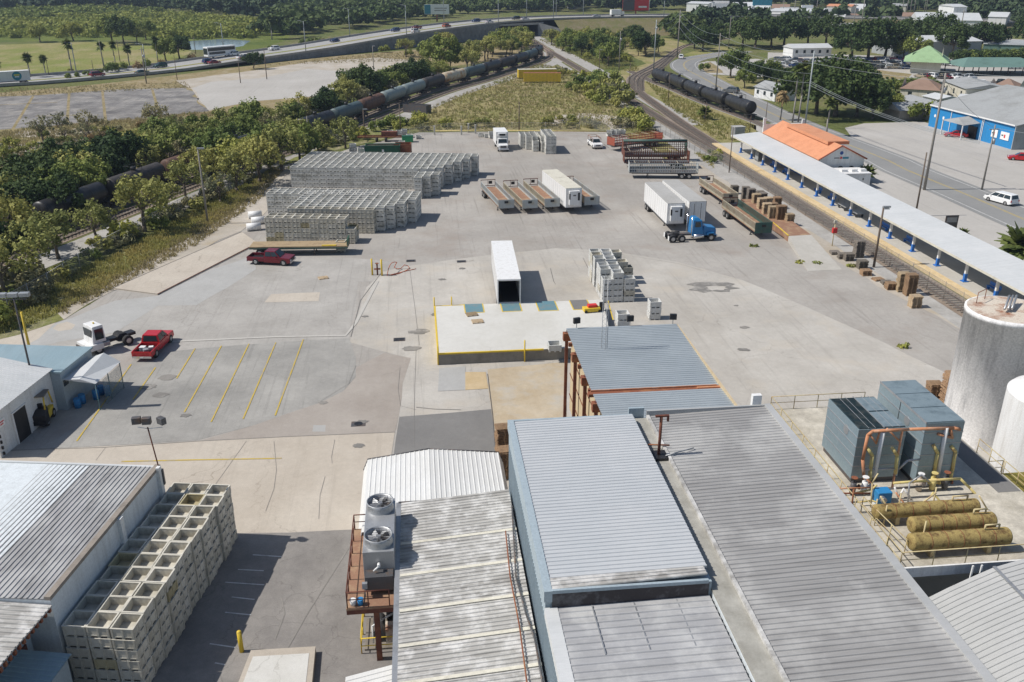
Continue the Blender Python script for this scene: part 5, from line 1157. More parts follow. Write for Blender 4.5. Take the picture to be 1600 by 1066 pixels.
for q in ((a_[1], a_[2], b2_[2], b2_[1]), (a_[3], a_[0], b2_[0], b2_[3])): MB().fquad(*q, .2, .8, .58, .9, .05).build('side_window', 'glass', t)
for x in (-1.05, 1.05):
    MB().side([(2.0, .95), (2.1, 1.25), (3.0, 1.25), (3.35, .9), (3.1, .85), (2.9, 1.1), (2.3, 1.1), (2.15, .85)], x-.2, x+.2).build('mudguard', 'truckblue', t)
    MB().cyl((x, .1, .75), (x, 1.5, .75), .32, n=14).build('fuel_tank', 'chrome', t)
    MB().cyl((x*.95, -.25, .9), (x*.95, -.25, 3.5), .08, n=10).build('exhaust', 'chrome', t)
    wheel(t, x, 2.65, .52, .3)
    for y in (-2.9, -1.6): wheel(t, x*.95, y, .52, .55)
MB().frust(-2.9, -1.7, -2.7, -1.9, 1.001, 1.2, .5, .4).build('fifth_wheel', 'rubber', t)
MB().box(-1.15, 3.4, .5, 1.15, 3.55, .85).build('bumper', 'chrome', t)
MB().box(-1.2, -3.5, .3, -.7, -3.45, .9).build('mudflap', 'white', t); MB().box(.7, -3.5, .3, 1.2, -3.45, .9).build('mudflap', 'white', t)
# ---- trailers
def axles(t, ys, hw=1.05, r=.5):
    for y in ys:
        for x in (-hw, hw): wheel(t, x, y, r, .5)
def landing(t, y, hw=.8, h=1.1):
    for x in (-hw, hw): MB().box(x-.06, y-.06, .1, x+.06, y+.06, h).box(x-.15, y-.15, 0, x+.15, y+.15, .1).build('landing_leg', 'darksteel', t)
def box_trailer(loc, rz, L_, label, skin='white', roof='roofwhite', reefer=True, wheels=True, opened=False, H=4.05):
    # local +y is the front (towards the refrigeration unit); origin at mid length
    t = thing('box_trailer', label, 'trailer', loc, rz); h2 = L_/2; w2 = 1.28
    if opened:
        mb = MB(); mb.box(-w2, -h2, 1.15, w2, h2, 1.3); mb.box(-w2, -h2, 1.3001, -w2+.06, h2, H-.04); mb.box(w2-.06, -h2, 1.3001, w2, h2, H-.04); mb.box(-w2+.0601, h2-.06, 1.3001, w2-.0601, h2, H-.04); mb.build('body', skin, t)
        MB().box(-w2, -h2-.06, 1.15, -w2+.12, -h2-.001, H).box(w2-.12, -h2-.06, 1.15, w2, -h2-.001, H).box(-w2+.12, -h2-.06, H-.16, w2-.12, -h2-.001, H).build('rear_frame', skin, t)
        MB().box(-w2+.07, -h2+.3, 1.301, w2-.07, h2-.1, 1.33).build('floor', 'black', t)
    else: MB().box(-w2, -h2, 1.12, w2, h2, H-.04).build('body', skin, t)
    MB().box(-w2-.01, -h2-.02, H-.0395, w2+.01, h2+.01, H+.02).build('roof', roof, t)
    MB().box(-w2-.02, -h2, 1.0, w2+.02, h2, 1.119).build('lower_rail', 'steel', t)
    mb = MB()
    for k in range(int(L_/1.2)): mb.box(-w2-.012, -h2+.6+k*1.2, 1.2, -w2-.0005, -h2+.63+k*1.2, H-.2).box(w2+.0005, -h2+.6+k*1.2, 1.2, w2+.012, -h2+.63+k*1.2, H-.2)
    mb.build('side_seams', 'steel', t)
    mb = MB()
    for x in (-w2, w2-.05): mb.box(x, h2+.0005, 1.1, x+.05, h2+.02, H)
    mb.build('corner_post', 'darksteel' if not reefer else skin, t)
    if reefer:
        MB().box(-.85, h2+.011, 1.5, .85, h2+.48, 3.7).build('refrigeration_unit', 'white', t, .06)
        MB().box(-.83, h2+.3, 2.2, -.5, h2+.5, 3.4).box(.68, h2+.3, 2.4, .86, h2+.49, 3.3).build('unit_grille', 'black', t)
        MB().box(-.2, h2+.481, 2.9, .25, h2+.49, 3.1).build('badge', 'darksteel', t)
    else:
        for s_ in (-1, 1): MB().box(s_*.5-.03, h2+.001, 1.2, s_*.5+.03, h2+.03, H-.3).build('front_stiffener', 'darksteel', t)
    if wheels: axles(t, (-h2+1.2, -h2+2.5))
    landing(t, h2-2.8)
    MB().box(-.5, -h2+.3, .75, .5, h2-2.2, .98).build('underframe', 'darksteel', t)
    return t
def stake_trailer(loc, rz, L_, label, m1='trailer_grey', m2='trailer_tan', hgt=1.15, wheels=True, grp='open-topped slatted trailers'):
    t = thing('open_trailer', label, 'trailer', loc, rz, grp); h2 = L_/2; w2 = 1.25; z0 = 1.1
    MB().box(-w2, -h2, z0, w2, h2, z0+.14).build('floor', 'floor_rust', t)
    for s_ in (-1, 1):
        mb = MB(); x = s_*w2
        mb.box(min(x, x-s_*.05), -h2, z0+.1405, max(x, x-s_*.05), h2, z0+.42); mb.box(min(x, x-s_*.05), -h2, z0+hgt-.1, max(x, x-s_*.05), h2, z0+hgt)
        for k in range(int(L_/.28)):
            y = -h2+.1+k*.28; mb.box(min(x+s_*.02, x-s_*.04), y, z0+.15, max(x+s_*.02, x-s_*.04), y+.1, z0+hgt-.11)
        mb.build('side_wall', m2 if s_ > 0 else m1, t)
    MB().box(-w2, h2+.001, z0-.2, w2, h2+.06, z0+hgt).build('front_wall', m1, t)
    for x in (-w2+.05, 0, w2-.1, -.6, .6): MB().box(x, h2+.061, z0-.1, x+.05, h2+.1, z0+hgt).build('front_rib', m1, t)
    MB().box(-.3, h2+.101, z0+hgt*.5, .3, h2+.12, z0+hgt*.5+.35).build('front_plate', 'black', t)
    mb = MB()
    for x in (-w2, w2-.08): mb.box(x, -h2-.06, z0, x+.08, -h2, z0+hgt+.25)
    mb.box(-w2+.08, -h2-.06, z0+hgt+.15, w2-.08, -h2, z0+hgt+.25).box(-w2+.08, -h2-.06, z0+.3, w2-.08, -h2, z0+.4); mb.box(.0, -h2-.05, z0+.4, .06, -h2, z0+hgt+.15)
    mb.build('rear_frame', 'rustdark', t)
    MB().box(-.7, -h2-.04, z0+.65, -.1, -h2-.01, z0+1.15).build('rear_plate', 'black', t)
    if wheels: axles(t, (-h2+1.2, -h2+2.5))
    landing(t, h2-2.4)
    MB().box(-.5, -h2+.3, .75, .5, h2-.5, z0-.01).build('underframe', 'darksteel', t)
    return t
A78 = math.radians(7.8)
def near_end(px, py, z, L_, ang):
    # photo point of the near-end centre at height z -> middle of a thing of length L_ whose front (+y local) faces the camera
    p = G(px, py, z); d = Vector((math.sin(ang), -math.cos(ang), 0)); c = p-d*(L_/2); return Vector((c.x, c.y, 0)), math.pi+ang
for k, (px, py, L_, m1, m2, lb) in enumerate(((791, 312, 13.0, 'trailer_grey', 'trailer_grey', 'leftmost open slatted trailer of the yard row'), (828, 312, 12.5, 'trailer_grey', 'trailer_tan', 'second open slatted trailer from the left, tan sides and rusty floor'), (863, 310, 13.0, 'trailer_grey', 'trailer_tan', 'open slatted trailer just left of the white reefer trailer'), (925, 307, 13.5, 'trailer_grey', 'beige', 'open slatted trailer just right of the white reefer trailer, yellowish inner wall'))):
    c, rz = near_end(px, py, 2.25, L_, A78); stake_trailer(c, rz, L_, lb, m1, m2)
c, rz = near_end(897, 294, 4.05, 13.5, A78); box_trailer(c, rz, 13.5, 'white refrigerated trailer standing among the open slatted trailers', roof='bldg_cream')
c, rz = near_end(1057, 318, 4.05, 13.5, 0.0); box_trailer(c, rz, 13.5, 'white refrigerated trailer, left one of the pair behind the blue truck', roof='patch_grey')
c, rz = near_end(1091, 315, 4.05, 14.0, 0.02); box_trailer(c, rz, 14.0, 'plain-fronted white trailer, right one of the pair behind the blue truck', roof='patch_grey', reefer=False)
# trailer backed on to the dock: its open rear faces the camera
p = G(796, 437, 4.05); box_trailer((p.x+.25, p.y+7.4, 0), math.radians(-2.2), 14.6, 'long white box trailer backed on to the dock with its rear open', roof='white', reefer=False, opened=True)
c, rz = near_end(1142, 302, 2.3, 11.5, .03); stake_trailer(c, rz, 11.5, 'grey open slatted trailer by the pallet stacks, farther one', 'trailer_tan', 'trailer_tan', 1.2)
c, rz = near_end(1194, 347, 2.5, 13.5, .02); stake_trailer(c, rz, 13.5, 'dark green open trailer with rusty floor beside the pallet stacks', 'darkgreen', 'trailer_tan', 1.35)
# long slatted trailers seen side on
def side_on(px, py, qx, qy): rz, c = head(px, py, qx, qy); return rz, c, (G(px, py)-G(qx, qy)).length
def tall_stake(loc, rz, L_, label, m1, m2, hgt=1.6, zb=1.15, roof=None):
    t = thing('slatted_trailer', label, 'trailer', loc, rz, 'long slatted trailers parked side on'); h2 = L_/2; w2 = 1.25
    MB().box(-w2, -h2, zb-.15, w2, h2, zb).build('floor', 'darksteel', t)
    for s_ in (-1, 1):
        x = s_*w2; mb = MB()
        for z in (zb, zb+hgt*.3, zb+hgt*.62, zb+hgt-.09): mb.box(x-.03, -h2, z+.001, x+.03, h2, z+.09)
        for k in range(int(L_/.42)+1): mb.box(x-.045, -h2+k*.42-.03, zb, x+.045, -h2+k*.42+.03, zb+hgt)
        mb.build('side_slats', m1 if s_ < 0 else m2, t)
    MB().box(-w2, h2, zb, w2, h2+.05, zb+hgt).build('end_wall', m1, t); MB().box(-w2, -h2-.05, zb, w2, -h2, zb+hgt*.9).build('end_wall', m2, t)
    mb = MB()
    for k in range(5): mb.box(-w2+.05, -h2+1+k*(L_-2)/4, zb+hgt-.07, w2-.05, -h2+1.08+k*(L_-2)/4, zb+hgt)
    mb.build('top_bow', 'trailer_tan', t)
    if roof: MB().cyl((-w2+.35, -h2, zb+hgt+.1), (-w2+.35, h2, zb+hgt+.1), .3, n=12).build('rolled_tarpaulin', roof, t)
    axles(t, (-h2+1.5, -h2+2.8)); landing(t, h2-3.4)
    MB().box(-.5, -h2+.3, .75, .5, h2-.5, zb-.16).build('underframe', 'darksteel', t)
    return t
for (a, b, m1, m2, hg, zb, rf, lb) in ((((982, 277), (1088, 278)), 0, 'trailer_grey', 'trailer_grey', 1.7, 1.15, None, 'nearest grey-green slatted trailer of the side-on group'),
    (((974, 262), (1074, 262)), 0, 'rustdark', 'rustdark', 2.2, 1.2, None, 'dark rusty slatted trailer in the middle of the side-on group'),
    (((972, 251), (1070, 251)), 0, 'rustdark', 'darkgreen', 2.6, 1.3, 'darkgreen', 'rusty slatted trailer with a rolled dark green tarpaulin along its top'),
    (((954, 236), (1028, 226)), 0, 'redoxide', 'redoxide', 1.6, 1.2, None, 'orange-red slatted trailer at the back of the side-on group')):
    rz, c, L_ = side_on(b and b[0] or a[1][0], a[1][1], a[0][0], a[0][1]); tall_stake(c, rz, L_, lb, m1, m2, hg, zb, rf)
# flatbed with timber deck
rz, c, L_ = side_on(392, 401, 545, 399)
t = thing('flatbed_trailer', 'flatbed trailer with a long weathered timber deck before the bin stacks', 'trailer', c+Vector((0, 1.2, 0)), rz)
h2 = L_/2
MB().box(-1.28, -h2, 1.15, 1.28, h2, 1.32).build('deck', 'deckwood', t)
MB().box(-1.32, -h2-.02, 1.0, 1.32, h2+.02, 1.149).build('frame', 'darkgreen', t)
MB().box(-1.2, h2-.1, 1.3205, 1.2, h2, 2.1).build('headboard', 'green', t)
MB().box(-.5, -h2+.3, .7, .5, h2-.5, .999).build('underframe', 'darksteel', t)
axles(t, (-h2+1.3, -h2+2.6)); landing(t, h2-4.5); MB().box(.9, h2-3.4, 1.3205, 1.25, h2-1.5, 1.42).build('strap_roll', 'yellow', t)
# box truck
p = G(785, 236); t = thing('box_truck', 'white refrigerated box truck facing the camera at the back of the yard', 'truck', (p.x, p.y+3, 0), math.pi+.03)
MB().box(-1.25, -3.4, 1.0, 1.25, 1.9, 3.7).build('cargo_box', 'white', t, .03)
MB().box(-.9, 1.901, 2.9, .9, 2.4, 3.5).build('refrigeration_unit', 'white', t, .04); MB().box(-.6, 2.401, 3.0, .6, 2.42, 3.4).build('unit_grille', 'black', t)
MB().frust(1.92, 3.1, 1.95, 2.7, .7, 2.5, 1.1, .95).build('cab', 'white', t, .05)
MB().side([(3.0, .6), (3.0, 1.55), (4.1, 1.35), (4.2, .6)], -.95, .95).build('bonnet', 'white', t, .08)
MB().fquad((1.1, 3.1, .7), (-1.1, 3.1, .7), (-.95, 2.7, 2.5), (.95, 2.7, 2.5), .08, .92, .52, .92, .04).build('windscreen', 'glass', t)
MB().box(-.6, 4.15, .85, .6, 4.24, 1.25).build('grille', 'darksteel', t); MB().box(-1.1, 4.2, .45, 1.1, 4.3, .7).build('bumper', 'white', t)
for s_ in (-1, 1): MB().box(s_*.8-.13, 4.1, .95, s_*.8+.13, 4.23, 1.2).build('headlight', 'chrome', t); MB().box(s_*1.3-.1, 2.9, 1.5, s_*1.3+.1, 3.0, 2.1).build('mirror', 'black', t)
for y in (3.3, -2.0):
    for x in (-.95, .95): wheel(t, x, y, .48, .3)
rz = math.pi; p = G(933, 233)
t = car('pickup', 'carwhite', 'white pickup with a ladder rack facing the camera near the back fence', (p.x, p.y+2.5, 0), rz+.05)
mb = MB()
for y in (-2.6, -.3, 1.4):
    mb.tube([(-.9, y, 1.0), (-.9, y, 2.05), (.9, y, 2.05), (.9, y, 1.0)], .04, 6)
mb.tube([(-.9, -2.6, 2.05), (-.9, 1.6, 2.05)], .04, 6).tube([(.9, -2.6, 2.05), (.9, 1.6, 2.05)], .04, 6); mb.build('ladder_rack', 'rust', t)
# skips and scrap
p = G(599, 247); t = thing('skip_container', 'dark green open-topped skip container with a tan inside', 'skip', (p.x, p.y, 0), -.06)
mb = MB(); mb.box(-3.6, 0, .15, 3.3, .1, 2.3).box(-3.6, 2.4, .15, 3.3, 2.5, 2.3).box(-3.6, .101, .15, -3.5, 2.399, 2.3).box(3.2, .101, .15, 3.3, 2.399, 2.3); mb.build('wall', 'green', t)
MB().box(-3.5, .1, .15, 3.2, 2.4, .3).build('floor', 'darksteel', t)
MB().box(-3.49, .101, .301, 3.19, .115, 2.25).box(-3.49, 2.385, .301, 3.19, 2.399, 2.25).build('lining', 'beige', t)
mb = MB()
for k in range(9): mb.box(-3.4+k*.8, -.07, .2, -3.3+k*.8, -.001, 2.2)
mb.box(-3.7, -.1, 2.3001, 3.4, .12, 2.42).box(-3.7, 2.38, 2.3001, 3.4, 2.6, 2.42); mb.build('rib', 'green', t)
MB().box(-.2, -.08, 1.2, .2, -.0715, 1.7).build('label_plate', 'frp', t)
p = G(612, 246); t = thing('skip_container', 'rusty tan skip container just behind the dark green one', 'skip', (p.x+2.5, p.y+1.2, 0), -.1)
MB().box(-2, 0, .15, 1.2, .1, 2.3).box(1.2, .0, .15, 1.3, 2.5, 2.3).box(-2, 2.4, .15, 1.2, 2.5, 2.3).build('wall', 'rust', t); MB().box(-2, .1, .15, 1.2, 2.4, .3).build('floor', 'rust', t)
p = G(596, 222); t = thing('scrap_frame', 'rusty scrap trailer frame behind the green skip', 'scrap', (p.x, p.y, 0), -.1)
MB().box(-5.2, 0, .9, 5.2, .2, 1.15).box(-5.2, 1.8, .9, 5.2, 2.0, 1.15).build('beam', 'rust', t)
for x in (-4, -2, 0, 2, 4): MB().box(x, .2, .92, x+.15, 1.8, 1.1).build('crossbeam', 'rustdark', t)
axles(t, (0.2,), 1.0); MB().box(0, .3, 1.16, 3.4, 1.7, 2.1).build('scrap_pile', 'rustdark', t)
p = G(637, 223); t = thing('green_bin', 'small bright green waste container behind the skips', 'bin', (p.x, p.y, 0))
MB().box(-1.2, 0, .1, 1.2, 1.4, 1.3).build('container_body', 'greenlight', t, .04); MB().box(-1.25, -.05, 1.3, 1.25, 1.45, 1.38).build('lid', 'green', t)
# yellow trailers in the meadow
for k, (a, b, lb) in enumerate((((818, 129), (876, 129), 'yellow box trailer in the meadow, nearer one'), ((810, 124), (870, 123), 'yellow box trailer with a pale roof in the meadow, farther one'))):
    rz, c, L_ = side_on(a[0], a[1], b[0], b[1]); t = thing('yellow_trailer', lb, 'trailer', c+Vector((0, k*1.5, 0)), rz, 'yellow trailers in the meadow')
    MB().box(-1.3, -L_/2, .4, 1.3, L_/2, 3.0).build('body', 'yellow', t); MB().box(-1.3, -L_/2, 3.0, 1.3, L_/2, 3.06).build('roof', ('rust', 'bldg_cream')[k], t)
    mb = MB()
    for i in range(int(L_/1.1)): mb.box(-1.34, -L_/2+.5+i*1.1, .6, -1.301, -L_/2+.6+i*1.1, 2.9).box(1.301, -L_/2+.5+i*1.1, .6, 1.34, -L_/2+.6+i*1.1, 2.9)
    mb.build('side_rib', 'yellow', t)
p = G(648, 177); t = thing('dark_skip', 'dark grey open skip lying in the scrub by the railway', 'skip', (p.x, p.y, 0), -.55)
MB().box(-3.5, 0, .1, 3.5, .1, 2.1).box(-3.5, 2.4, .1, 3.5, 2.5, 2.1).box(-3.5, .1, .1, -3.4, 2.4, 2.1).box(3.4, .1, .1, 3.5, 2.4, 2.1).build('wall', 'darksteel', t); MB().box(-3.4, .1, .1, 3.4, 2.4, .25).build('floor', 'black', t)
# ================================================================ DOCK
D0 = G(682, 553, 1.2); D1 = G(682, 478, 1.2); dkx0 = 1.15; dky0, dky1 = D0.y, D1.y
t = thing('loading_dock', 'raised concrete loading dock with yellow painted edges', 'dock', (dkx0, dky0, 0))
DWd = 17.2; DLd = dky1-dky0; R1 = G(944, 472, 1.2); R2_ = G(972, 545, 1.2)
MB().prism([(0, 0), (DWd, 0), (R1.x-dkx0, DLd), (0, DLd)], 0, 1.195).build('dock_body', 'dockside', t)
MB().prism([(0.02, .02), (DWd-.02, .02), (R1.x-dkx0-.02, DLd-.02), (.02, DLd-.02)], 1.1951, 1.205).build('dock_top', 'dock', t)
MB().box(-.02, -.03, 1.08, 12.6-2.3, .16, 1.225).build('edge_band', 'yellow', t); MB().box(-.03, .16, .0, .12, DLd, 1.222).build('edge_band', 'yellow', t)
MB().box(.121, DLd-.14, 1.1, 4.3, DLd+.02, 1.222).build('edge_band', 'yellow', t)
for (x, y, h) in ((.0, 0.0, 2.0), (.0, DLd, 2.2), (1.9, DLd, 2.2)): MB().cyl((x, y, 0), (x, y, h), .07, n=8).build('post', 'yellow', t)
p = G(817, 556); MB().cyl((p.x-dkx0, -.15, 0), (p.x-dkx0, -.15, 2.3), .07, n=8).build('post', 'yellow', t)
for k, (xa, xb, ya, yb2, m_) in enumerate(((728, 756, 489, 476, 'leveler'), (786, 815, 487, 474, 'leveler'), (843, 872, 486, 473, 'leveler'), (897, 924, 484, 472, 'asphalt_dark'))):
    a = G(xa, ya, 1.2); b = G(xb, ya, 1.2); f = dky1
    MB().box(a.x-dkx0, a.y-dky0, 1.2055, b.x-dkx0, f-dky0+.1, 1.232).build('leveler_plate', m_, t)
    MB().box(a.x-dkx0-.12, a.y-dky0-.12, 1.2056, a.x-dkx0-.001, f-dky0+.1, 1.226).box(b.x-dkx0+.001, a.y-dky0-.12, 1.2056, b.x-dkx0+.12, f-dky0+.1, 1.226).box(a.x-dkx0, a.y-dky0-.12, 1.2056, b.x-dkx0, a.y-dky0-.001, 1.226).build('leveler_border', 'yellow', t)
L1 = G(950, 470, 1.2); L2 = G(958, 500, 1.2)
mb = MB(); ribbon(mb, [L1-Vector((dkx0, dky0, 0)), L2-Vector((dkx0, dky0, 0))], .12, 1.2065); mb.build('edge_line', 'yellow', t)
p = G(927, 489, 1.2); t = thing('dock_lift', 'yellow and red dock lift plate machine on the loading dock', 'machine', (p.x, p.y, 1.205), .1)
MB().box(-1.0, 0, .1, .8, .9, .5).build('lift_frame', 'yellow', t, .03); MB().box(-.5, .2, .501, .5, .8, .8).build('motor', 'logo_red', t, .03)
MB().box(.8, .3, .0, 1.3, .5, 1.0).build('handle', 'black', t)
for x in (-.8, .7): MB().cyl((x, -.05, .15), (x, .1, .15), .15, n=12).build('wheel', 'rubber', t)
bollard(951, 464, 2.0, .10, 'tall thin yellow post beside the grey bin cluster')
# ================================================================ PALLETS
pal_proto = {}
def pallet_mb(n=1, jitter=0.0, seed=0, ox=0, oy=0):
    rg = random.Random(seed); mb = MB()
    for k in range(n):
        dx, dy = rg.uniform(-jitter, jitter), rg.uniform(-jitter, jitter); z = k*.145; a = rg.uniform(-jitter, jitter)
        for x in (-.5, 0, .5): mb.cb((dx+x*1.05, dy, z+.02), (.09, 1.0, .09), a)
        for i in range(7): mb.cb((dx, dy-.44+i*.147, z+.1101), (1.2, .095, .02), a)
        for i in (-.42, 0, .42): mb.cb((dx, dy+i, z), (1.2, .1, .0195), a)
    return mb
def pallet(loc, rz, label, mat='wood', grp=None):
    o = tag(pallet_mb().build('pallet', mat), label, 'pallet', grp); o.location = loc; o.rotation_euler = (0, 0, rz); return o
pallet(G(737, 492, 1.21), .2, 'orange-brown pallet on the dock nearer the blue plate', 'deckwood', 'pallets lying on the dock')
o = pallet(G(746, 503, 1.21), .1, 'pale slatted pallet on the dock, nearer the camera', 'wood_pale', 'pallets lying on the dock')
pallet(G(505, 435), .3, 'lone pale pallet lying on the asphalt in front of the bin stacks', 'wood_pale')
# ================================================================ BINS
BW, BH = 1.20, .71
def bin_mb(detail=True):
    mb = MB(); h = BW/2; t = .045; z0 = .13
    mb.box(-h, -h, z0, h, h, z0+.04)
    for (x0_, y0_, x1_, y1_) in ((-h, -h, h, -h+t), (-h, h-t, h, h), (-h, -h+t, -h+t, h-t), (h-t, -h+t, h, h-t)): mb.box(x0_, y0_, z0+.0401, x1_, y1_, BH-.035)
    r = .03
    for (x0_, y0_, x1_, y1_) in ((-h-r, -h-r, h+r, -h+t+.01), (-h-r, h-t-.01, h+r, h+r), (-h-r, -h+t+.01, -h+t+.01, h-t-.01), (h-t-.01, -h+t+.01, h+r, h-t-.01)): mb.box(x0_, y0_, BH-.0349, x1_, y1_, BH)
    # feet leaving two fork openings on each side, upright ribs and a waist band
    for x in (-h+.08, 0, h-.08):
        for y in (-h+.08, 0, h-.08): mb.cb((x, y, 0), (.16, .16, z0-.0005))
    if detail:
        for s_ in (-1, 1):
            for x in (-h+.05, 0, h-.05): mb.box(x-.05, s_*(h+.013)-.0125, z0+.02, x+.05, s_*(h+.013)+.0125, BH-.036)
            for y in (-h+.05, 0, h-.05): mb.box(s_*(h+.013)-.0125, y-.05, z0+.02, s_*(h+.013)+.0125, y+.05, BH-.036)
            mb.box(-h+.101, s_*(h+.008)-.0075, z0, -.051, s_*(h+.008)+.0075, z0+.07).box(.051, s_*(h+.008)-.0075, z0, h-.101, s_*(h+.008)+.0075, z0+.07)
            mb.box(s_*(h+.008)-.0075, -h+.101, z0, s_*(h+.008)+.0075, -.051, z0+.07).box(s_*(h+.008)-.0075, .051, z0, s_*(h+.008)+.0075, h-.101, z0+.07)
    return mb
BM = bin_mb().build('fruit_bin', 'bin'); BME = BM.data; bpy.data.objects.remove(BM)
BMW = BME.copy(); BMW.materials.clear(); BMW.materials.append(M['bin_white'])
BMY = BME.copy(); BMY.materials.clear(); BMY.materials.append(paint('bin_ochre', (.46, .40, .25), .75, 0, .6, 1.3, (.30, .25, .15), rnd=.2))
rb = random.Random(4)
bins_made = 0
def put_bin(p, z, ang, label, grp, mesh=None):
    global bins_made
    o = bpy.data.objects.new('fruit_bin', mesh or (BME if rb.random() < .93 else BMY)); COL.objects.link(o)
    o.location = (p[0]+rb.uniform(-.025, .025), p[1]+rb.uniform(-.025, .025), z); o.rotation_euler = (0, 0, ang+rb.uniform(-.012, .012))
    tag(o, label, 'bin', grp); bins_made += 1; return o
def lvl(k, n): return 'top' if k == n-1 else ('bottom' if k == 0 else nth(n-1-k)+' from top')
# foreground block: three columns, eleven rows, six high
FB = Frame(G(208, 984, 6*BH), T10)
Ltot = FB.inv(G(350, 764, 6*BH))[1]; rows = int(round(Ltot/1.27))
colnm = ('warehouse-side column', 'middle column', 'outer column')
for r in range(rows):
    off = (.0, .0, .03, .12, .0, -.05, .0, .1, .0, .16, .05, 0, 0)[r]
    rowname = 'nearest row' if r == 0 else ('farthest row' if r == rows-1 else nth(r)+' row from near end')
    for c in range(3):
        x = -.64-(2-c)*1.30+off
        for k in range(6):
            if k == 5 or c == 2 or r == 0:
                p = FB(x-.0, .62+r*1.265)
                put_bin(p, k*BH, T10, 'foreground block bin, %s, %s, %s' % (lvl(k, 6), rowname, colnm[c]), 'bins in the foreground block')
# cluster right of the dock trailer. columns of stacks with their heights, placed from photo points
def stack(px, py, n, label, ang=0.0, white=False, z0=0.0, ztop=None, grp='bins in the loose cluster'):
    p = G(px, py, z0 if ztop is None else ztop)
    for k in range(n): put_bin((p.x, p.y), z0+k*BH, ang, 'grey bin, %s, %s' % (lvl(k, n) if n > 1 else 'lone', label), grp, BMW if white and rb.random() < .85 else None)
zt = 5*BH
for (x, y, n, lb) in ((929, 391, 5, 'farthest stack of the left column'), (932, 396, 5, 'second stack of the left column'), (936, 402, 5, 'third stack of the left column'), (947, 391, 5, 'farthest stack of the middle column'), (950, 397, 5, 'second stack of the middle column'), (953, 403, 5, 'third stack of the middle column'), (962, 392, 5, 'farthest stack of the right column')):
    stack(x, y, n, lb, 0, True, 0, zt)
for (x, y, n, lb) in ((942, 411, 5, 'fourth stack of the left column'), (945, 417, 5, 'fifth stack of the left column'), (957, 410, 5, 'fourth stack of the middle column'), (961, 417, 5, 'fifth stack of the middle column'), (965, 423, 5, 'nearest tall stack of the middle column')):
    stack(x, y+1, n, lb, 0, True, 0, zt)
stack(972, 407, 4, 'stack behind the lone corner stack', 0, False, 0, 4*BH); stack(980, 416, 3, 'low stack at the right edge of the cluster', 0, False, 0, 3*BH)
stack(949, 434, 4, 'near stack of the left column, behind the lattice mast', 0, True, 0, 4*BH); stack(983, 433, 4, 'separate stack at the near right corner of the cluster', 0, True, 0, 4*BH)
stack(953, 452, 1, 'front of the cluster, behind the lattice mast', 0, True, 0, BH)
stack(1023, 469, 3, 'separate three-high stack right of the dock', 0, True, 0, 3*BH, 'bins near the dock')
stack(973, 488, 2, 'two-high stack on the dock edge', 0, True, 1.205, 1.205+2*BH, 'bins near the dock')
stack(866, 536, 1, 'low bin at the near edge of the dock', 0, True, 1.205, 1.205+BH, 'bins near the dock')
# far white block beside the box truck
def block(org, ang, cols, rws, n, names, grp, white=False, limit=None, sk=0.0, keep=lambda c, r, k: True, stuffer=None):
    F_ = Frame(org, ang)
    for r in range(rws):
        c0, c1 = cols(r)
        for c in range(c0, c1):
            nn = n(c, r) if callable(n) else n
            for k in range(nn):
                shell = (k == nn-1) or r == 0 or c == c1-1 or c == c0 or c >= cols(r-1)[1] or (callable(n) and n(c, r-1) <= k)
                if not shell: continue
                p = F_(c*1.25+.62, r*1.26+.62)
                if stuffer is not None and (bins_made >= 300 or not keep(c, r, k)): stuffer.append((p.x, p.y, k*BH, ang)); continue
                cn_ = nth(c-c0)+' column from left'
                put_bin(p, k*BH, ang, 'bin, %s, %s, %s of %s' % (lvl(k, nn), cn_, 'front row' if r == 0 else nth(r)+' row', names), grp, BMW if white else None)
SB = []      # the rest, past about three hundred: one mass
oA = G(417, 379); block(oA, T10, lambda r: (0, 10) if r >= 0 else (0, 0), 2, lambda c, r: (5 if r >= 0 and c < 9 else (3 if r >= 0 else 0)), 'block behind flatbed', 'bins in the nearest field block', stuffer=SB)
stack(533, 376, 2, 'short stack at the flatbed headboard', T10, False, 0, 2*BH, 'bins near the flatbed')
oB = G(441, 371); n0 = bins_made
block(G(452, 363), T10, lambda r: ((0, 10) if r < 0 else (0, (10, 11, 12, 13, 13, 14, 14, 14, 14)[r])), 9, lambda c, r: 0 if r < 0 else 5, 'second field block', 'bins in the second field block', stuffer=SB, keep=lambda c, r, k: r < 3 or k == 4)
block(G(419, 338), T10, lambda r: (0, 15 if r < 2 else 16) if r >= 0 else (0, 0), 3, lambda c, r: 0 if r < 0 else 5, 'third block', 'x', stuffer=SB, keep=lambda *a: False)
block(G(612, 345)+Vector((.5, .0, 0)), T10, lambda r: (0, 1) if r >= 0 else (0, 0), 3, lambda c, r: 0 if r < 0 else 4, 'x', 'x', stuffer=SB, keep=lambda *a: False)
block(G(625, 319), T10, lambda r: (0, 1) if r >= 0 else (0, 0), 1, lambda c, r: 0 if r < 0 else 3, 'x', 'x', stuffer=SB, keep=lambda *a: False)
block(G(452, 300)+Vector((0, 3.2, 0)), T10, lambda r: ((0, 0) if r < 0 else (0, min(25, (20, 21, 21, 22, 22, 23, 23, 24, 24, 25, 25, 25)[r]))), 11, lambda c, r: 0 if r < 0 else 5, 'x', 'x', stuffer=SB, keep=lambda *a: False)
block(G(648, 311), T10, lambda r: ((0, 0) if r < 0 else (0, (1, 2, 3, 3)[r])), 4, lambda c, r: 0 if r < 0 else 5, 'x', 'x', stuffer=SB, keep=lambda *a: False)
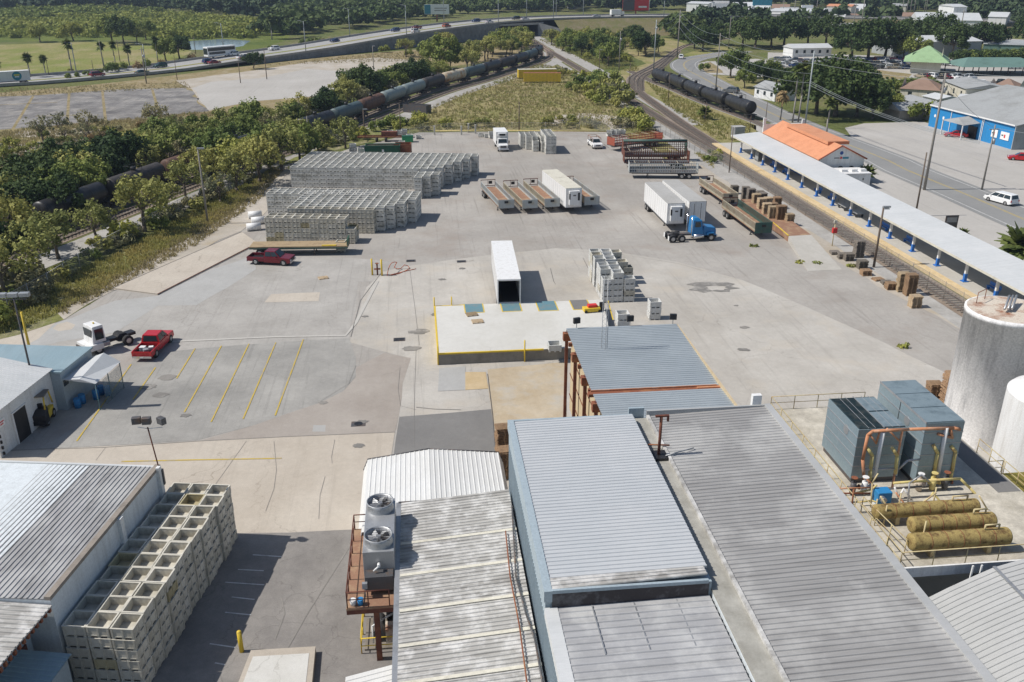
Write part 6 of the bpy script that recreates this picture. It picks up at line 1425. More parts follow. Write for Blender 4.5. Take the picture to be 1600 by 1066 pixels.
# white block by the box truck
for (x, y, c, r, n) in ((822, 232, 1, 3, 4), (831, 234, 1, 3, 4), (842, 237, 1, 6, 4), (855, 238, 1, 6, 4), (862, 241, 1, 7, 5), (869, 241, 1, 7, 5)):
    o_ = G(x, y, 0)-Vector((.6, 0, 0))
    for rr in range(r):
        for k in range(n-(1 if rr == 0 and x in (842, 855) else 0)):
            if rr == 0 or k >= n-1 or True: SB.append((o_.x, o_.y+.6+rr*1.25, k*BH, 0.0, 1))
for (x, y, n) in ((551, 248, 1), (552, 241, 3), (564, 243, 2), (583, 245, 2), (509, 245, 1), (515, 246, 1), (752, 214, 1), (761, 215, 1), (768, 216, 2), (952, 214, 2), (958, 213, 2), (965, 213, 2), (972, 213, 2), (618, 210, 1), (624, 214, 2), (632, 212, 2), (640, 215, 1), (628, 226, 1), (654, 217, 1), (720, 266+14, 1), (715, 283, 1), (610, 214, 2)):
    o_ = G(x, y)
    for k in range(n): SB.append((o_.x, o_.y, k*BH, rb.uniform(-.3, .3), 1))
def mass_of_bins(name, lst, mat, label):
    mb = bin_mb(False); V = np.array(mb.v); F_ = mb.f; vs = []; fs = []; nv = len(V)
    for i, b in enumerate(lst):
        a = b[3]+rb.uniform(-.02, .02); ca, sa = math.cos(a), math.sin(a)
        P = np.stack([V[:, 0]*ca-V[:, 1]*sa+b[0], V[:, 0]*sa+V[:, 1]*ca+b[1], V[:, 2]+b[2]], 1); vs.append(P); fs += [tuple(q+i*nv for q in f) for f in F_]
    me = bpy.data.meshes.new(name); me.from_pydata(np.concatenate(vs).tolist(), [], fs); me.materials.append(M[mat]); o = bpy.data.objects.new(name, me); COL.objects.link(o)
    return tag(o, label, 'bins', None, 'stuff')
mass_of_bins('stacked_bins', SB, 'bin_far', 'the farther mass of grey-white fruit bins stacked in blocks at the back of the yard')
print('BINS', bins_made, len(SB))
# ================================================================ PALLET STACKS by the fence
def pstack(px, py, n, label, mat='wood_pale', rz=0.0, jit=.05, seed=0, grp='pallet stacks along the fence'):
    p = G(px, py); rg = random.Random(seed+int(px)); base = pallet_mb(int(n*1.25), jit, seed+int(px))
    o = base.build('pallet_stack', mat); o.location = p; o.rotation_euler = (0, 0, rz); return tag(o, label, 'pallet stack', grp)
PS = [(1205, 349, 15, 'wood_pale', 'tall pallet stack at the front of the wooden ramp, left'), (1217, 351, 16, 'wood', 'tall dark-sided pallet stack at the front of the wooden ramp, middle'), (1232, 353, 11, 'wood_pale', 'shorter pallet stack at the front of the wooden ramp, right'),
      (1196, 342, 14, 'wood_pale', 'second pallet stack behind the left one on the ramp'), (1206, 340, 13, 'wood', 'pale pallet stack behind the dark one on the ramp'), (1188, 334, 14, 'wood_pale', 'third pallet stack counting back from the ramp front'), (1198, 331, 13, 'wood_pale', 'pallet stack in the middle of the crowd beside the green trailer'),
      (1180, 325, 13, 'wood_pale', 'pallet stack left of centre beside the green trailer rear'), (1190, 322, 12, 'woodgrey', 'grey pallet stack at the back of the crowd'), (1172, 318, 14, 'woodgrey', 'grey pallet stack at the rear left of the crowd'), (1164, 312, 12, 'woodgrey', 'grey pallet stack by the farther open trailer'), (1221, 338, 10, 'wood', 'dark pallet stack at the right edge of the crowd, nearer'), (1213, 326, 11, 'wood', 'dark pallet stack at the right edge of the crowd, farther'), (1187, 309, 7, 'woodgrey', 'low grey pallet stack near the fence sign'), (1147, 303, 8, 'woodgrey', 'low dark stack behind the farther open trailer'),
      (1340, 402, 13, 'woodgrey', 'dark grey pallet stack by the lamp pole'), (1316, 404, 4, 'woodgrey', 'low grey pallet stack before the wooden ramp, left'), (1325, 407, 6, 'woodgrey', 'grey pallet stack before the wooden ramp, right'), (1304, 397, 3, 'woodgrey', 'lowest grey pallets beside the ramp edge'), (1346, 420, 7, 'woodgrey', 'leaning grey pallet stack nearest the lamp pole foot'), (1352, 430, 4, 'wood', 'low brown pallets right of the lamp pole foot'), (1371, 438, 2, 'wood', 'reddish low pallets between the two stack groups'), (1385, 444, 3, 'woodgrey', 'flat grey pallets beside the brown stacks'),
      (1391, 452, 5, 'wood', 'low brown pallet stack left of the two tall ones'), (1408, 455, 13, 'wood_pale', 'left of the two tall brown pallet stacks'), (1420, 461, 15, 'wood', 'right of the two tall brown pallet stacks'), (1428, 480, 8, 'wood_pale', 'isolated brown pallet stack nearest the camera along the fence'),
      (1478, 640, 20, 'wood', 'tall leaning pallet stack between the cooling tower and the silo'), (1411, 628, 8, 'wood', 'pallet stack just behind the deck railing'), (1455, 632, 12, 'wood', 'dark pallet stack behind the taller cooling tower'), (790, 745, 14, 'wood', 'dark pallet stack between the white shed and the blue wall, nearer'), (787, 716, 16, 'wood', 'dark pallet stack between the white shed and the blue wall, farther')]
for k, (x, y, n, m_, lb) in enumerate(PS): pstack(x, y, n, lb, m_, rb.uniform(-.15, .15), .05 if x != 1478 else .09, k)
# wooden ramp deck
r0, r1, r2, r3 = G(1207, 357), G(1231, 378), G(1266, 376), G(1243, 356)
t = thing('wooden_ramp', 'brown timber ramp deck with a concrete slope by the pallet stacks', 'ramp', r1)
def rel(p, o): return (p[0]-o[0], p[1]-o[1])
MB().prism([rel(p, r1) for p in (r1, r2, r3+Vector((0, 14, 0)), r0+Vector((0, 14, 0)))], 0, .85).build('deck', 'floor_rust', t)
e0_, e1_, e2_, e3_ = G(1231, 378), G(1262, 424), G(1316, 422), G(1266, 376)
MB().add([(*rel(e0_, r1), .0), (*rel(e1_, r1), .0), (*rel(e2_, r1), .0), (*rel(e3_, r1), .0), (*rel(e0_, r1), .84), (*rel(e3_, r1), .84), (*rel(e1_, r1), .03), (*rel(e2_, r1), .03)], [(4, 6, 7, 5), (0, 1, 6, 4), (2, 3, 5, 7), (1, 2, 7, 6)]).build('slope', 'platform', t)
MB().tube([Vector((*rel(r0, r1), .9)), Vector((0, 0, .9))], .08).build('edge_rail', 'yellow', t)
p = G(1300, 385); t = thing('hanging_extinguisher', 'red box on a thin pale post by the fence', 'post', p)
MB().cyl((0, 0, 0), (0, 0, 3.3), .06, n=8).build('post', 'rail_yellow', t); MB().box(-.25, -.2, 1.9, .35, .2, 2.6).build('red_box', 'logo_red', t); MB().box(-.2, -.1, 3.3, .2, .1, 3.7).build('cap', 'bldg_cream', t)
p = G(1184, 322); t = thing('fence_barrel', 'black barrel with an orange cone on it by the fence', 'barrel', p)
MB().cyl((0, 0, 0), (0, 0, 1.0), .45, n=14).build('barrel_body', 'black', t); MB().cyl((0, 0, 1.0), (0, 0, 2.0), .3, .06, 12).build('cone', 'orange_pipe', t)
# wrapped rolls and yellow bollards with a hydrant and hose
for k, (x, y, lb) in enumerate(((399, 341, 'white wrapped roll behind the bin block corner, farthest'), (397, 360, 'large white wrapped roll left of the nearest bin block'), (404, 350, 'rusty-ended white roll between the two wrapped ones'))):
    p = G(x, y); o = thing('wrapped_roll', lb, 'roll', p, .25, 'wrapped rolls beside the bins'); MB().cyl((-1.0, 0, .55), (1.0, 0, .55), .55, n=18).build('roll_body', 'white', o); MB().cyl((1.0, 0, .55), (1.01, 0, .55), .3, n=12).build('roll_core', 'rust', o)
bollard(582, 430, 2.1, .11, 'yellow bollard left of the rusty hydrant'); bollard(597, 431, 2.1, .11, 'yellow bollard right of the rusty hydrant')
p = G(590, 430); t = thing('hydrant', 'rusty red standpipe hydrant between two yellow bollards', 'hydrant', p)
MB().cyl((0, 0, 0), (0, 0, 1.5), .10, n=10).build('standpipe', 'rustdark', t); MB().cyl((-.4, 0, .8), (.4, 0, .8), .1, n=10).build('outlet', 'rust', t); MB().cyl((0, 0, 1.5), (0, 0, 1.56), .22, n=12).build('handwheel', 'rust', t)
hp = [G(605, 431, 0.06), G(607, 420, .9), G(612, 411, 1.1), G(620, 410, .9), G(616, 418, .3), G(626, 420, .08), G(632, 414, .5), G(640, 419, .08), G(622, 428, .06), G(608, 430, .06), G(650, 420, .06)]
tag(MB().tube(smooth_line(hp, .5), .05, 6).build('hose', 'hose'), 'tangled pale red hose lying beside the hydrant', 'hose')
for k, (x, y, lb) in enumerate(((624, 531, 'dark drain grate left of the dock corner'), (642, 408, 'small drain grate behind the hydrant'), (721, 409, 'small drain grate left of the dock trailer'), (560, 663, 'round manhole cover in the brown asphalt'))):
    p = G(x, y); o = thing('drain_grate', lb, 'drain', p); mb = MB()
    if k == 3: mb.cyl((0, 0, .03), (0, 0, .07), .35, n=20)
    else:
        for i in range(7): mb.box(-.5+i*.14, -.35, .03, -.42+i*.14, .35, .075)
    mb.build('grate_bars', 'black', o); MB().box(-.6, -.45, .03, .6, .45, .045).build('grate_frame', 'darksteel', o)
# ================================================================ FENCES
def fence(name, pts, label, h=2.1, step=3.2, post='steel', barb=False, meshmat='chain', cat='fence', r=.035):
    t = thing(name, label, cat, (pts[0].x, pts[0].y, 0)); o0 = Vector((pts[0].x, pts[0].y, 0)); mm = MB(); pb = MB()
    n = 0; loc = []
    for a, b in zip(pts, pts[1:]):
        k = max(1, int((b-a).length/step))
        for i in range(k): loc.append(a.lerp(b, i/k)-o0)
        mm.quad(a-o0, b-o0, b-o0+Vector((0, 0, h)), a-o0+Vector((0, 0, h)))
        MB().cyl(a-o0+Vector((0, 0, h)), b-o0+Vector((0, 0, h)), r*.7, n=5).build('top_rail', post, t)
    loc.append(pts[-1]-o0)
    pm = MB().cyl((0, 0, 0), (0, 0, h+.15), r, n=6).build('fence_post', post, t); pm.location = loc[0]
    for p in loc[1:100]:
        c = pm.copy(); COL.objects.link(c); c.parent = t; c.location = p
    if len(loc) > 100:
        mb = MB()
        for p in loc[100:]: mb.cyl(p, p+Vector((0, 0, h+.15)), r, n=5)
        mb.build('fence_posts', post, t)['kind'] = 'stuff'
    mm.build('wire_mesh', meshmat, t); return t
fence('chain_link_fence', [G(x, y) for x, y in ((-20, 510), (78, 455), (170, 395), (262, 345), (345, 300), (400, 262), (450, 240), (545, 218))], 'chain-link fence between the yard and the left tree row', 2.2, 3.4)
fence('chain_link_fence', [G(x, y) for x, y in ((905, 195), (960, 212), (1015, 200), (1040, 212), (1120, 255), (1200, 300), (1300, 362), (1400, 424), (1530, 506))], 'chain-link fence between the yard and the right railway', 2.2, 3.0, 'woodgrey')
fence('back_fence', [G(x, y) for x, y in ((640, 214), (700, 205), (800, 204), (905, 204))], 'low chain-link fence at the back edge of the yard', 1.8, 6, 'gravel')
tb = MB()
L_ = [G(x, y) for x, y in ((680, 208), (790, 207), (955, 209))]
for a, b in zip(L_, L_[1:]): tb.cyl(a+Vector((0, 0, .45)), b+Vector((0, 0, .45)), .12, n=6)
tag(tb.build('guard_rail', 'yellow_pipe'), 'faded yellow pipe barrier along the back edge of the yard', 'barrier')
for k, (x, y) in enumerate(((679, 211), (721, 211), (732, 207), (743, 209))):
    o = thing('concrete_post', nth(k)+' short white post from the left along the back edge', 'post', G(x, y)); MB().box(-.18, -.18, 0, .18, .18, 1.9).build('post_body', 'bldg_cream', o); MB().box(-.22, -.22, 1.9, .22, .22, 2.0).build('cap', 'bldg_cream', o)
# ================================================================ STATION
t = thing('station_canopy', 'very long white platform canopy on white and blue posts', 'canopy', (65.3, 60, 0))
Yc0, Yc1 = 60, 178.5
MB().ribbed((-1.2, Yc1-60, 3.28), (-1.2, 0, 3.28), (1.3, 0, 3.55), (1.3, Yc1-60, 3.55), 1.0, .02, .1, .08).build('roof', 'roofwhite', t)
MB().ribbed((1.3, Yc1-60, 3.551), (1.3, 0, 3.551), (4.6, 0, 3.85), (4.6, Yc1-60, 3.85), 1.0, .02, .1, .08).build('roof', 'roofwhite', t)
MB().box(-1.3, 0, 3.08, -1.201, Yc1-60, 3.33).build('fascia', 'bldg_cream', t)
MB().box(-1.2, Yc1-60.0, 3.1, 4.6, Yc1-59.9, 3.3).build('end_fascia', 'white', t)
ys = [175.3-i*6.12 for i in range(19)]
for y in ys:
    o = MB().box(-.14, y-60-.14, 1.3, .14, y-60+.14, 3.2).build('post', 'white', t)
    MB().box(-.17, y-60-.17, .32, .17, y-60+.17, 1.3).build('post_base', 'stationblue', o); MB().box(-.35, y-60-.35, .325, .35, y-60+.35, .42).build('post_foot', 'stationblue', o)
    o = MB().box(3.9, y-60-.14, .32, 4.18, y-60+.14, 3.6).build('rear_post', 'white', t)
MB().box(3.6, 92, .32, 3.8, 112, 3.5).build('back_wall', 'stationblue', t)
t = thing('station_building', 'white station building with an orange tile roof beside the canopy', 'building', (70.2, 149.6, 0))
BWd, BL, EH, RH = 8.2, 27.0, 4.1, 6.3
MB().add([(0, 0, 0), (BWd, 0, 0), (BWd, BL, 0), (0, BL, 0), (0, 0, EH), (BWd, 0, EH), (BWd, BL, EH), (0, BL, EH), (BWd*.45, 0, RH), (BWd*.45, BL, RH)], [(0, 1, 5, 8, 4), (2, 3, 7, 9, 6), (3, 0, 4, 7), (1, 2, 6, 5)]).build('wall', 'white_bldg', t)
mb = MB()
mb.ribbed((-.35, -.3, EH-.1), (-.35, BL, EH-.1), (BWd*.45, BL, RH+.1), (BWd*.45, -.3, RH+.1), .45, .05, .5, .12); mb.build('roof', 'rooftile', t)
mb = MB(); mb.ribbed((BWd+.35, -.3, EH-.1), (BWd+.35, BL, EH-.1), (BWd*.45, BL, RH+.1), (BWd*.45, -.3, RH+.1), .45, .05, .5, .12); mb.build('roof', 'rooftile', t)
MB().box(2.5, 3, RH-.3, 6.5, BL-5, RH+.25).build('roof_hump', 'rooftile', t)
MB().box(-.2, BL+.01, 0, BWd+.2, BL+.4, RH-.6).box(-.25, BL+.02, RH-.6, .25, BL+.42, RH+.6).box(BWd-.3, BL+.02, RH-.6, BWd+.25, BL+.42, RH+.2).build('end_parapet', 'white_bldg', t)
mb = MB(); mb.tube([(-.35, -.34, EH-.05), (BWd*.45, -.34, RH+.15), (BWd+.35, -.34, EH-.05)], .1, 6); mb.build('verge', 'redoxide', t)
for x in (2.0, 4.0, 6.0):
    mb = MB(); P = [(-.55, .9), (.55, .9), (.55, 1.9), (.4, 2.15), (.15, 2.3), (-.15, 2.3), (-.4, 2.15), (-.55, 1.9)]
    mb.add([(x+p[0], -.02, p[1]+.5) for p in P]+[(x+p[0], .05, p[1]+.5) for p in P], [tuple(range(8))]+[(i, i+8, (i+1) % 8+8, (i+1) % 8) for i in range(8)]); mb.build('window', 'glass', t)
MB().cyl((BWd*.47, -.03, 5.1), (BWd*.47, .02, 5.1), .32, n=20).build('emblem', 'logo_blue', t)
MB().box(BWd*.47-1.25, -.04, 4.15, BWd*.47-.3, .02, 4.3).build('sign_lettering', 'darksteel', t); MB().add([(BWd*.47-.28, -.04, 4.05), (BWd*.47+.1, -.04, 4.05), (BWd*.47+.28, -.04, 4.25), (BWd*.47+.1, -.04, 4.45), (BWd*.47-.28, -.04, 4.45), (BWd*.47-.1, -.04, 4.25)], [(0, 1, 2, 3, 4, 5)]).build('sign_arrow', 'logo_red', t); MB().box(BWd*.47+.3, -.04, 4.05, BWd*.47+1.4, .02, 4.4).build('sign_block', 'logo_teal', t)
for x in (.9, BWd-.9): MB().box(x-.12, -.03, 1.3, x+.12, .02, 2.6).build('slit_window', 'glass', t)
t = thing('annex', 'small white annex with white rooftop units before the station gable', 'building', (71.5, 143.8, 0))
MB().box(0, 0, 0, 5.5, 4.6, 2.6).build('wall', 'white_bldg', t); MB().box(-.1, -.1, 2.601, 5.6, 4.7, 2.75).build('roof', 'white', t)
for x in (.8, 2.6, 4.2): MB().box(x, 1.2, 2.751, x+1.0, 2.2, 3.15).build('rooftop_unit', 'white', t)
for x in (2.2, 4.2): MB().box(x-.1, -.03, 1.6, x+.1, -.001, 1.9).build('vent', 'black', t)
for k, (x, y, lb) in enumerate(((1348, 292, 'dark grey portable toilet with a white roof by the station annex'),)):
    o = thing('portable_toilet', lb, 'toilet', G(x, y), .2); MB().box(-.6, -.6, .05, .6, .6, 2.1).build('cabin', 'greycar', o, .04); MB().box(-.65, -.65, 2.1, .65, .65, 2.3).build('roof', 'white', o, .06); MB().box(-.4, -.63, .2, .4, -.601, 1.95).build('door', 'darksteel', o)
o = thing('portable_cabin', 'pale grey utility cabin behind the far end of the canopy', 'cabin', G(1152, 217), .1); MB().box(-1.2, -1, .1, 1.2, 1, 2.6).build('cabin_body', 'steel', o, .1); MB().box(-1.3, -1.1, 2.6, 1.3, 1.1, 2.75).build('roof', 'patch_grey', o)
# benches and baggage carts
for k, (x, y) in enumerate(((1205, 261), (1222, 272), (1266, 301), (1288, 313), (1372, 359), (1409, 381), (1535, 456))):
    p = G(x, y, .32); o = thing('platform_bench', ('%s blue bench from the far end of the platform' % nth(k)), 'bench', (66.6, p.y, .32), 0, 'blue benches on the platform')
    MB().box(-.22, -1.1, .40, .22, 1.1, .45).build('seat', 'stationblue', o); MB().box(.23, -1.1, .5, .28, 1.1, .95).build('backrest', 'stationblue', o)
    for yy in (-.9, .9): MB().box(-.2, yy-.03, 0, .2, yy+.03, .399).build('leg', 'stationblue', o)
for k, (x, y) in enumerate(((1317, 327), (1333, 337))):
    p = G(x, y, .32); o = thing('baggage_cart', ('grey baggage cart on the platform, farther of two', 'grey baggage cart on the platform, nearer of two')[k], 'cart', (66.2, p.y, .32), 0, 'baggage carts on the platform')
    MB().box(-.6, -1.4, .55, .6, 1.4, .65).build('cart_deck', 'steel', o)
    for xx in (-.5, .5):
        for yy in (-1.0, 1.0): MB().cyl((xx-.05, yy, .25), (xx+.05, yy, .25), .25, n=12).build('wheel', 'rubber', o)
    MB().tube([(-.55, 1.4, .6), (-.55, 1.4, 1.3), (.55, 1.4, 1.3), (.55, 1.4, .6)], .03, 6).build('handle', 'darksteel', o)
o = thing('vending_cabinet', 'dark cabinet beside grey carts at the far end of the platform', 'cabinet', (66.0, 167, .32)); MB().box(-.5, -.9, 0, .5, .9, 1.9).build('cabinet_body', 'greycar', o); MB().box(-.52, -.8, .3, -.501, .8, 1.7).build('front_panel', 'bldg_grey', o)
p = G(1482, 372); o = thing('notice_board', 'dark notice board on two posts beyond the canopy', 'sign', p)
MB().box(-1.0, -.05, 1.5, .9, .05, 3.3).build('board', 'darksteel', o); MB().box(-1.0, -.04, 0, -.9, .04, 1.499).build('post', 'steel', o); MB().box(.8, -.04, 0, .9, .04, 1.499).build('post', 'steel', o); MB().box(-.8, -.065, 2.3, .7, -.051, 3.0).build('notice', 'gravel', o)
# ================================================================ POLES
for (bx, by, tx, ty, r, lb, mt, arm) in ((1365, 418, 1386, 324, .17, 'wooden lamp pole beside the yard fence, nearest the silo', 'pole', 'lamp'), (1430, 338, 1444, 238, .15, 'dark wooden pole just behind the middle of the canopy', 'pole', None), (1444, 297, 1473, 114, .24, 'tallest weathered grey utility pole in the right-hand lot', 'pole_grey', 'x'),
    (1534, 297, 1553, 195, .17, 'weathered utility pole before the blue building', 'pole_grey', 'x'), (1257, 202, 1270, 80, .22, 'tall pale steel pole behind the station roof', 'pole_steel', None), (1139, 270, 1145, 199, .11, 'thin brown pole at the far end of the station canopy', 'pole', None), (1171, 208, 1175, 181, .09, 'short brown pole behind the station canopy end', 'pole', None),
    (1102, 190, 1104, 160, .10, 'short pole in the grass beside the black tank cars', 'pole', None), (1044, 158, 1045, 111, .10, 'pole in the grass left of the tank cars', 'pole', None), (983, 138, 983, 98, .12, 'dark signal pole beside the curved track', 'pole', None), (936, 114, 936, 78, .12, 'dark pole beside the main track', 'pole', 'lamp'),
    (967, 111, 969, 49, .18, 'grey utility pole at the edge of the trackside bushes', 'pole_grey', 'x'), (1021, 113, 1026, 31, .22, 'tall steel utility pole where the tracks fork', 'pole_steel', 'x'), (1058, 90, 1062, 16, .26, 'thick wooden utility pole by the road bend', 'pole_grey', 'x'), (1118, 142, 1126, 52, .2, 'tall grey utility pole by the road behind the tank cars', 'pole_grey', None),
    (1138, 75, 1142, 27, .2, 'grey utility pole beyond the road bend', 'pole_grey', None), (1196, 190, 1199, 158, .1, 'short brown pole beside the road near the station', 'pole', None), (848, 93, 849, 65, .1, 'thin dark pole beside the main track near the bridge', 'pole', None), (811, 207, 811, 159, .14, 'dark pole at the back fence of the yard', 'pole', None),
    (626, 206, 625, 163, .13, 'pole behind the green bin in the scrub', 'pole', None), (570, 214, 568, 171, .15, 'pole with a small lamp beside the skips', 'pole', 'lamp'), (485, 247, 482, 182, .13, 'grey pole behind the far corner of the bin blocks', 'pole_grey', None), (325, 350, 314, 232, .16, 'leaning grey lamp pole beside the left fence', 'pole_grey', 'lamp'),
    (584, 108, 583, 72, .15, 'grey pole with a transformer in the sandy lot', 'pole_grey', 'lamp'), (417, 124, 411, 78, .15, 'grey pole at the edge of the sandy lot', 'pole', None), (650, 104, 650, 94, .1, 'short pole in the sandy lot', 'pole', None), (376, 130, 373, 96, .14, 'dark pole beside the bushes left of the sandy lot', 'pole', None), (229, 131, 219, 74, .22, 'tall pale utility pole, left of the two beside the slab', 'pole_grey', 'x'), (228, 121, 221, 78, .16, 'second utility pole of the close pair beside the slab', 'pole', None), (277, 125, 275, 86, .12, 'thin pole by the sandy road edge', 'pole', None),
    (189, 104, 184, 62, .14, 'leaning pole behind the four palms', 'pole', None), (306, 85, 299, 57, .15, 'dark pole at the tail of the white coach', 'pole', None), (163, 112, 153, 62, .12, 'light lamp post behind the left palms', 'pole_grey', None), (47, 121, 40, 80, .12, 'thin pole beside the first left palm', 'pole', None), (77, 119, 72, 87, .1, 'thin pole beside the second left palm', 'pole', None), (146, 111, 142, 94, .12, 'short dark post on the lawn edge', 'pole', None),
    (1146+315, 118, 1466, 60, .01, '', '', None)):
    if not lb: continue
    b0 = G(bx, by); h = up(tx, ty, b0); t = thing('utility_pole', lb, 'pole', b0, 0, 'poles'); far = b0.length > 250
    MB().cyl((0, 0, 0), (0, 0, h), max(r, .12 if far else 0), r*.65, 8).build('pole', mt, t)
    if arm == 'lamp': MB().box(-.1, -.15, h-.1, .9, .15, h+.12).build('lamp_head', 'steel', t, .03)
    if arm == 'x':
        MB().box(-.9, -.06, h-.8, .9, .06, h-.68).build('crossarm', mt, t); MB().cyl((.3, 0, h-3.2), (.3, 0, h-2.3), .25, n=10).build('transformer', 'steel', t)
    if by > 390 and arm: MB().box(.0, -.3, h-.25, .7, .3, h-.15).build('lamp_arm', 'steel', t)
def wire(a, b, sag, lb, r=.035):
    a = Vector(a); b = Vector(b); P = [a.lerp(b, i/14)-Vector((0, 0, sag*4*(i/14)*(1-i/14))) for i in range(15)]
    mb = MB()
    for p, q in zip(P, P[1:]): mb.cyl(p, q, r, n=4, caps=False)
    return tag(mb.build('power_line', 'pole_steel'), lb, 'cable', 'power lines at the right')
def top(bx, by, tx, ty, f=1.0):
    b0 = G(bx, by); h = up(tx, ty, b0); return Vector((b0.x, b0.y, h*f))
pA = top(1257, 202, 1270, 80); pB = top(1444, 297, 1473, 114); pC = top(1118, 142, 1126, 52); pD = top(1058, 90, 1062, 16); pE = top(1534, 297, 1553, 195); pF = top(1021, 113, 1026, 31)
for k, (f0, f1) in enumerate(((.97, .97), (.85, .9), (.62, .82), (.60, .80), (.57, .78))): wire(pA*1 if False else Vector((pA.x, pA.y, pA.z*f0)), Vector((pB.x+25, pB.y-8, pB.z*f1)) if k < 2 else Vector((pB.x+9, pB.y+1, pB.z*f1*.5)), 1.2, '%s power line down from the tall pole behind the station' % nth(k))
for k, f in enumerate((.97, .85, .72, .6)): wire((pC.x, pC.y, pC.z*f), (pA.x, pA.y, pA.z*f), 1.5, '%s power line down between the road pole and the station pole' % nth(k))
for k, f in enumerate((.97, .8, .65)): wire((pD.x, pD.y, pD.z*f), (pC.x, pC.y, pC.z*f), 2, '%s power line down between the road bend poles' % nth(k))
for k, f in enumerate((.95, .8)): wire((pF.x, pF.y, pF.z*f), (pD.x, pD.y, pD.z*f), 2, ('upper', 'lower')[k]+' power line from the track fork pole to the thick wooden pole')
wire((pB.x, pB.y, pB.z*.95), (pE.x, pE.y, pE.z*.95), .8, 'power line between the two weathered poles in the right lot')
wire((pE.x, pE.y, pE.z*.95), (150, 90, 8), .8, 'power line leaving the right lot towards the right edge')
# ================================================================ BUILDINGS ON THE RIGHT
def hall(px, py, qx, qy, depth, h, ridge, label, wall='bldg_cream', roof='roof_grey2', name='building', cat='building', over=.4, hip=0.0, axis='long', win=0, door=False, z0=0.0):
    # (px,py)-(qx,qy): the two ends of the wall facing the camera, on the ground; the hall extends away from it
    a, b = G(px, py), G(qx, qy); L_ = (b-a).length; rz = math.atan2(b.y-a.y, b.x-a.x)
    t = thing(name, label, cat, a, rz)
    if axis == 'long':
        V = [(0, 0, 0), (L_, 0, 0), (L_, depth, 0), (0, depth, 0), (0, 0, h), (L_, 0, h), (L_, depth, h), (0, depth, h), (0, depth/2, ridge), (L_, depth/2, ridge)]
        MB().add(V, [(0, 1, 5, 4), (2, 3, 7, 6), (3, 0, 4, 8, 7), (1, 2, 6, 9, 5)]).build('wall', wall, t)
        R = [(-over, -over, h-.05), (L_+over, -over, h-.05), (L_+over, depth+over, h-.05), (-over, depth+over, h-.05), (-over+hip, depth/2, ridge+.15), (L_+over-hip, depth/2, ridge+.15)]
        MB().add(R, [(0, 1, 5, 4), (2, 3, 4, 5), (3, 0, 4), (1, 2, 5)]).build('roof', roof, t)
    else:
        V = [(0, 0, 0), (L_, 0, 0), (L_, depth, 0), (0, depth, 0), (0, 0, h), (L_, 0, h), (L_, depth, h), (0, depth, h), (L_/2, 0, ridge), (L_/2, depth, ridge)]
        MB().add(V, [(0, 1, 5, 8, 4), (2, 3, 7, 9, 6), (3, 0, 4, 7), (1, 2, 6, 5)]).build('wall', wall, t)
        R = [(-over, -over, h-.05), (L_+over, -over, h-.05), (L_+over, depth+over, h-.05), (-over, depth+over, h-.05), (L_/2, -over+hip, ridge+.15), (L_/2, depth+over-hip, ridge+.15)]
        MB().add(R, [(0, 4, 5, 3), (1, 2, 5, 4), (0, 1, 4), (2, 3, 5)]).build('roof', roof, t)
    for i in range(win):
        x = L_*(i+.5)/win; w_ = MB().box(x-.5, -.06, h*.4, x+.5, -.001, h*.75).build('window', 'glass', t); MB().box(x-.6, -.04, h*.4-.12, x+.6, -.002, h*.4-.001).build('sill', 'white', w_)
    if door: MB().box(L_*.7-.5, -.05, 0, L_*.7+.5, -.001, 2.1).build('door', 'bldg_grey', t)
    return t, L_, rz
# big blue hall with a grey roof
t, L_, rz = hall(1450, 197, 1581, 234, 38, 5.0, 9.0, 'large bright blue building with a wide grey roof and a small entrance porch', 'bldgblue', 'roof_grey2')
MB().box(0, -.45, 4.75, L_, -.401, 5.05).build('fascia', 'white', t)
MB().add([(L_*.35, -4, 3.2), (L_*.62, -4, 3.2), (L_*.62, -.1, 3.6), (L_*.35, -.1, 3.6), (L_*.48, -.1, 4.5), (L_*.48, -2.5, 4.2)], [(0, 1, 5), (1, 2, 4, 5), (3, 0, 5, 4), (0, 3, 2, 1)]).build('porch_roof', 'roof_grey2', t)
for x in (L_*.36, L_*.60): MB().box(x, -3.9, 0, x+.2, -3.7, 3.2).build('porch_post', 'white', t)
MB().box(L_*.5, -.2, 0, L_*.6, -.05, 2.6).build('doorway', 'black', t)
for x in (L_*.27, L_*.64, L_*.655): MB().box(x, -.15, 0, x+.14, -.05, 4.7).build('downpipe', 'white', t)
for (x, w_) in ((L_*.86, 2.6), (L_*.76, 1.9)): o = MB().box(x, -.12, 1.5, x+w_, -.02, 3.1).build('sign_panel', 'frp', t); MB().box(x+w_*.42, -.14, 1.9, x+w_*.58, -.121, 2.6).build('sign_figure', 'logo_red', o); MB().box(x+w_*.12, -.14, 2.2, x+w_*.34, -.121, 2.5).build('sign_figure', 'greycar', o)
for x in (L_*.07, L_*.18, L_*.28): MB().cyl((x, -.07, 2.7), (x, -.02, 2.7), .35, n=10).build('wall_mark', 'frp', t)
MB().box(L_+.01, -.3, 0, L_+.2, 38, 5).build('end_wall', 'bldg_grey', t)
hall(1378, 184, 1404, 190, 7, 2.6, 4.0, 'small grey-green house with a gable roof at the lot edge', 'dockside', 'roof_grey2', 'house', 'house', axis='x')
hall(1402, 172, 1455, 190, 6, 3.2, 3.8, 'long cream mobile home behind the blue building', 'bldg_cream', 'roof_grey2', 'mobile_home', 'mobile home', win=4, door=True)
hall(1405, 155, 1465, 159, 11, 3.0, 5.6, 'cream house with a brown hipped roof and a white van beside it', 'bldg_cream', 'roof_brown', 'house', 'house', hip=5, win=2)
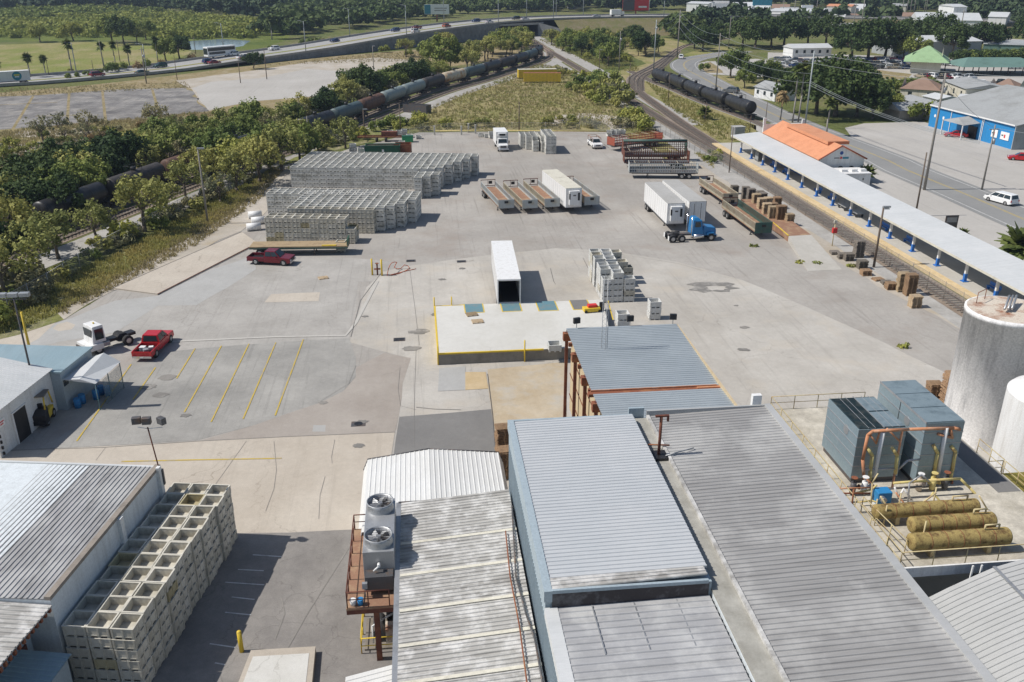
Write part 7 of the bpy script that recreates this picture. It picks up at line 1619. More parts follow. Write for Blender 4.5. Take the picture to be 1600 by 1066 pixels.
hall(1440, 165, 1463, 171, 7, 2.6, 3.2, 'small white mobile home in front of the tan trailer home', 'white_bldg', 'roofwhite', 'mobile_home', 'mobile home', win=2)
hall(1472, 148, 1505, 162, 12, 4.0, 5.0, 'tall cream mobile home just behind the blue building roof', 'bldg_cream', 'roof_grey2', 'mobile_home', 'mobile home', win=3)
hall(1538, 156, 1585, 160, 12, 3.0, 5.4, 'cream house with a brown roof at the right edge', 'bldg_cream', 'roof_brown', 'house', 'house', hip=4, win=2)
hall(1495, 168, 1520, 170, 8, 2.6, 3.0, 'low white trailer home between the two brown-roofed houses', 'white_bldg', 'roofwhite', 'mobile_home', 'mobile home')
hall(1592, 165, 1660, 178, 12, 3.0, 3.6, 'long grey mobile home at the right edge behind the blue hall', 'white_bldg', 'roof_grey2', 'mobile_home', 'mobile home')
hall(1178, 152, 1210, 159, 7, 3.0, 4.4, 'white bungalow with a grey roof beside the road', 'white_bldg', 'roof_grey2', 'house', 'house', win=3)
# pavilions and long sheds
t, L_, rz = hall(1421, 114, 1468, 116, 16, 4.0, 8.5, 'green-roofed community building with pale walls in the car park', 'bldg_cream', 'roof_green', over=2.5, hip=7)
a = G(1504, 119); t = thing('picnic_shelter', 'open shelter with a dark green roof on posts', 'shelter', a, -.12)
MB().add([(-1, -1, 3), (27, -1, 3), (27, 16, 3), (-1, 16, 3), (4, 7, 5.5), (22, 7, 5.5)], [(0, 1, 5, 4), (1, 2, 5), (2, 3, 4, 5), (3, 0, 4), (3, 2, 1, 0)]).build('roof', 'roof_teal', t)
for x in range(0, 27, 5):
    for y in (0, 14.5): MB().box(x, y, 0, x+.25, y+.25, 2.99).build('post', 'black', t)
for x in (6, 12, 18): MB().box(x, 5, .7, x+2, 7, .8).box(x+.8, 5.8, 0, x+1.2, 6.2, .699).build('picnic_table', 'darksteel', t)
hall(1405, 90, 1530, 88, 22, 6.0, 7.5, 'long grey-green shed with a pale roof behind the car park', 'bldg_grey', 'roofwhite')
hall(1535, 84, 1640, 88, 22, 4.0, 5.0, 'low dark green-grey shed behind the hedge at the right', 'roof_teal', 'bldg_grey')
hall(1238, 89, 1298, 88, 9, 3.4, 4.6, 'white bungalow with a grey roof before the dark oaks', 'white_bldg', 'roofwhite', 'house', 'house', win=5)
hall(1430, 52, 1530, 54, 30, 7, 10, 'wide white warehouse far off at the right, nearer row', 'white_bldg', 'roofwhite')
hall(1485, 45, 1505, 45, 20, 12, 13, 'tall white block on the far warehouses', 'white_bldg', 'roofwhite')
hall(1540, 50, 1568, 51, 20, 8, 10, 'white stepped industrial building far off at the right', 'white_bldg', 'roofwhite')
hall(1200, 32, 1262, 34, 30, 6, 7, 'long flat white store building far off', 'white_bldg', 'roofwhite')
hall(1290, 26, 1328, 27, 20, 7, 8, 'far store with an orange-red roof band', 'bldg_cream', 'rooftile')
hall(1295, 52, 1355, 54, 14, 3.5, 5, 'long grey-roofed shed between the far oaks', 'bldg_grey', 'roof_grey2')
hall(1290, 36, 1330, 37, 10, 3, 4, 'cream building on the far lawn', 'bldg_cream', 'bldg_cream')
hall(1072, 18, 1105, 19, 20, 6, 7, 'white far store above the highway', 'white_bldg', 'roofwhite'); hall(1150, 20, 1198, 20, 20, 6, 7, 'bright white far commercial building above the oaks', 'white_bldg', 'roofwhite')
hall(888, 14, 912, 14, 12, 5, 8, 'grey-roofed house among the trees behind the highway', 'bldg_grey', 'roof_brown', 'house', 'house')
hall(275, 6, 325, 5, 30, 8, 9, 'white industrial roof beyond the top-left trees', 'white_bldg', 'roofwhite')
rt_ = random.Random(31)
for k in range(26):
    x = 1085+k*13.5+rt_.uniform(-4, 4); y = rt_.uniform(20, 44) if k > 6 else rt_.uniform(16, 28)
    if 1425 < x: y = rt_.uniform(56, 72)
    hall(x, y, x+rt_.uniform(14, 30), y+.4, 16, rt_.uniform(4, 6), rt_.uniform(6.2, 8), '%s far town building from the left above the oaks' % nth(k), rt_.choice(('white_bldg', 'bldg_cream', 'bldg_grey')), rt_.choice(('roofwhite', 'roofwhite', 'roof_grey2', 'roof_brown')), 'shop_building')[0]['group'] = 'far town buildings'
# billboards
for k, (x, y, w_, h_, zt_, m_, lb) in enumerate(((683, 26, 16, 6.0, 0, 'frp', 'white and teal billboard above the highway'), (992, 34, 16, 8, 0, 'logo_red', 'red billboard on a post behind the earth bank'), (1126, 20, 14, 6.5, 0, 'frp', 'blank white billboard far off above the trees'), (1189, 18, 14, 7, 0, 'logo_teal', 'teal and yellow billboard far off'), (1259, 22, 8, 9, 0, 'frp', 'tall white store sign far off'))):
    p = G(x, y+8); t = thing('billboard', lb, 'billboard', p, 0, 'billboards'); zc = up(x, y-(12 if k else 10), p)
    ztop = up(x, {0: 7, 1: -6, 2: 5, 3: -4, 4: 8}[k], p); zc = ztop-h_
    MB().cyl((0, 0, 0), (0, 0, zc), .5, n=8).build('post', 'rust', t); o = MB().box(-w_/2, -.4, zc, w_/2, .4, ztop).build('panel', m_, t)
    if k == 0: MB().box(-w_/2+.1, -.46, zc+.2, -w_/2+4, -.41, ztop-.2).build('panel_picture', 'logo_teal', o); MB().box(-1.5, -.46, zc+2.0, 6, -.41, zc+2.6).box(-1.5, -.46, zc+3.4, 6.5, -.41, zc+4.0).build('panel_text', 'gravel', o)
    if k == 1: MB().box(-w_/2-.1, -.46, zc+.2, -1, -.41, ztop).build('panel_picture', 'darksteel', o); MB().box(1.5, -.46, zc+1.5, 6.5, -.41, zc+2.5).build('panel_text', 'frp', o)
    if k == 3: MB().box(-w_/2, -.46, zc, w_/2, -.41, zc+1.2).build('panel_band', 'logo_yellow', o)
# ================================================================ TANK CARS
def tank_car(skin, bottom='black', L_=15.6, r=1.5):
    t = thing('tank_car', '-', 'tank car', (0, 0, 0)); h2 = L_/2-1.0; zc = 2.75
    mb = MB(); mb.cyl((0, -h2+.5, zc), (0, h2-.5, zc), r, n=20, caps=False)
    mb.ball((0, -h2+.5, zc), r, 18, 10, (1, .35, 1)).ball((0, h2-.5, zc), r, 18, 10, (1, .35, 1)); mb.build('tank', skin, t)
    for y in (-h2+.5, -h2*.45, h2*.45, h2-.6): MB().cyl((0, y, zc), (0, y+.12, zc), r+.03, n=20).build('tank_band', skin, t)
    MB().cyl((0, 0, zc+r-.1), (0, 0, zc+r+.55), .42, n=12).build('dome', 'black', t)
    mb = MB(); railing(mb, [(-.7, -1.3, zc+r-.1), (.7, -1.3, zc+r-.1), (.7, 1.3, zc+r-.1), (-.7, 1.3, zc+r-.1), (-.7, -1.3, zc+r-.1)], .9, .035, 2.6, False); mb.box(-.75, -1.3, zc+r-.25, -.45, 1.3, zc+r-.18).box(.45, -1.3, zc+r-.25, .75, 1.3, zc+r-.18); mb.build('platform_rail', 'black', t)
    MB().box(-.35, -L_/2+.2, .95, .35, L_/2-.2, 1.3).box(-1.3, -L_/2+.3, 1.05, 1.3, -h2+.7, 1.2).box(-1.3, h2-.7, 1.05, 1.3, L_/2-.3, 1.2).build('underframe', bottom, t)
    for y in (-h2+1.0, h2-1.0):
        o = MB().box(-1.0, y-1.3, .45, -.85, y+1.3, .85).box(.85, y-1.3, .45, 1.0, y+1.3, .85).box(-.849, y-.2, .5, .849, y+.2, .94).build('bogie', 'black', t)
        for yy in (-.88, .88): MB().cyl((-.84, y+yy, .52), (.84, y+yy, .52), .10, n=8).cyl((-.84, y+yy, .52), (-.70, y+yy, .52), .46, n=14).cyl((.70, y+yy, .52), (.84, y+yy, .52), .46, n=14).build('wheelset', 'darksteel', o)
    mb = MB()
    for x in (-.75, -.45): mb.cyl((x, -h2-.12, 1.2), (x, -h2-.12, zc+.3), .03, n=5)
    for z in (1.5, 1.9, 2.3, 2.7): mb.cyl((-.75, -h2-.12, z), (-.45, -h2-.12, z), .025, n=5)
    mb.build('ladder', 'black', t)
    return t
def along(line, s):
    for a, b in zip(line, line[1:]):
        L_ = (b-a).length
        if s <= L_: return a.lerp(b, s/L_), math.atan2(-(b.x-a.x), b.y-a.y)
        s -= L_
    return line[-1], math.atan2(-(line[-1].x-line[-2].x), line[-1].y-line[-2].y)
def proj_s(line, p):
    best = (1e9, 0); s = 0
    for a, b in zip(line, line[1:]):
        d = b-a; L_ = d.length; t_ = max(0, min(1, (p-a).dot(d)/(L_*L_))); q = a+d*t_; e = (p-q).length
        if e < best[0]: best = (e, s+t_*L_)
        s += L_
    return best[1]
M['tank_black'] = paint('tank_black', (.022, .022, .024), .45, 0, .25, .5, (.10, .095, .085), streak=True)
M['tank_teal'] = paint('tank_teal', (.065, .10, .105), .5, 0, .5, .6, (.13, .13, .12), streak=True)
M['tank_grey'] = paint('tank_grey', (.20, .25, .25), .5, 0, .5, .6, (.28, .26, .22), streak=True)
M['tank_rust'] = paint('tank_rust', (.10, .055, .04), .7, 0, .8, .6, (.20, .10, .055), streak=True)
M['tank_brown'] = paint('tank_dark', (.05, .045, .042), .6, 0, .5, .6, (.10, .08, .07), streak=True)
M['tank_cream'] = paint('tank_cream', (.52, .47, .36), .6, 0, .9, .45, (.40, .20, .08), streak=False)
protos = {}
def place_tank(skin, p, rz, label, grp):
    if skin not in protos: t = protos[skin] = tank_car(skin); t.location = (p.x, p.y, .3); t.rotation_euler = (0, 0, rz); t['label'] = label; t['group'] = grp; return t
    return copy_tree(protos[skin], (p.x, p.y, .3), rz, label, grp)
s0 = proj_s(SID, G(1175, 189)); s1 = proj_s(SID, G(1024, 129)); nc = 5; stp = (s0-s1)/nc
for k in range(5):
    p, a = along(SID, s0-stp*(k+.5)); place_tank('tank_black', p, a+math.pi, ('nearest', 'second nearest', 'middle', 'second farthest', 'farthest')[k]+' black tank car of the five on the right siding', 'black tank cars on the right siding')
s0 = proj_s(TRAIN, G(62, 367)); s1 = proj_s(TRAIN, G(843, 88)); n = int(round((s1-s0)/15.6)); stp = (s1-s0)/n
skins = ['tank_black', 'tank_brown', 'tank_rust', 'tank_black', 'tank_brown', 'tank_black', 'tank_teal', 'tank_rust', 'tank_grey', 'tank_grey', 'tank_brown', 'tank_cream', 'tank_teal', 'tank_black', 'tank_brown', 'tank_black', 'tank_teal', 'tank_black', 'tank_teal', 'tank_black', 'tank_black']
cname = {'tank_black': 'black', 'tank_brown': 'dark brown', 'tank_rust': 'rust-brown', 'tank_teal': 'dark teal', 'tank_grey': 'blue-grey', 'tank_cream': 'cream and rust-stained'}
for k in range(n):
    p, a = along(TRAIN, s0+stp*(k+.5)); sk = skins[k] if k < len(skins) else 'tank_teal'
    place_tank(sk, p, a, '%s tank car, %s from the near end of the left train' % (cname[sk], nth(k)), 'tank cars of the left train')
print('TRAIN', n, (s1-s0)/n)
# ================================================================ CARS ON THE ROADS AND LOTS
def carpx(kind, mat, a, b, label, grp=None, lod=1):
    rz, c = head(a[0], a[1], b[0], b[1]); return car(kind, mat, label, c, rz, grp, lod)
def oncar(kind, mat, x, y, hdg, label, z=0, grp=None):
    p = G(x, y, z); return car(kind, mat, label, p, hdg, grp, 1)
carpx('van', 'carwhite', (1582, 322), (1545, 312), 'white minivan driving on the road beyond the canopy', None, 0)
carpx('sedan', 'red', (1508, 215), (1478, 213), 'red car parked before the blue building', None, 0)
carpx('sedan', 'red', (1615, 252), (1575, 249), 'red car at the right edge of the lot', None, 0)
carpx('suv', 'greycar', (1152, 146), (1132, 144), 'dark grey car on the road behind the tank cars')
carpx('suv', 'carwhite', (1063, 96), (1065, 88), 'white car coming round the road bend')
# highway traffic
def hwcar(kind, mat, x, yy, label, off, fwd):
    # nearest highway point to a photo column
    best = None
    for i, q in enumerate(ctr):
        d = Vector((q.x, q.y, q.z-HC)); fz = d.x*_f[0]+d.y*_f[1]+d.z*_f[2]
        if fz <= 0: continue
        px = 800+FPX*(d.x*_r[0]+d.y*_r[1])/fz; e = abs(px-x)
        if best is None or e < best[0]: best = (e, i)
    i = min(max(best[1], 1), len(ctr)-2); d = (ctr[i+1]-ctr[i-1]); d.z = 0; d.normalize(); n_ = Vector((-d.y, d.x, 0)); p = ctr[i]+n_*off
    a = math.atan2(-d.x, d.y)
    return car(kind, mat, label, (p.x, p.y, p.z+.04), a if fwd else a+math.pi, 'highway traffic', 1)
for x, kind, m_, off, fw, lb in ((142, 'suv', 'maroon', -4, 1, 'maroon car on the left part of the highway'), (178, 'sedan', 'cargreen', -9, 1, 'dark green car on the left part of the highway, near side'), (247, 'suv', 'cargreen', 4, 0, 'dark green car before the roadside bushes'), (301, 'suv', 'carblue', -2.5, 1, 'dark blue car just behind the red one near the coach'), (312, 'sedan', 'maroon', -6, 1, 'red-brown car below the white coach'), (352, 'sedan', 'greycar', -5.5, 1, 'dark car ahead of the white pickup'), (366, 'pickup', 'carwhite', -5, 1, 'white pickup right of the coach on the highway'), (387, 'suv', 'carwhite', 7, 0, 'white car beyond the pickup on the highway'),
    (466, 'suv', 'carwhite', 8, 0, 'white car behind the roadside bushes'), (549, 'sedan', 'carblue', 5, 0, 'dark blue car climbing the highway ramp'), (630, 'suv', 'silver', -6, 1, 'silver car on the near lanes above the wall'), (643, 'suv', 'carblue', 7, 0, 'blue car on the far lanes above the wall'), (665, 'pickup', 'maroon', 5, 0, 'dark maroon pickup on the far lanes'), (679, 'suv', 'redoxide', -2.5, 1, 'red-brown car beside the median'), (746, 'sedan', 'silver', -5, 1, 'silver car near the bridge, near lanes'), (746.5, 'suv', 'carblue', 5, 0, 'blue car near the bridge, far lanes'), (812, 'suv', 'carblack', 4, 0, 'black car on the bridge'), (820, 'sedan', 'silver', -4, 1, 'silver car on the bridge'), (947, 'sedan', 'silver', -4, 1, 'silver car on the highway above the earth bank')):
    hwcar(kind, m_, x, 0, lb, off, fw)
# coach
def hw_at(x):
    best = (1e9, 1)
    for i, q in enumerate(ctr):
        d = Vector((q.x, q.y, q.z-HC)); fz = d.x*_f[0]+d.y*_f[1]+d.z*_f[2]
        if fz > 0: best = min(best, (abs(800+FPX*(d.x*_r[0]+d.y*_r[1])/fz-x), i))
    i = min(max(best[1], 1), len(ctr)-2); d = ctr[i+1]-ctr[i-1]; d.z = 0; d.normalize(); return ctr[i], d, Vector((-d.y, d.x, 0))
q, d, n_ = hw_at(358)
p = q+n_*9; t = thing('coach', 'white double-deck coach with dark windows on the far lanes', 'coach', (p.x, p.y, p.z), math.atan2(-d.x, d.y)+math.pi)
MB().box(-1.4, -6.6, .5, 1.4, 6.6, 4.1).build('body', 'carwhite', t, .15)
MB().box(-1.43, -6.2, 2.5, -1.401, 6.4, 3.7).box(1.401, -6.2, 2.5, 1.43, 6.4, 3.7).build('upper_windows', 'glass', t); MB().box(-1.2, 6.601, 1.3, 1.2, 6.64, 3.6).build('windscreen', 'glass', t); MB().box(-1.43, -1.5, 1.3, -1.401, 6.0, 2.2).box(1.401, -1.5, 1.3, 1.43, 6.0, 2.2).build('lower_windows', 'glass', t)
for y in (-4.5, -3.3, 4.3):
    for x in (-1.2, 1.2): wheel(t, x, y, .5, .3)
# white semi trailer with round emblem at the left edge
q, d, n_ = hw_at(15); p = q-n_*9
t = thing('semi_truck', 'white semi trailer with a round teal and yellow emblem at the left edge', 'truck', (p.x, p.y, p.z), math.atan2(-d.x, d.y)+math.pi)
MB().box(-1.3, -8, 1.1, 1.3, 8, 4.1).build('trailer_body', 'white', t)
MB().cyl((1.301, -4.3, 2.6), (1.33, -4.3, 2.6), 1.35, n=28).cyl((-1.33, -4.3, 2.6), (-1.301, -4.3, 2.6), 1.35, n=28).build('emblem', 'logo_teal', t)
MB().box(1.331, -5.1, 2.7, 1.35, -3.5, 3.1).box(-1.35, -5.1, 2.7, -1.331, -3.5, 3.1).build('emblem_text', 'logo_yellow', t); MB().box(1.331, -4.9, 2.2, 1.35, -3.7, 2.5).box(-1.35, -4.9, 2.2, -1.331, -3.7, 2.5).build('emblem_text', 'frp', t)
axles(t, (-6.8, -5.5, 6.5)); MB().box(-1.2, 8.6, .6, 1.2, 10.6, 3.2).build('cab', 'maroon', t, .1); MB().box(-.4, -7, .8, .4, 10, 1.05).build('chassis', 'black', t); wheel(t, 1.05, 9.6, .5, .4); wheel(t, -1.05, 9.6, .5, .4)
q, d, n_ = hw_at(996); p = q+n_*2
t = thing('white_truck', 'white box truck on the highway behind the red billboard post', 'truck', (p.x-2, p.y, p.z), math.atan2(-d.x, d.y)); MB().box(-1.2, -4, .9, 1.2, 2, 3.6).build('cargo_box', 'white', t); MB().box(-1.1, 2.2, .6, 1.1, 4, 2.4).build('cab', 'white', t, .1); axles(t, (-2.5, 3.2), 1.0)
# the car park: rows of parked cars, one prototype of each kind, then copies
cps = {}
palette = ['carwhite', 'silver', 'greycar', 'carblack', 'carwhite', 'silver', 'carblue', 'carwhite', 'greycar', 'maroon', 'cartan']
cn = {'carwhite': 'white', 'silver': 'silver', 'greycar': 'dark grey', 'carblack': 'black', 'carblue': 'blue', 'maroon': 'dark red', 'cartan': 'tan', 'red': 'red', 'cargreen': 'teal'}
kd = {'sedan': 'car', 'suv': 'estate car', 'pickup': 'pickup'}
rc_ = random.Random(12)
def parked(kind, m_, p, rz, label, grp):
    key = (kind, m_)
    if key not in cps: cps[key] = car(kind, m_, label, p, rz, grp, 2); return
    copy_tree(cps[key], p, rz, label, grp)
for (rowname, pts, n, skip, angs) in (('the back row of the left car park', ((1240, 97), (1330, 98)), 12, .2, 1.4), ('the front row of the left car park', ((1205, 104), (1320, 106)), 14, .3, 1.3), ('the middle row of the car park', ((1325, 99), (1420, 98)), 15, .2, 1.5), ('the far row of the car park', ((1330, 103), (1422, 101)), 17, .15, 1.45), ('the near row of the car park', ((1335, 107), (1420, 108)), 16, .1, 1.5), ('the left car park', ((1208, 94), (1262, 97)), 6, .2, .9), ('the row below the green roof', ((1434, 121), (1517, 124)), 10, 0, .2), ('the sparse row by the hedge', ((1463, 137), (1500, 139)), 3, 0, 1.3), ('the row behind the shelter', ((1462, 101), (1500, 104)), 4, 0, 1.2), ('the second row of the left car park', ((1218, 101), (1262, 101)), 3, .1, 1.2), ('the top edge of the car park', ((1318, 95), (1420, 96)), 9, .2, 1.5)):
    for i in range(n):
        if rc_.random() < skip: continue
        x = pts[0][0]+(pts[1][0]-pts[0][0])*(i+.5)/n; y = pts[0][1]+(pts[1][1]-pts[0][1])*(i+.5)/n
        kind = rc_.choice(['sedan', 'suv', 'pickup', 'sedan']); m_ = rc_.choice(palette)
        parked(kind, m_, G(x, y), angs+rc_.uniform(-.1, .1)+(math.pi if rc_.random() < .4 else 0), '%s %s, %s from left in %s' % (cn[m_], kd[kind], nth(i), rowname), 'cars in the far car park')
for (kind, m_, x, y, a_, lb) in (('pickup', 'carwhite', 1535, 134, 1.3, 'white pickup on its own beside the black one'), ('pickup', 'carblack', 1562, 133, -1.4, 'black pickup at the right of the car park'), ('sedan', 'silver', 1585, 108, 1.4, 'silver car on the lane behind the shelter'), ('suv', 'red', 1304, 97, 1.4, 'red car behind the big oak'), ('sedan', 'carwhite', 1343, 115, 1.4, 'white car at the verge before the hedge'), ('suv', 'carwhite', 1428, 163, 1.2, 'white van beside the brown-roofed house'), ('suv', 'silver', 1330, 95, 1.4, 'silver van behind the oak, right side')):
    parked(kind, m_, G(x, y), a_, lb, 'cars in the far car park')
for i in range(10):
    p = G(945+i*13, 51-i*1.2+(0 if i < 5 else 1)); t = thing('motorhome', '%s white motorhome from the left below the highway bank' % nth(i), 'motorhome', p, 1.2, 'motorhomes below the highway bank')
    if i == 4 or i == 5: pass
    MB().box(-1.4, -5, .6, 1.4, 5, 3.7).build('body', 'white', t, .2); MB().box(-1.43, -4, 2, -1.401, 4, 2.8).box(1.401, -4, 2, 1.43, 4, 2.8).build('windows', 'glass', t); axles(t, (-3, 3.6), 1.1)
# highway lamp posts
for k, (x, off, hh) in enumerate(sorted(((435, -11.5, 12), (571, 11.5, 12), (612, -11.5, 13), (707, 12, 22), (757, -11.5, 12), (834, 12, 14), (851, -11.5, 12), (880, 12, 18), (938, 12, 16), (1019, 12, 14), (1043, -11, 11), (394, 12, 12), (215, -12, 10), (155, 12, 10)))):
    q, d, n_ = hw_at(x); p = q+n_*off; t = thing('street_lamp', '%s tall highway lamp post from the left' % nth(k), 'street lamp', (p.x, p.y, p.z), 0, 'highway lamp posts')
    MB().cyl((0, 0, 0), (0, 0, hh), .2, .12, 8).build('pole', 'pole_steel', t); MB().tube([(0, 0, hh-.2), (-1.6, 0, hh+.2)], .08, 5).build('arm', 'pole_steel', t); MB().box(-2.3, -.2, hh+.1, -1.5, .2, hh+.3).build('lamp_head', 'steel', t)
# small far poles and pylons
for k, (x, y, hh) in enumerate(sorted(((1420, 32, 26), (1426, 30, 28), (1442, 31, 30), (1445, 30, 32), (1475, 28, 34), (1479, 28, 30), (1407, 34, 22), (1344, 50, 20), (1331, 56, 16), (1414, 34, 18), (1490, 28, 24), (1498, 62, 14), (1222, 30, 12), (1240, 28, 12), (1275, 22, 16)))):
    t = thing('far_pole', '%s slim grey pole from the left over the far town and warehouses' % nth(k), 'pole', G(x, y), 0, 'slim poles over the far warehouses'); MB().cyl((0, 0, 0), (0, 0, hh), .28, .2, 6).build('pole', 'pole_grey', t); MB().box(-1.2, -.1, hh-1.2, 1.2, .1, hh-.9).build('crossarm', 'pole_grey', t)
# ================================================================ VEGETATION
def leaf_cloud(rng, clumps, per, ls, shape=(1, 1, 1), spread=.33, flat=.25):
    # clumps: (k,4) centres and radii; returns quads as arrays
    k = len(clumps); c = np.repeat(clumps, per, axis=0); n = len(c)
    d = rng.normal(size=(n, 3)); d /= np.linalg.norm(d, axis=1)[:, None]; r = (rng.random(n)**.45)[:, None]
    p = c[:, :3]+d*r*c[:, 3:4]*np.array(shape)
    nr = d*.9+rng.normal(size=(n, 3))*.55+np.array([0, 0, flat]); nr /= np.linalg.norm(nr, axis=1)[:, None]
    t = np.cross(nr, rng.normal(size=(n, 3))); t /= np.linalg.norm(t, axis=1)[:, None]; b = np.cross(nr, t)
    s = (ls*(.55+rng.random(n)*.8))[:, None]; e = .55+rng.random(n)[:, None]*.4
    q = np.stack([p-t*s-b*s*e*.4, p+b*s*-.9*e, p+t*s-b*s*e*.2, p+b*s*e], 1)
    return q.reshape(-1, 3)
def mesh_quads(name, V, mat):
    n = len(V)//4; me = bpy.data.meshes.new(name)
    me.vertices.add(len(V)); me.vertices.foreach_set('co', V.astype(np.float32).ravel())
    me.loops.add(n*4); me.loops.foreach_set('vertex_index', np.arange(n*4, dtype=np.int32))
    me.polygons.add(n); me.polygons.foreach_set('loop_start', np.arange(n, dtype=np.int32)*4)
    me.update(calc_edges=True); me.materials.append(M[mat]); return me
def crown_clumps(rng, kind, R_, H, base):
    out = []
    k = {'oak': 60, 'round': 34, 'scrub': 30, 'bush': 12, 'tall': 34, 'flat': 30}[kind]
    for i in range(k):
        a = rng.random()*2*math.pi; u = rng.random(); ph = math.acos(1-1.25*u) if kind != 'bush' else math.acos(1-u)
        rr = R_*(.62+.38*rng.random()); lob = 1+.22*math.sin(3*a+R_)+.12*math.sin(5*a+2*R_)
        cx_, cy_ = rr*math.sin(ph)*math.cos(a)*lob, rr*math.sin(ph)*math.sin(a)*lob; cz = base+(H-base)*(.42+.5*math.cos(ph)*(rr/R_))
        if kind == 'oak': cz = base+(H-base)*(.38+.52*math.cos(ph)*(.8+.3*rng.random()))
        out.append((cx_, cy_, cz, R_*({'oak': .26, 'round': .32, 'scrub': .27, 'bush': .42, 'tall': .36, 'flat': .28}[kind])*(.6+.7*rng.random())))
    return np.array(out)
TREES = {}
def tree_proto(key, kind, R_, H, base, mat, per, ls, seed, trunk=True, name='tree', bark='bark'):
    rng = np.random.default_rng(seed); t = thing(name, '-', 'tree', (0, 0, 0)); cl = crown_clumps(rng, kind, R_, H, base)
    V = leaf_cloud(rng, cl, per, ls)
    me = mesh_quads('crown', V, mat); o = bpy.data.objects.new('crown', me); COL.objects.link(o); o.parent = t; PARTS.setdefault(t.name, []).append(o)
    if trunk:
        mb = MB(); rt = R_*.055+.06; top_ = Vector((rng.normal()*.3, rng.normal()*.3, base+(H-base)*.35))
        pts = [Vector((0, 0, -.1)), Vector((rng.normal()*.12, rng.normal()*.12, base*.5)), top_]
        mb.cyl(pts[0], pts[1], rt*1.25, rt*.95, 8); mb.cyl(pts[1], pts[2], rt*.95, rt*.6, 8)
        for i in rng.permutation(len(cl))[:(12 if kind == 'scrub' else 9)]:
            f = .35+.6*rng.random(); a = pts[1].lerp(pts[2], f); e = Vector(cl[i][:3])*1.0; m_ = a.lerp(e, .5)+Vector((0, 0, R_*.08))
            mb.cyl(a, m_, rt*.42, rt*.26, 6, False); mb.cyl(m_, e, rt*.26, rt*.08, 5, False)
        mb.build('trunk', bark, t)
    TREES[key] = [t, False]; return t
def plant_tree(key, p, sc, label, grp, cat='tree', name=None, zs=1.0):
    rec = TREES[key]; rz = rng_t.random()*6.28
    s3 = (sc, sc, sc*zs)
    if not rec[1]:
        o = rec[0]; rec[1] = True; o.location = (p.x, p.y, p.z); o.rotation_euler = (0, 0, rz); o.scale = s3; o['label'] = label; o['group'] = grp
    else: o = copy_tree(rec[0], (p.x, p.y, p.z), rz, label, grp, s3)
    o['category'] = cat; return o
rng_t = random.Random(77)
for i in range(3):
    tree_proto('oak%d' % i, 'oak', 8.0, 12.0, 2.6, 'leaf_dark', 70, .48, 10+i, name='oak_tree')
    tree_proto('olive%d' % i, 'scrub', 3.6, 7.2, 1.6, 'leaf_olive', 54, .23, 20+i, name='scrub_tree')
    tree_proto('green%d' % i, 'round', 3.9, 7.6, 1.2, 'leaf_green', 95, .28, 30+i, name='leafy_tree')
    tree_proto('bush%d' % i, 'bush', 1.9, 2.3, .1, ('leaf_olive', 'leaf_green', 'leaf_light')[i], 60, .24, 40+i, False, name='bush')
tree_proto('dark0', 'round', 4.2, 8.0, 1.0, 'leaf_dark', 120, .30, 50, name='dark_tree'); tree_proto('dark1', 'tall', 3.6, 8.6, .8, 'leaf_dark', 110, .30, 51, name='dark_tree')
tree_proto('grey0', 'scrub', 3.4, 6.6, 1.5, 'leaf_grey', 22, .26, 52, name='sparse_tree'); tree_proto('grey1', 'scrub', 3.0, 7.0, 1.5, 'leaf_grey', 16, .25, 53, name='sparse_tree')
tree_proto('light0', 'round', 3.8, 6.8, 1.2, 'leaf_light', 85, .28, 54, name='leafy_tree'); tree_proto('greybush', 'bush', 1.8, 1.9, .05, 'leaf_grey', 45, .24, 55, False, name='bush')
tree_proto('drybush', 'bush', 1.6, 1.5, .05, 'leaf_dry', 45, .22, 56, False, name='bush')
def inpoly(x, y, P):
    c = False; n = len(P); j = n-1
    for i in range(n):
        if (P[i][1] > y) != (P[j][1] > y) and x < (P[j][0]-P[i][0])*(y-P[i][1])/(P[j][1]-P[i][1])+P[i][0]: c = not c
        j = i
    return c
def sample_world(px, n, seed, mind=0.0):
    r_ = random.Random(seed); W_ = [G(*p) for p in px]; P = [(w_.x, w_.y) for w_ in W_]
    x0_, x1_ = min(p[0] for p in P), max(p[0] for p in P); y0_, y1_ = min(p[1] for p in P), max(p[1] for p in P); out = []
    for _ in range(n*60):
        if len(out) >= n: break
        x, y = r_.uniform(x0_, x1_), r_.uniform(y0_, y1_)
        if not inpoly(x, y, P): continue
        if mind and any((x-o.x)**2+(y-o.y)**2 < mind*mind for o in out): continue
        out.append(Vector((x, y, 0)))
    return out
def colx(p):
    d = Vector((p.x, p.y, -HC)); fz = d.x*_f[0]+d.y*_f[1]+d.z*_f[2]; return (d.x*_r[0]+d.y*_r[1])/fz
ALL_T = []
def wood(px, n, keys, scs, seed, mind, where, grp, cat='tree', words=None):
    pts = sorted(sample_world(px, n, seed, mind), key=colx); r_ = random.Random(seed+5); cnt = {}
    for p in pts:
        k = r_.choice(keys); kind = k.rstrip('0123456789'); i = cnt.get(kind, 0); cnt[kind] = i+1
        nm = {'oak': 'dark broad oak', 'olive': 'olive-green scrub tree', 'green': 'leafy green tree', 'bush': 'bush', 'dark': 'dark green tree', 'grey': 'sparse grey-green tree', 'light': 'yellow-green tree', 'greybush': 'grey-green bush', 'drybush': 'dry brown bush'}[kind]
        plant_tree(k, p, r_.uniform(*scs), '%s, %s from the left %s' % (nm, nth(i), where), grp, 'bush' if 'bush' in kind else 'tree')
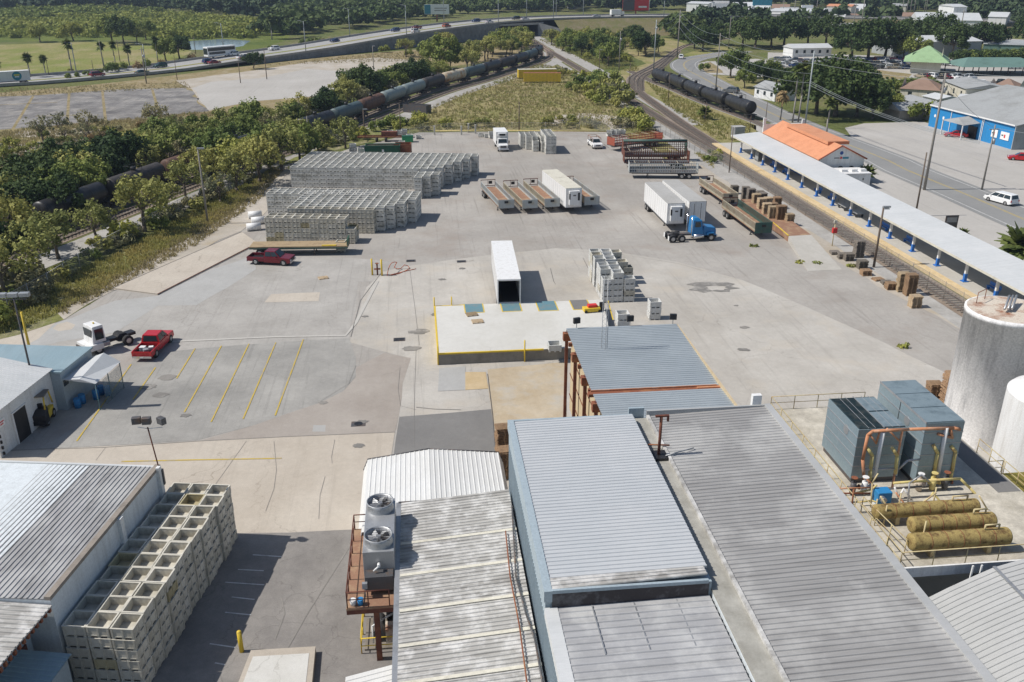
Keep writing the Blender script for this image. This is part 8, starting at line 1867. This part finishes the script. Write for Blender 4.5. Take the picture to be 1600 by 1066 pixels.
BELT = [(-60, 350), (0, 335), (60, 318), (140, 282), (210, 256), (270, 236), (340, 220), (420, 202), (500, 182), (560, 152), (620, 136), (690, 116), (700, 124), (615, 154), (520, 190), (400, 228), (270, 272), (150, 318), (60, 350), (-60, 396)]
wood(BELT, 74, ['olive0', 'olive1', 'olive2', 'green0', 'green1', 'grey1', 'dark1', 'olive0', 'grey0', 'light0', 'olive2'], (.72, 1.12), 1, 4.3, 'in the belt behind the left train', 'trees of the belt behind the left train')
wood(BELT, 40, ['bush0', 'bush1', 'greybush', 'bush2'], (.8, 1.5), 2, 3.0, 'under the belt behind the left train', 'bushes of the belt behind the left train')
wood([(-60, 300), (0, 262), (120, 228), (230, 205), (330, 188), (250, 196), (120, 205), (0, 228), (-60, 250)], 34, ['bush0', 'greybush', 'drybush', 'bush2', 'grey1'], (.5, 1.0), 3, 3.0, 'on the weedy ground before the old slab', 'bushes before the old slab')
wood([(-60, 355), (0, 335), (90, 300), (200, 262), (230, 268), (100, 325), (0, 372), (-60, 395)], 17, ['dark0', 'dark1', 'green0', 'olive1'], (.8, 1.1), 4, 5.0, 'in the thick wood at the left edge', 'trees of the thick wood at the left')
STRIP = [(-40, 520), (20, 470), (110, 412), (200, 364), (290, 322), (360, 288), (430, 255), (520, 222), (600, 196), (630, 196), (545, 224), (450, 252), (390, 284), (330, 318), (255, 358), (170, 404), (80, 462), (30, 505)]
wood(STRIP, 42, ['bush0', 'bush1', 'greybush', 'bush2', 'greybush'], (.6, 1.15), 6, 2.4, 'along the left chain-link fence', 'bushes along the left fence')
for k, (x, y, key, sc, lb) in enumerate(((52, 428, 'olive0', 1.0, 'olive tree with a forked trunk by the fence at the far left'), (8, 470, 'olive1', 1.05, 'olive tree crowding the left edge beside the lamp pole'), (150, 378, 'olive2', .8, 'small olive tree leaning by the fence before the nearest tank car'), (226, 362, 'olive1', 1.15, 'yellow-green tree with a bent trunk before the tank cars'), (262, 338, 'olive0', .8, 'short olive tree left of the leaning grey lamp pole'), (345, 318, 'grey1', .8, 'bare branching tree just right of the leaning lamp pole'), (372, 300, 'olive2', 1.0, 'olive tree before the rust-brown tank car'), (405, 286, 'olive0', 1.2, 'tall olive tree left of the far bin block'), (440, 268, 'olive1', 1.2, 'olive tree right beside the far bin block corner'), (470, 256, 'green1', 1.0, 'green tree behind the far left bin block corner'), (497, 245, 'olive2', 1.0, 'tree just behind the grey pole at the far bins'), (540, 232, 'olive1', .9, 'leaning tree left of the green skip'), (420, 262, 'green0', 1.1, 'leafy tree overhanging the left track'), (383, 275, 'light0', 1.1, 'pale leafy tree overhanging the left track'), (455, 240, 'olive0', 1.1, 'olive tree overhanging the track behind the bins'), (92, 405, 'olive1', .9, 'olive tree between the fence and the nearest tank car'), (30, 448, 'greybush', 1.6, 'broad grey bush beneath the far left olive trees'), (-15, 440, 'dark0', 1.0, 'dark tree at the very left edge below the train'),
    (100, 350, 'dark1', .9, 'dark tree rising over the end of the nearest tank car'), (20, 392, 'olive2', 1.1, 'olive tree hiding the left end of the train'), (315, 290, 'olive0', 1.0, 'olive tree in front of the dark brown tank car'), (340, 268, 'green2', 1.0, 'green tree behind the leaning lamp pole'), (290, 312, 'olive1', .9, 'olive tree between the lamp pole and the bent trunk tree'))):
    plant_tree(key, G(x, y), sc, lb, 'trees along the left fence', 'bush' if 'bush' in key else 'tree')
wood([(600, 200), (640, 186), (700, 196), (780, 200), (700, 205), (640, 208)], 10, ['greybush', 'bush0', 'bush2'], (.6, 1.0), 7, 3, 'in the scrub behind the skips', 'bushes behind the skips')
plant_tree('green2', G(688, 112), 1.7, 'bright green spreading tree behind the cream tank car', 'trees behind the train'); plant_tree('dark0', G(632, 140), 1.1, 'dark palm-like tree behind the blue-grey tank cars', 'trees behind the train'); plant_tree('dark1', G(560, 158), 1.2, 'dark bushy tree behind the rust-brown tank car', 'trees behind the train')
wood([(700, 108), (740, 92), (790, 72), (822, 62), (832, 76), (800, 92), (760, 108), (720, 118)], 26, ['olive0', 'olive1', 'light0', 'green1', 'olive2'], (.8, 1.2), 8, 5, 'behind the train near the bridge', 'trees behind the train')
wood([(600, 82), (680, 78), (740, 72), (700, 88), (640, 92)], 12, ['bush2', 'bush1', 'olive0'], (.8, 1.4), 9, 5, 'at the foot of the retaining wall', 'bushes below the wall')
wood([(905, 118), (940, 122), (985, 150), (1000, 165), (960, 172), (930, 168), (890, 140)], 24, ['bush0', 'bush1', 'bush2', 'greybush', 'bush0'], (.9, 1.9), 10, 3.4, 'in the thicket beside the main track', 'bushes of the trackside thicket')
wood([(965, 182), (990, 184), (1020, 204), (1000, 206), (968, 200)], 12, ['bush0', 'greybush', 'bush2'], (.8, 1.4), 11, 2.2, 'behind the orange-red trailer', 'bushes behind the orange-red trailer')
wood([(850, 192), (880, 186), (950, 196), (940, 203), (860, 203)], 9, ['greybush', 'bush0'], (.6, 1.0), 12, 3, 'behind the white bin block', 'bushes behind the white bins')
wood([(870, 108), (905, 112), (890, 122), (868, 120)], 4, ['greybush', 'bush0'], (.8, 1.3), 13, 3, 'beside the yellow trailers', 'bushes by the yellow trailers')
wood([(848, 62), (900, 62), (960, 66), (1010, 72), (1030, 82), (985, 96), (940, 104), (915, 96), (880, 82)], 46, ['olive0', 'green1', 'green0', 'light0', 'bush2', 'bush1', 'olive2', 'dark1', 'green2'], (.7, 1.2), 14, 6, 'in the trackside wood right of the main line', 'trees right of the main line')
wood([(1095, 232), (1130, 250), (1120, 262), (1085, 244)], 5, ['bush1', 'bush2'], (.35, .6), 15, 2, 'on the gravel beside the side-on trailers', 'weeds by the trailers')
for (x, y, key, sc, lb) in ((990, 72, 'oak0', .75, 'round dark tree beside the motorhomes'), (1008, 88, 'dark0', 1.3, 'dark tree above the curved track'), (1085, 76, 'oak1', .7, 'green tree at the fork of the curved track'), (1098, 80, 'oak0', .8, 'oak left of the road bend end'), (1115, 70, 'oak2', .8, 'oak behind the lawn patch by the road bend'), (1160, 72, 'oak1', 1.0, 'broad dark oak left of the white bungalow'), (1180, 76, 'oak0', 1.05, 'broad dark oak at the far left of the car park'), (1205, 74, 'oak2', 1.0, 'dark oak just left of the white bungalow'), (1225, 72, 'oak0', 1.1, 'dark oak behind the white bungalow, left'), (1262, 70, 'oak1', 1.0, 'dark oak behind the white bungalow, middle'), (1290, 72, 'oak2', 1.1, 'dark oak at the right end of the white bungalow'), (1330, 92, 'oak0', 1.1, 'big dark oak above the car park, left'), (1356, 94, 'oak1', 1.25, 'big dark oak above the car park, second'), (1382, 92, 'oak2', 1.2, 'big dark oak above the car park, third'), (1400, 84, 'oak0', 1.0, 'oak left of the long grey-green shed'), (1420, 74, 'oak1', 1.0, 'paler oak behind the long shed, left'), (1462, 76, 'oak2', 1.2, 'dark oak behind the long shed, right'), (1486, 90, 'dark1', 1.6, 'dark tree breaking the long shed front'), (1530, 82, 'oak0', 1.0, 'light oak right of the long shed'), (1548, 80, 'oak1', .9, 'oak before the far white block'), (1600, 72, 'oak2', 1.0, 'oak at the right edge before the far warehouse'),
    (1275, 178, 'oak1', 1.05, 'huge dark oak behind the station, left trunk'), (1305, 182, 'oak2', 1.15, 'huge dark oak behind the station, middle'), (1338, 182, 'oak0', .85, 'huge dark oak beside the paved lot corner'), (1330, 160, 'oak1', .9, 'lower oak at the back of the clump'), (1362, 186, 'dark0', 1.0, 'dark bushy tree hiding the gable house'), (1388, 178, 'light0', .9, 'bright green tree beside the gable house'),
    (1142, 122, 'green1', 1.3, 'lone green tree on the roadside verge'), (1178, 130, 'dark0', .9, 'dark bush tree before the roadside bungalow'), (1195, 128, 'green0', 1.0, 'green tree behind the roadside bungalow'), (1162, 138, 'green2', .8, 'small green tree left of the bungalow'), (1098, 111, 'bush1', 1.1, 'small palm-like bush on the round verge'), (1445, 189, 'bush1', 1.8, 'dark green bush at the blue building corner'), (1098, 183, 'bush2', .8, 'spiky bush in the grass by the tank cars'),
    (1412, 94, 'light0', 1.2, 'bright tree before the long grey-green shed, left'), (1428, 96, 'green0', 1.3, 'bright tree before the long grey-green shed, right'), (63, 66, 'light0', 1.3, 'round yellow-green tree at the left lawn edge'), (115, 64, 'light0', 1.4, 'broad yellow-green tree beyond the left lawn'), (175, 67, 'green1', 1.7, 'tall dark pine-like tree beyond the lawn, left'), (195, 70, 'dark1', 1.6, 'tall dark pine-like tree beyond the lawn, right'), (228, 62, 'green0', 1.3, 'green tree in the marsh edge'), (260, 96, 'green1', 1.2, 'green tree behind the roadside palms'), (281, 92, 'dark0', 1.2, 'round dark tree left of the coach'), (397, 108, 'dark0', .8, 'round dark bush at the foot of the ramp'), (110, 112, 'bush0', .5, 'faint small bush between the palms'), (215, 70, 'olive0', 1.2, 'olive tree beyond the lawn')):
    plant_tree(key, G(x, y), sc, lb, 'individual trees and bushes', 'bush' if 'bush' in key else 'tree')
for k in range(10):
    plant_tree('green%d' % (k % 3), G(1335+k*12.5, 148-k*.6), .78, '%s clipped tree from the left in the hedge row below the car park' % nth(k), 'clipped hedge row trees', 'tree', zs=.72)
for k in range(9): plant_tree('oak%d' % (k % 3), G(1205+k*8, 131-k*.6), .38, '%s low tree from the left in the hedge beside the great oak' % nth(k), 'low hedge left of the great oak', 'tree')
for k in range(14): plant_tree(('green%d' if k % 2 else 'dark%d') % (k % 2), G(1500+k*11, 103-k*.3), .95, '%s hedge tree from the left behind the shelter' % nth(k), 'hedge trees behind the shelter', 'tree', zs=.8)
for k, (x, y, s_, lb) in enumerate(((108, 123, .7, 'low dark hedge bush on the median, left'), (122, 121, .7, 'low dark hedge bush on the median, second'), (137, 119, .7, 'low dark hedge bush on the median, third'), (155, 116, .7, 'low dark hedge bush on the median, right'), (172, 114, 1.4, 'large dark roadside bush below the palms, left'), (186, 112, 1.3, 'large dark roadside bush below the palms, right'), (215, 108, 1.3, 'reddish bush beside the dark green car'), (228, 107, 1.3, 'bush right of the dark green car'), (252, 103, 1.2, 'brown bush at the median end'), (477, 74, 1.5, 'dark median bush on the ramp, left'), (492, 71, 1.4, 'dark median bush on the ramp, right'), (506, 68, 1.2, 'brown median bush on the ramp'), (516, 67, 1.2, 'small brown median bush on the ramp end'), (345, 92, 1.4, 'long brown bush before the coach'), (333, 93, 1.4, 'brown bush before the coach front'), (302, 95, 1.4, 'brown bush behind the coach'), (424, 83, 1.2, 'round bush on the roadside by the ramp'))):
    plant_tree('drybush' if 'brown' in lb or 'reddish' in lb else 'bush1', G(x, y), s_, lb, 'roadside bushes', 'bush')
# palms
def palm(key, H, R_, nf, seed, mat='frond', droop=.6, ball=True):
    rg = random.Random(seed); t = thing('palm_tree', '-', 'palm', (0, 0, 0)); MB().cyl((0, 0, 0), (rg.uniform(-.2, .2), 0, H*.5), .2, .17, 8).cyl((0, 0, H*.48), (0, 0, H), .17, .15, 8).build('trunk', 'pole_grey', t)
    V = []
    for i in range(nf):
        a = rg.uniform(0, 6.283); el = rg.uniform(-1.0, 1.35) if ball else rg.uniform(-.2, 1.2); L_ = R_*rg.uniform(.8, 1.1); d = Vector((math.cos(a)*math.cos(el), math.sin(a)*math.cos(el), math.sin(el)))
        sd_ = d.cross(Vector((0, 0, 1))).normalized(); o = Vector((0, 0, H)); pr = o
        for s_ in range(1, 5):
            f = s_/4; c = o+d*(L_*f)-Vector((0, 0, droop*f*f*L_*.45)); w0_, w1_ = R_*.26*math.sin(math.pi*min(1, (s_-1)/4+.12)), R_*.26*math.sin(math.pi*min(.97, f))+.02
            for side_ in (-1, 1): V += [pr, pr+sd_*side_*w0_-Vector((0, 0, w0_*.5)), c+sd_*side_*w1_-Vector((0, 0, w1_*.5)), c]
            pr = c
    me = mesh_quads('crown', np.array([tuple(v) for v in V]), mat); o = bpy.data.objects.new('crown', me); COL.objects.link(o); o.parent = t; PARTS.setdefault(t.name, []).append(o); TREES[key] = [t, False]
palm('palm0', 6.0, 1.9, 60, 1); palm('palm1', 7.5, 1.8, 54, 2); palm('palmtall', 12.5, 1.9, 46, 3); palm('palmdead', 6.5, 2.0, 40, 4, 'leaf_dry', 1.6); palm('palmlow', 2.2, 2.4, 60, 5, 'frond', .5, False)
for (x, y, key, sc, lb) in ((0, 128, 'palm0', 1.0, 'palm cut by the left picture edge'), (48, 122, 'palm0', 1.15, 'second palm from the left on the lawn'), (72, 119, 'palm0', 1.0, 'third palm from the left on the lawn'), (113, 115, 'palm1', 1.35, 'tallest palm of the lawn row, fat round crown'), (163, 110, 'palm1', 1.15, 'leaning palm in the middle of the lawn row'), (181, 105, 'palm1', 1.1, 'wide-crowned palm right of the middle one'), (203, 105, 'palm0', 1.15, 'last small palm right of the lawn row'), (247, 98, 'palm1', 1.15, 'palm beside the green trees left of the coach'), (33, 86, 'palm0', .01, ''), (1238, 192, 'palmtall', 1.0, 'tall slim palm behind the station, left of two'), (1247, 191, 'palmtall', 1.05, 'tall slim palm behind the station, right of two'), (1219, 188, 'palmdead', 1.0, 'dead brown palm beside the road'), (1291, 213, 'palm1', 1.0, 'green palm between the station roof and the road'), (1352, 284, 'palmlow', .8, 'low palm at the station gable corner'), (1590, 420, 'palmlow', 1.5, 'leafy palm at the right edge beyond the canopy'), (1502, 375, 'palmlow', .45, 'small bush under the notice board, left'), (1478, 368, 'palmlow', .4, 'small bush under the notice board, right'), (1100, 187, 'palmlow', .9, 'small palm in the grass beside the tank cars'), (425, 62, 'palm0', 1.6, 'ragged palm beside the highway lamp')):
    if lb: plant_tree(key, G(x, y), sc, lb, 'palms', 'palm')
for rec in TREES.values():      # a prototype that no spot used is not kept
    if not rec[1]:
        for c in PARTS.get(rec[0].name, []): bpy.data.objects.remove(c)
        bpy.data.objects.remove(rec[0])
# ---- far woods, marsh shrubs and grass: masses nobody could count
def mass(name, areas, mat, label, cat, ls, per, k, hr, rr, seed):
    rng = np.random.default_rng(seed); allc = []
    for px, n in areas:
        for p in sample_world(px, n, seed+n):
            R_ = rng.uniform(*rr); H = rng.uniform(*hr); a = rng.random((k, 3)); th = a[:, 0]*2*np.pi; ph = np.arccos(1-a[:, 1]*1.1); q = .55+.4*a[:, 2]
            allc.append(np.stack([p.x+R_*q*np.sin(ph)*np.cos(th), p.y+R_*q*np.sin(ph)*np.sin(th), H*(.45+.5*q*np.cos(ph)), np.full(k, R_*.42)*(.6+.6*a[:, 2])], 1))
    V = leaf_cloud(rng, np.concatenate(allc), per, ls, (1, 1, .8), flat=.5)
    me = mesh_quads(name, V, mat); o = bpy.data.objects.new(name, me); COL.objects.link(o); return tag(o, label, cat, None, 'stuff')
mass('far_forest', [([(-260, 26), (0, 22), (150, 15), (260, 20), (400, 34), (440, 30), (440, 3), (-260, 3)], 520), ([(830, 18), (1000, 20), (1200, 12), (1400, 20), (1700, 30), (1800, 3), (830, 3)], 500), ([(1560, 50), (1750, 60), (1750, 30), (1480, 30)], 60), ([(1080, 60), (1160, 50), (1300, 46), (1420, 40), (1420, 36), (1200, 42), (1080, 40)], 22)], 'far_leaf', 'dark continuous woodland along the top of the photo', 'forest', 1.9, 13, 13, (9, 15), (5, 8), 5)
mass('roadside_forest', [([(400, 60), (430, 34), (440, 3), (860, 3), (860, 20), (760, 23), (680, 30), (600, 40), (520, 52), (450, 62)], 560), ([(1040, 52), (1100, 45), (1090, 60), (1060, 66)], 24)], 'far_leaf2', 'mid green woodland beyond the highway ramp', 'forest', 1.5, 14, 13, (7, 12), (4, 7), 6)
mass('marsh_shrubs', [([(-260, 64), (0, 60), (200, 58), (270, 62), (400, 60), (430, 36), (260, 22), (150, 17), (0, 24), (-260, 28)], 1500)], 'marsh_leaf', 'bright yellow-green marsh shrubs beyond the lawn', 'shrubs', .9, 7, 7, (1.5, 4), (3, 6), 7)
mass('marsh_shrubs', [([(-260, 42), (0, 36), (100, 30), (200, 26), (260, 24), (150, 16), (0, 20), (-260, 26)], 420)], 'leaf_green', 'darker green marsh shrubs nearest the woodland', 'shrubs', 1.1, 8, 8, (3, 6), (3, 6), 8)
def tufts(name, areas, mat, label, h, seed, cat='grass'):
    rng = np.random.default_rng(seed); P = []
    for px, n in areas: P += [(p.x, p.y) for p in sample_world(px, n, seed+n)]
    P = np.array(P); n = len(P); nb = 5
    c = np.repeat(P, nb, axis=0)+rng.normal(size=(n*nb, 2))*.16; m_ = len(c); a = rng.random(m_)*6.283; hh = h*(.5+rng.random(m_)*.9); w_ = h*.16; ln = rng.normal(size=(m_, 2))*h*.35
    V = np.zeros((m_, 4, 3)); dx, dy = np.cos(a)*w_, np.sin(a)*w_
    V[:, 0] = np.stack([c[:, 0]-dx, c[:, 1]-dy, np.zeros(m_)], 1); V[:, 1] = np.stack([c[:, 0]+dx, c[:, 1]+dy, np.zeros(m_)], 1)
    V[:, 2] = np.stack([c[:, 0]+dx*.5+ln[:, 0], c[:, 1]+dy*.5+ln[:, 1], hh], 1); V[:, 3] = np.stack([c[:, 0]-dx*.5+ln[:, 0], c[:, 1]-dy*.5+ln[:, 1], hh], 1)
    me = mesh_quads(name, V.reshape(-1, 3), mat); o = bpy.data.objects.new(name, me); COL.objects.link(o); return tag(o, label, cat, None, 'stuff')
MEAD = [(610, 203), (690, 160), (790, 122), (842, 100), (890, 110), (945, 142), (990, 167), (1040, 218), (955, 202), (760, 203)]
tufts('meadow_grass', [(MEAD, 3600), ([(840, 62), (905, 64), (985, 88), (1000, 112), (940, 108)], 2200), ([(1010, 128), (1100, 170), (1180, 200), (1170, 222), (1120, 218), (1040, 165)], 1100)], 'grass_leaf', 'tall rough grass of the meadow and the track verges', .45, 21)
tufts('dry_weeds', [(MEAD, 3200), ([(-60, 300), (0, 262), (230, 210), (330, 182), (420, 178), (300, 176), (0, 206), (-60, 216)], 4200), ([(0, 140), (290, 128), (300, 138), (0, 152)], 500), ([(400, 104), (590, 84), (690, 78), (660, 96), (480, 100)], 900), ([(100, 492), (180, 450), (300, 388), (400, 318), (440, 268), (425, 262), (380, 300), (240, 400), (90, 485)], 1300)], 'grass_dry', 'dry straw-coloured weeds on the vacant ground and verges', .4, 22)
tufts('verge_grass', [([(-60, 540), (60, 505), (160, 452), (260, 392), (345, 345), (410, 290), (430, 262), (390, 284), (300, 332), (190, 395), (75, 440), (-60, 500)], 3800), ([(1120, 268), (1100, 240), (1085, 240)], 60)], 'grass_leaf', 'green grass along the foot of the left fence', .38, 23)
for k, (x, y, lb) in enumerate(((1412, 544, 'green weed tuft growing alone in the concrete yard'), (1250, 412, 'green weed at the foot of the ramp, left'), (1330, 418, 'green weed at the foot of the ramp, right'), (1178, 386+0, 'small weed beside the dark green trailer'), (1276, 414, 'weed beside the concrete slope edge'))):
    rng = np.random.default_rng(k); V = leaf_cloud(rng, np.array([[0, 0, .2, .45], [.4, .1, .15, .35], [-.3, .2, .15, .3]]), 26, .16); me = mesh_quads('weed', V, 'leaf_light'); o = bpy.data.objects.new('weed', me); COL.objects.link(o); o.location = G(x, y); tag(o, lb, 'weed')
# ---- the air itself: far things fade a little to blue
hz = MB().box(-1900, -320, -1.0, 1900, 2700, 75).build('haze', None); hz['kind'] = 'stuff'; hz['label'] = 'thin blue summer haze over the whole place'
m = bpy.data.materials.new('haze'); m.use_nodes = True; N = m.node_tree.nodes; N.remove(N['Principled BSDF'])
v = N.new('ShaderNodeVolumePrincipled'); v.inputs['Color'].default_value = (.62, .76, 1, 1); v.inputs['Density'].default_value = .00013; v.inputs['Anisotropy'].default_value = .2
m.node_tree.links.new(v.outputs[0], N['Material Output'].inputs['Volume']); hz.data.materials.append(m)
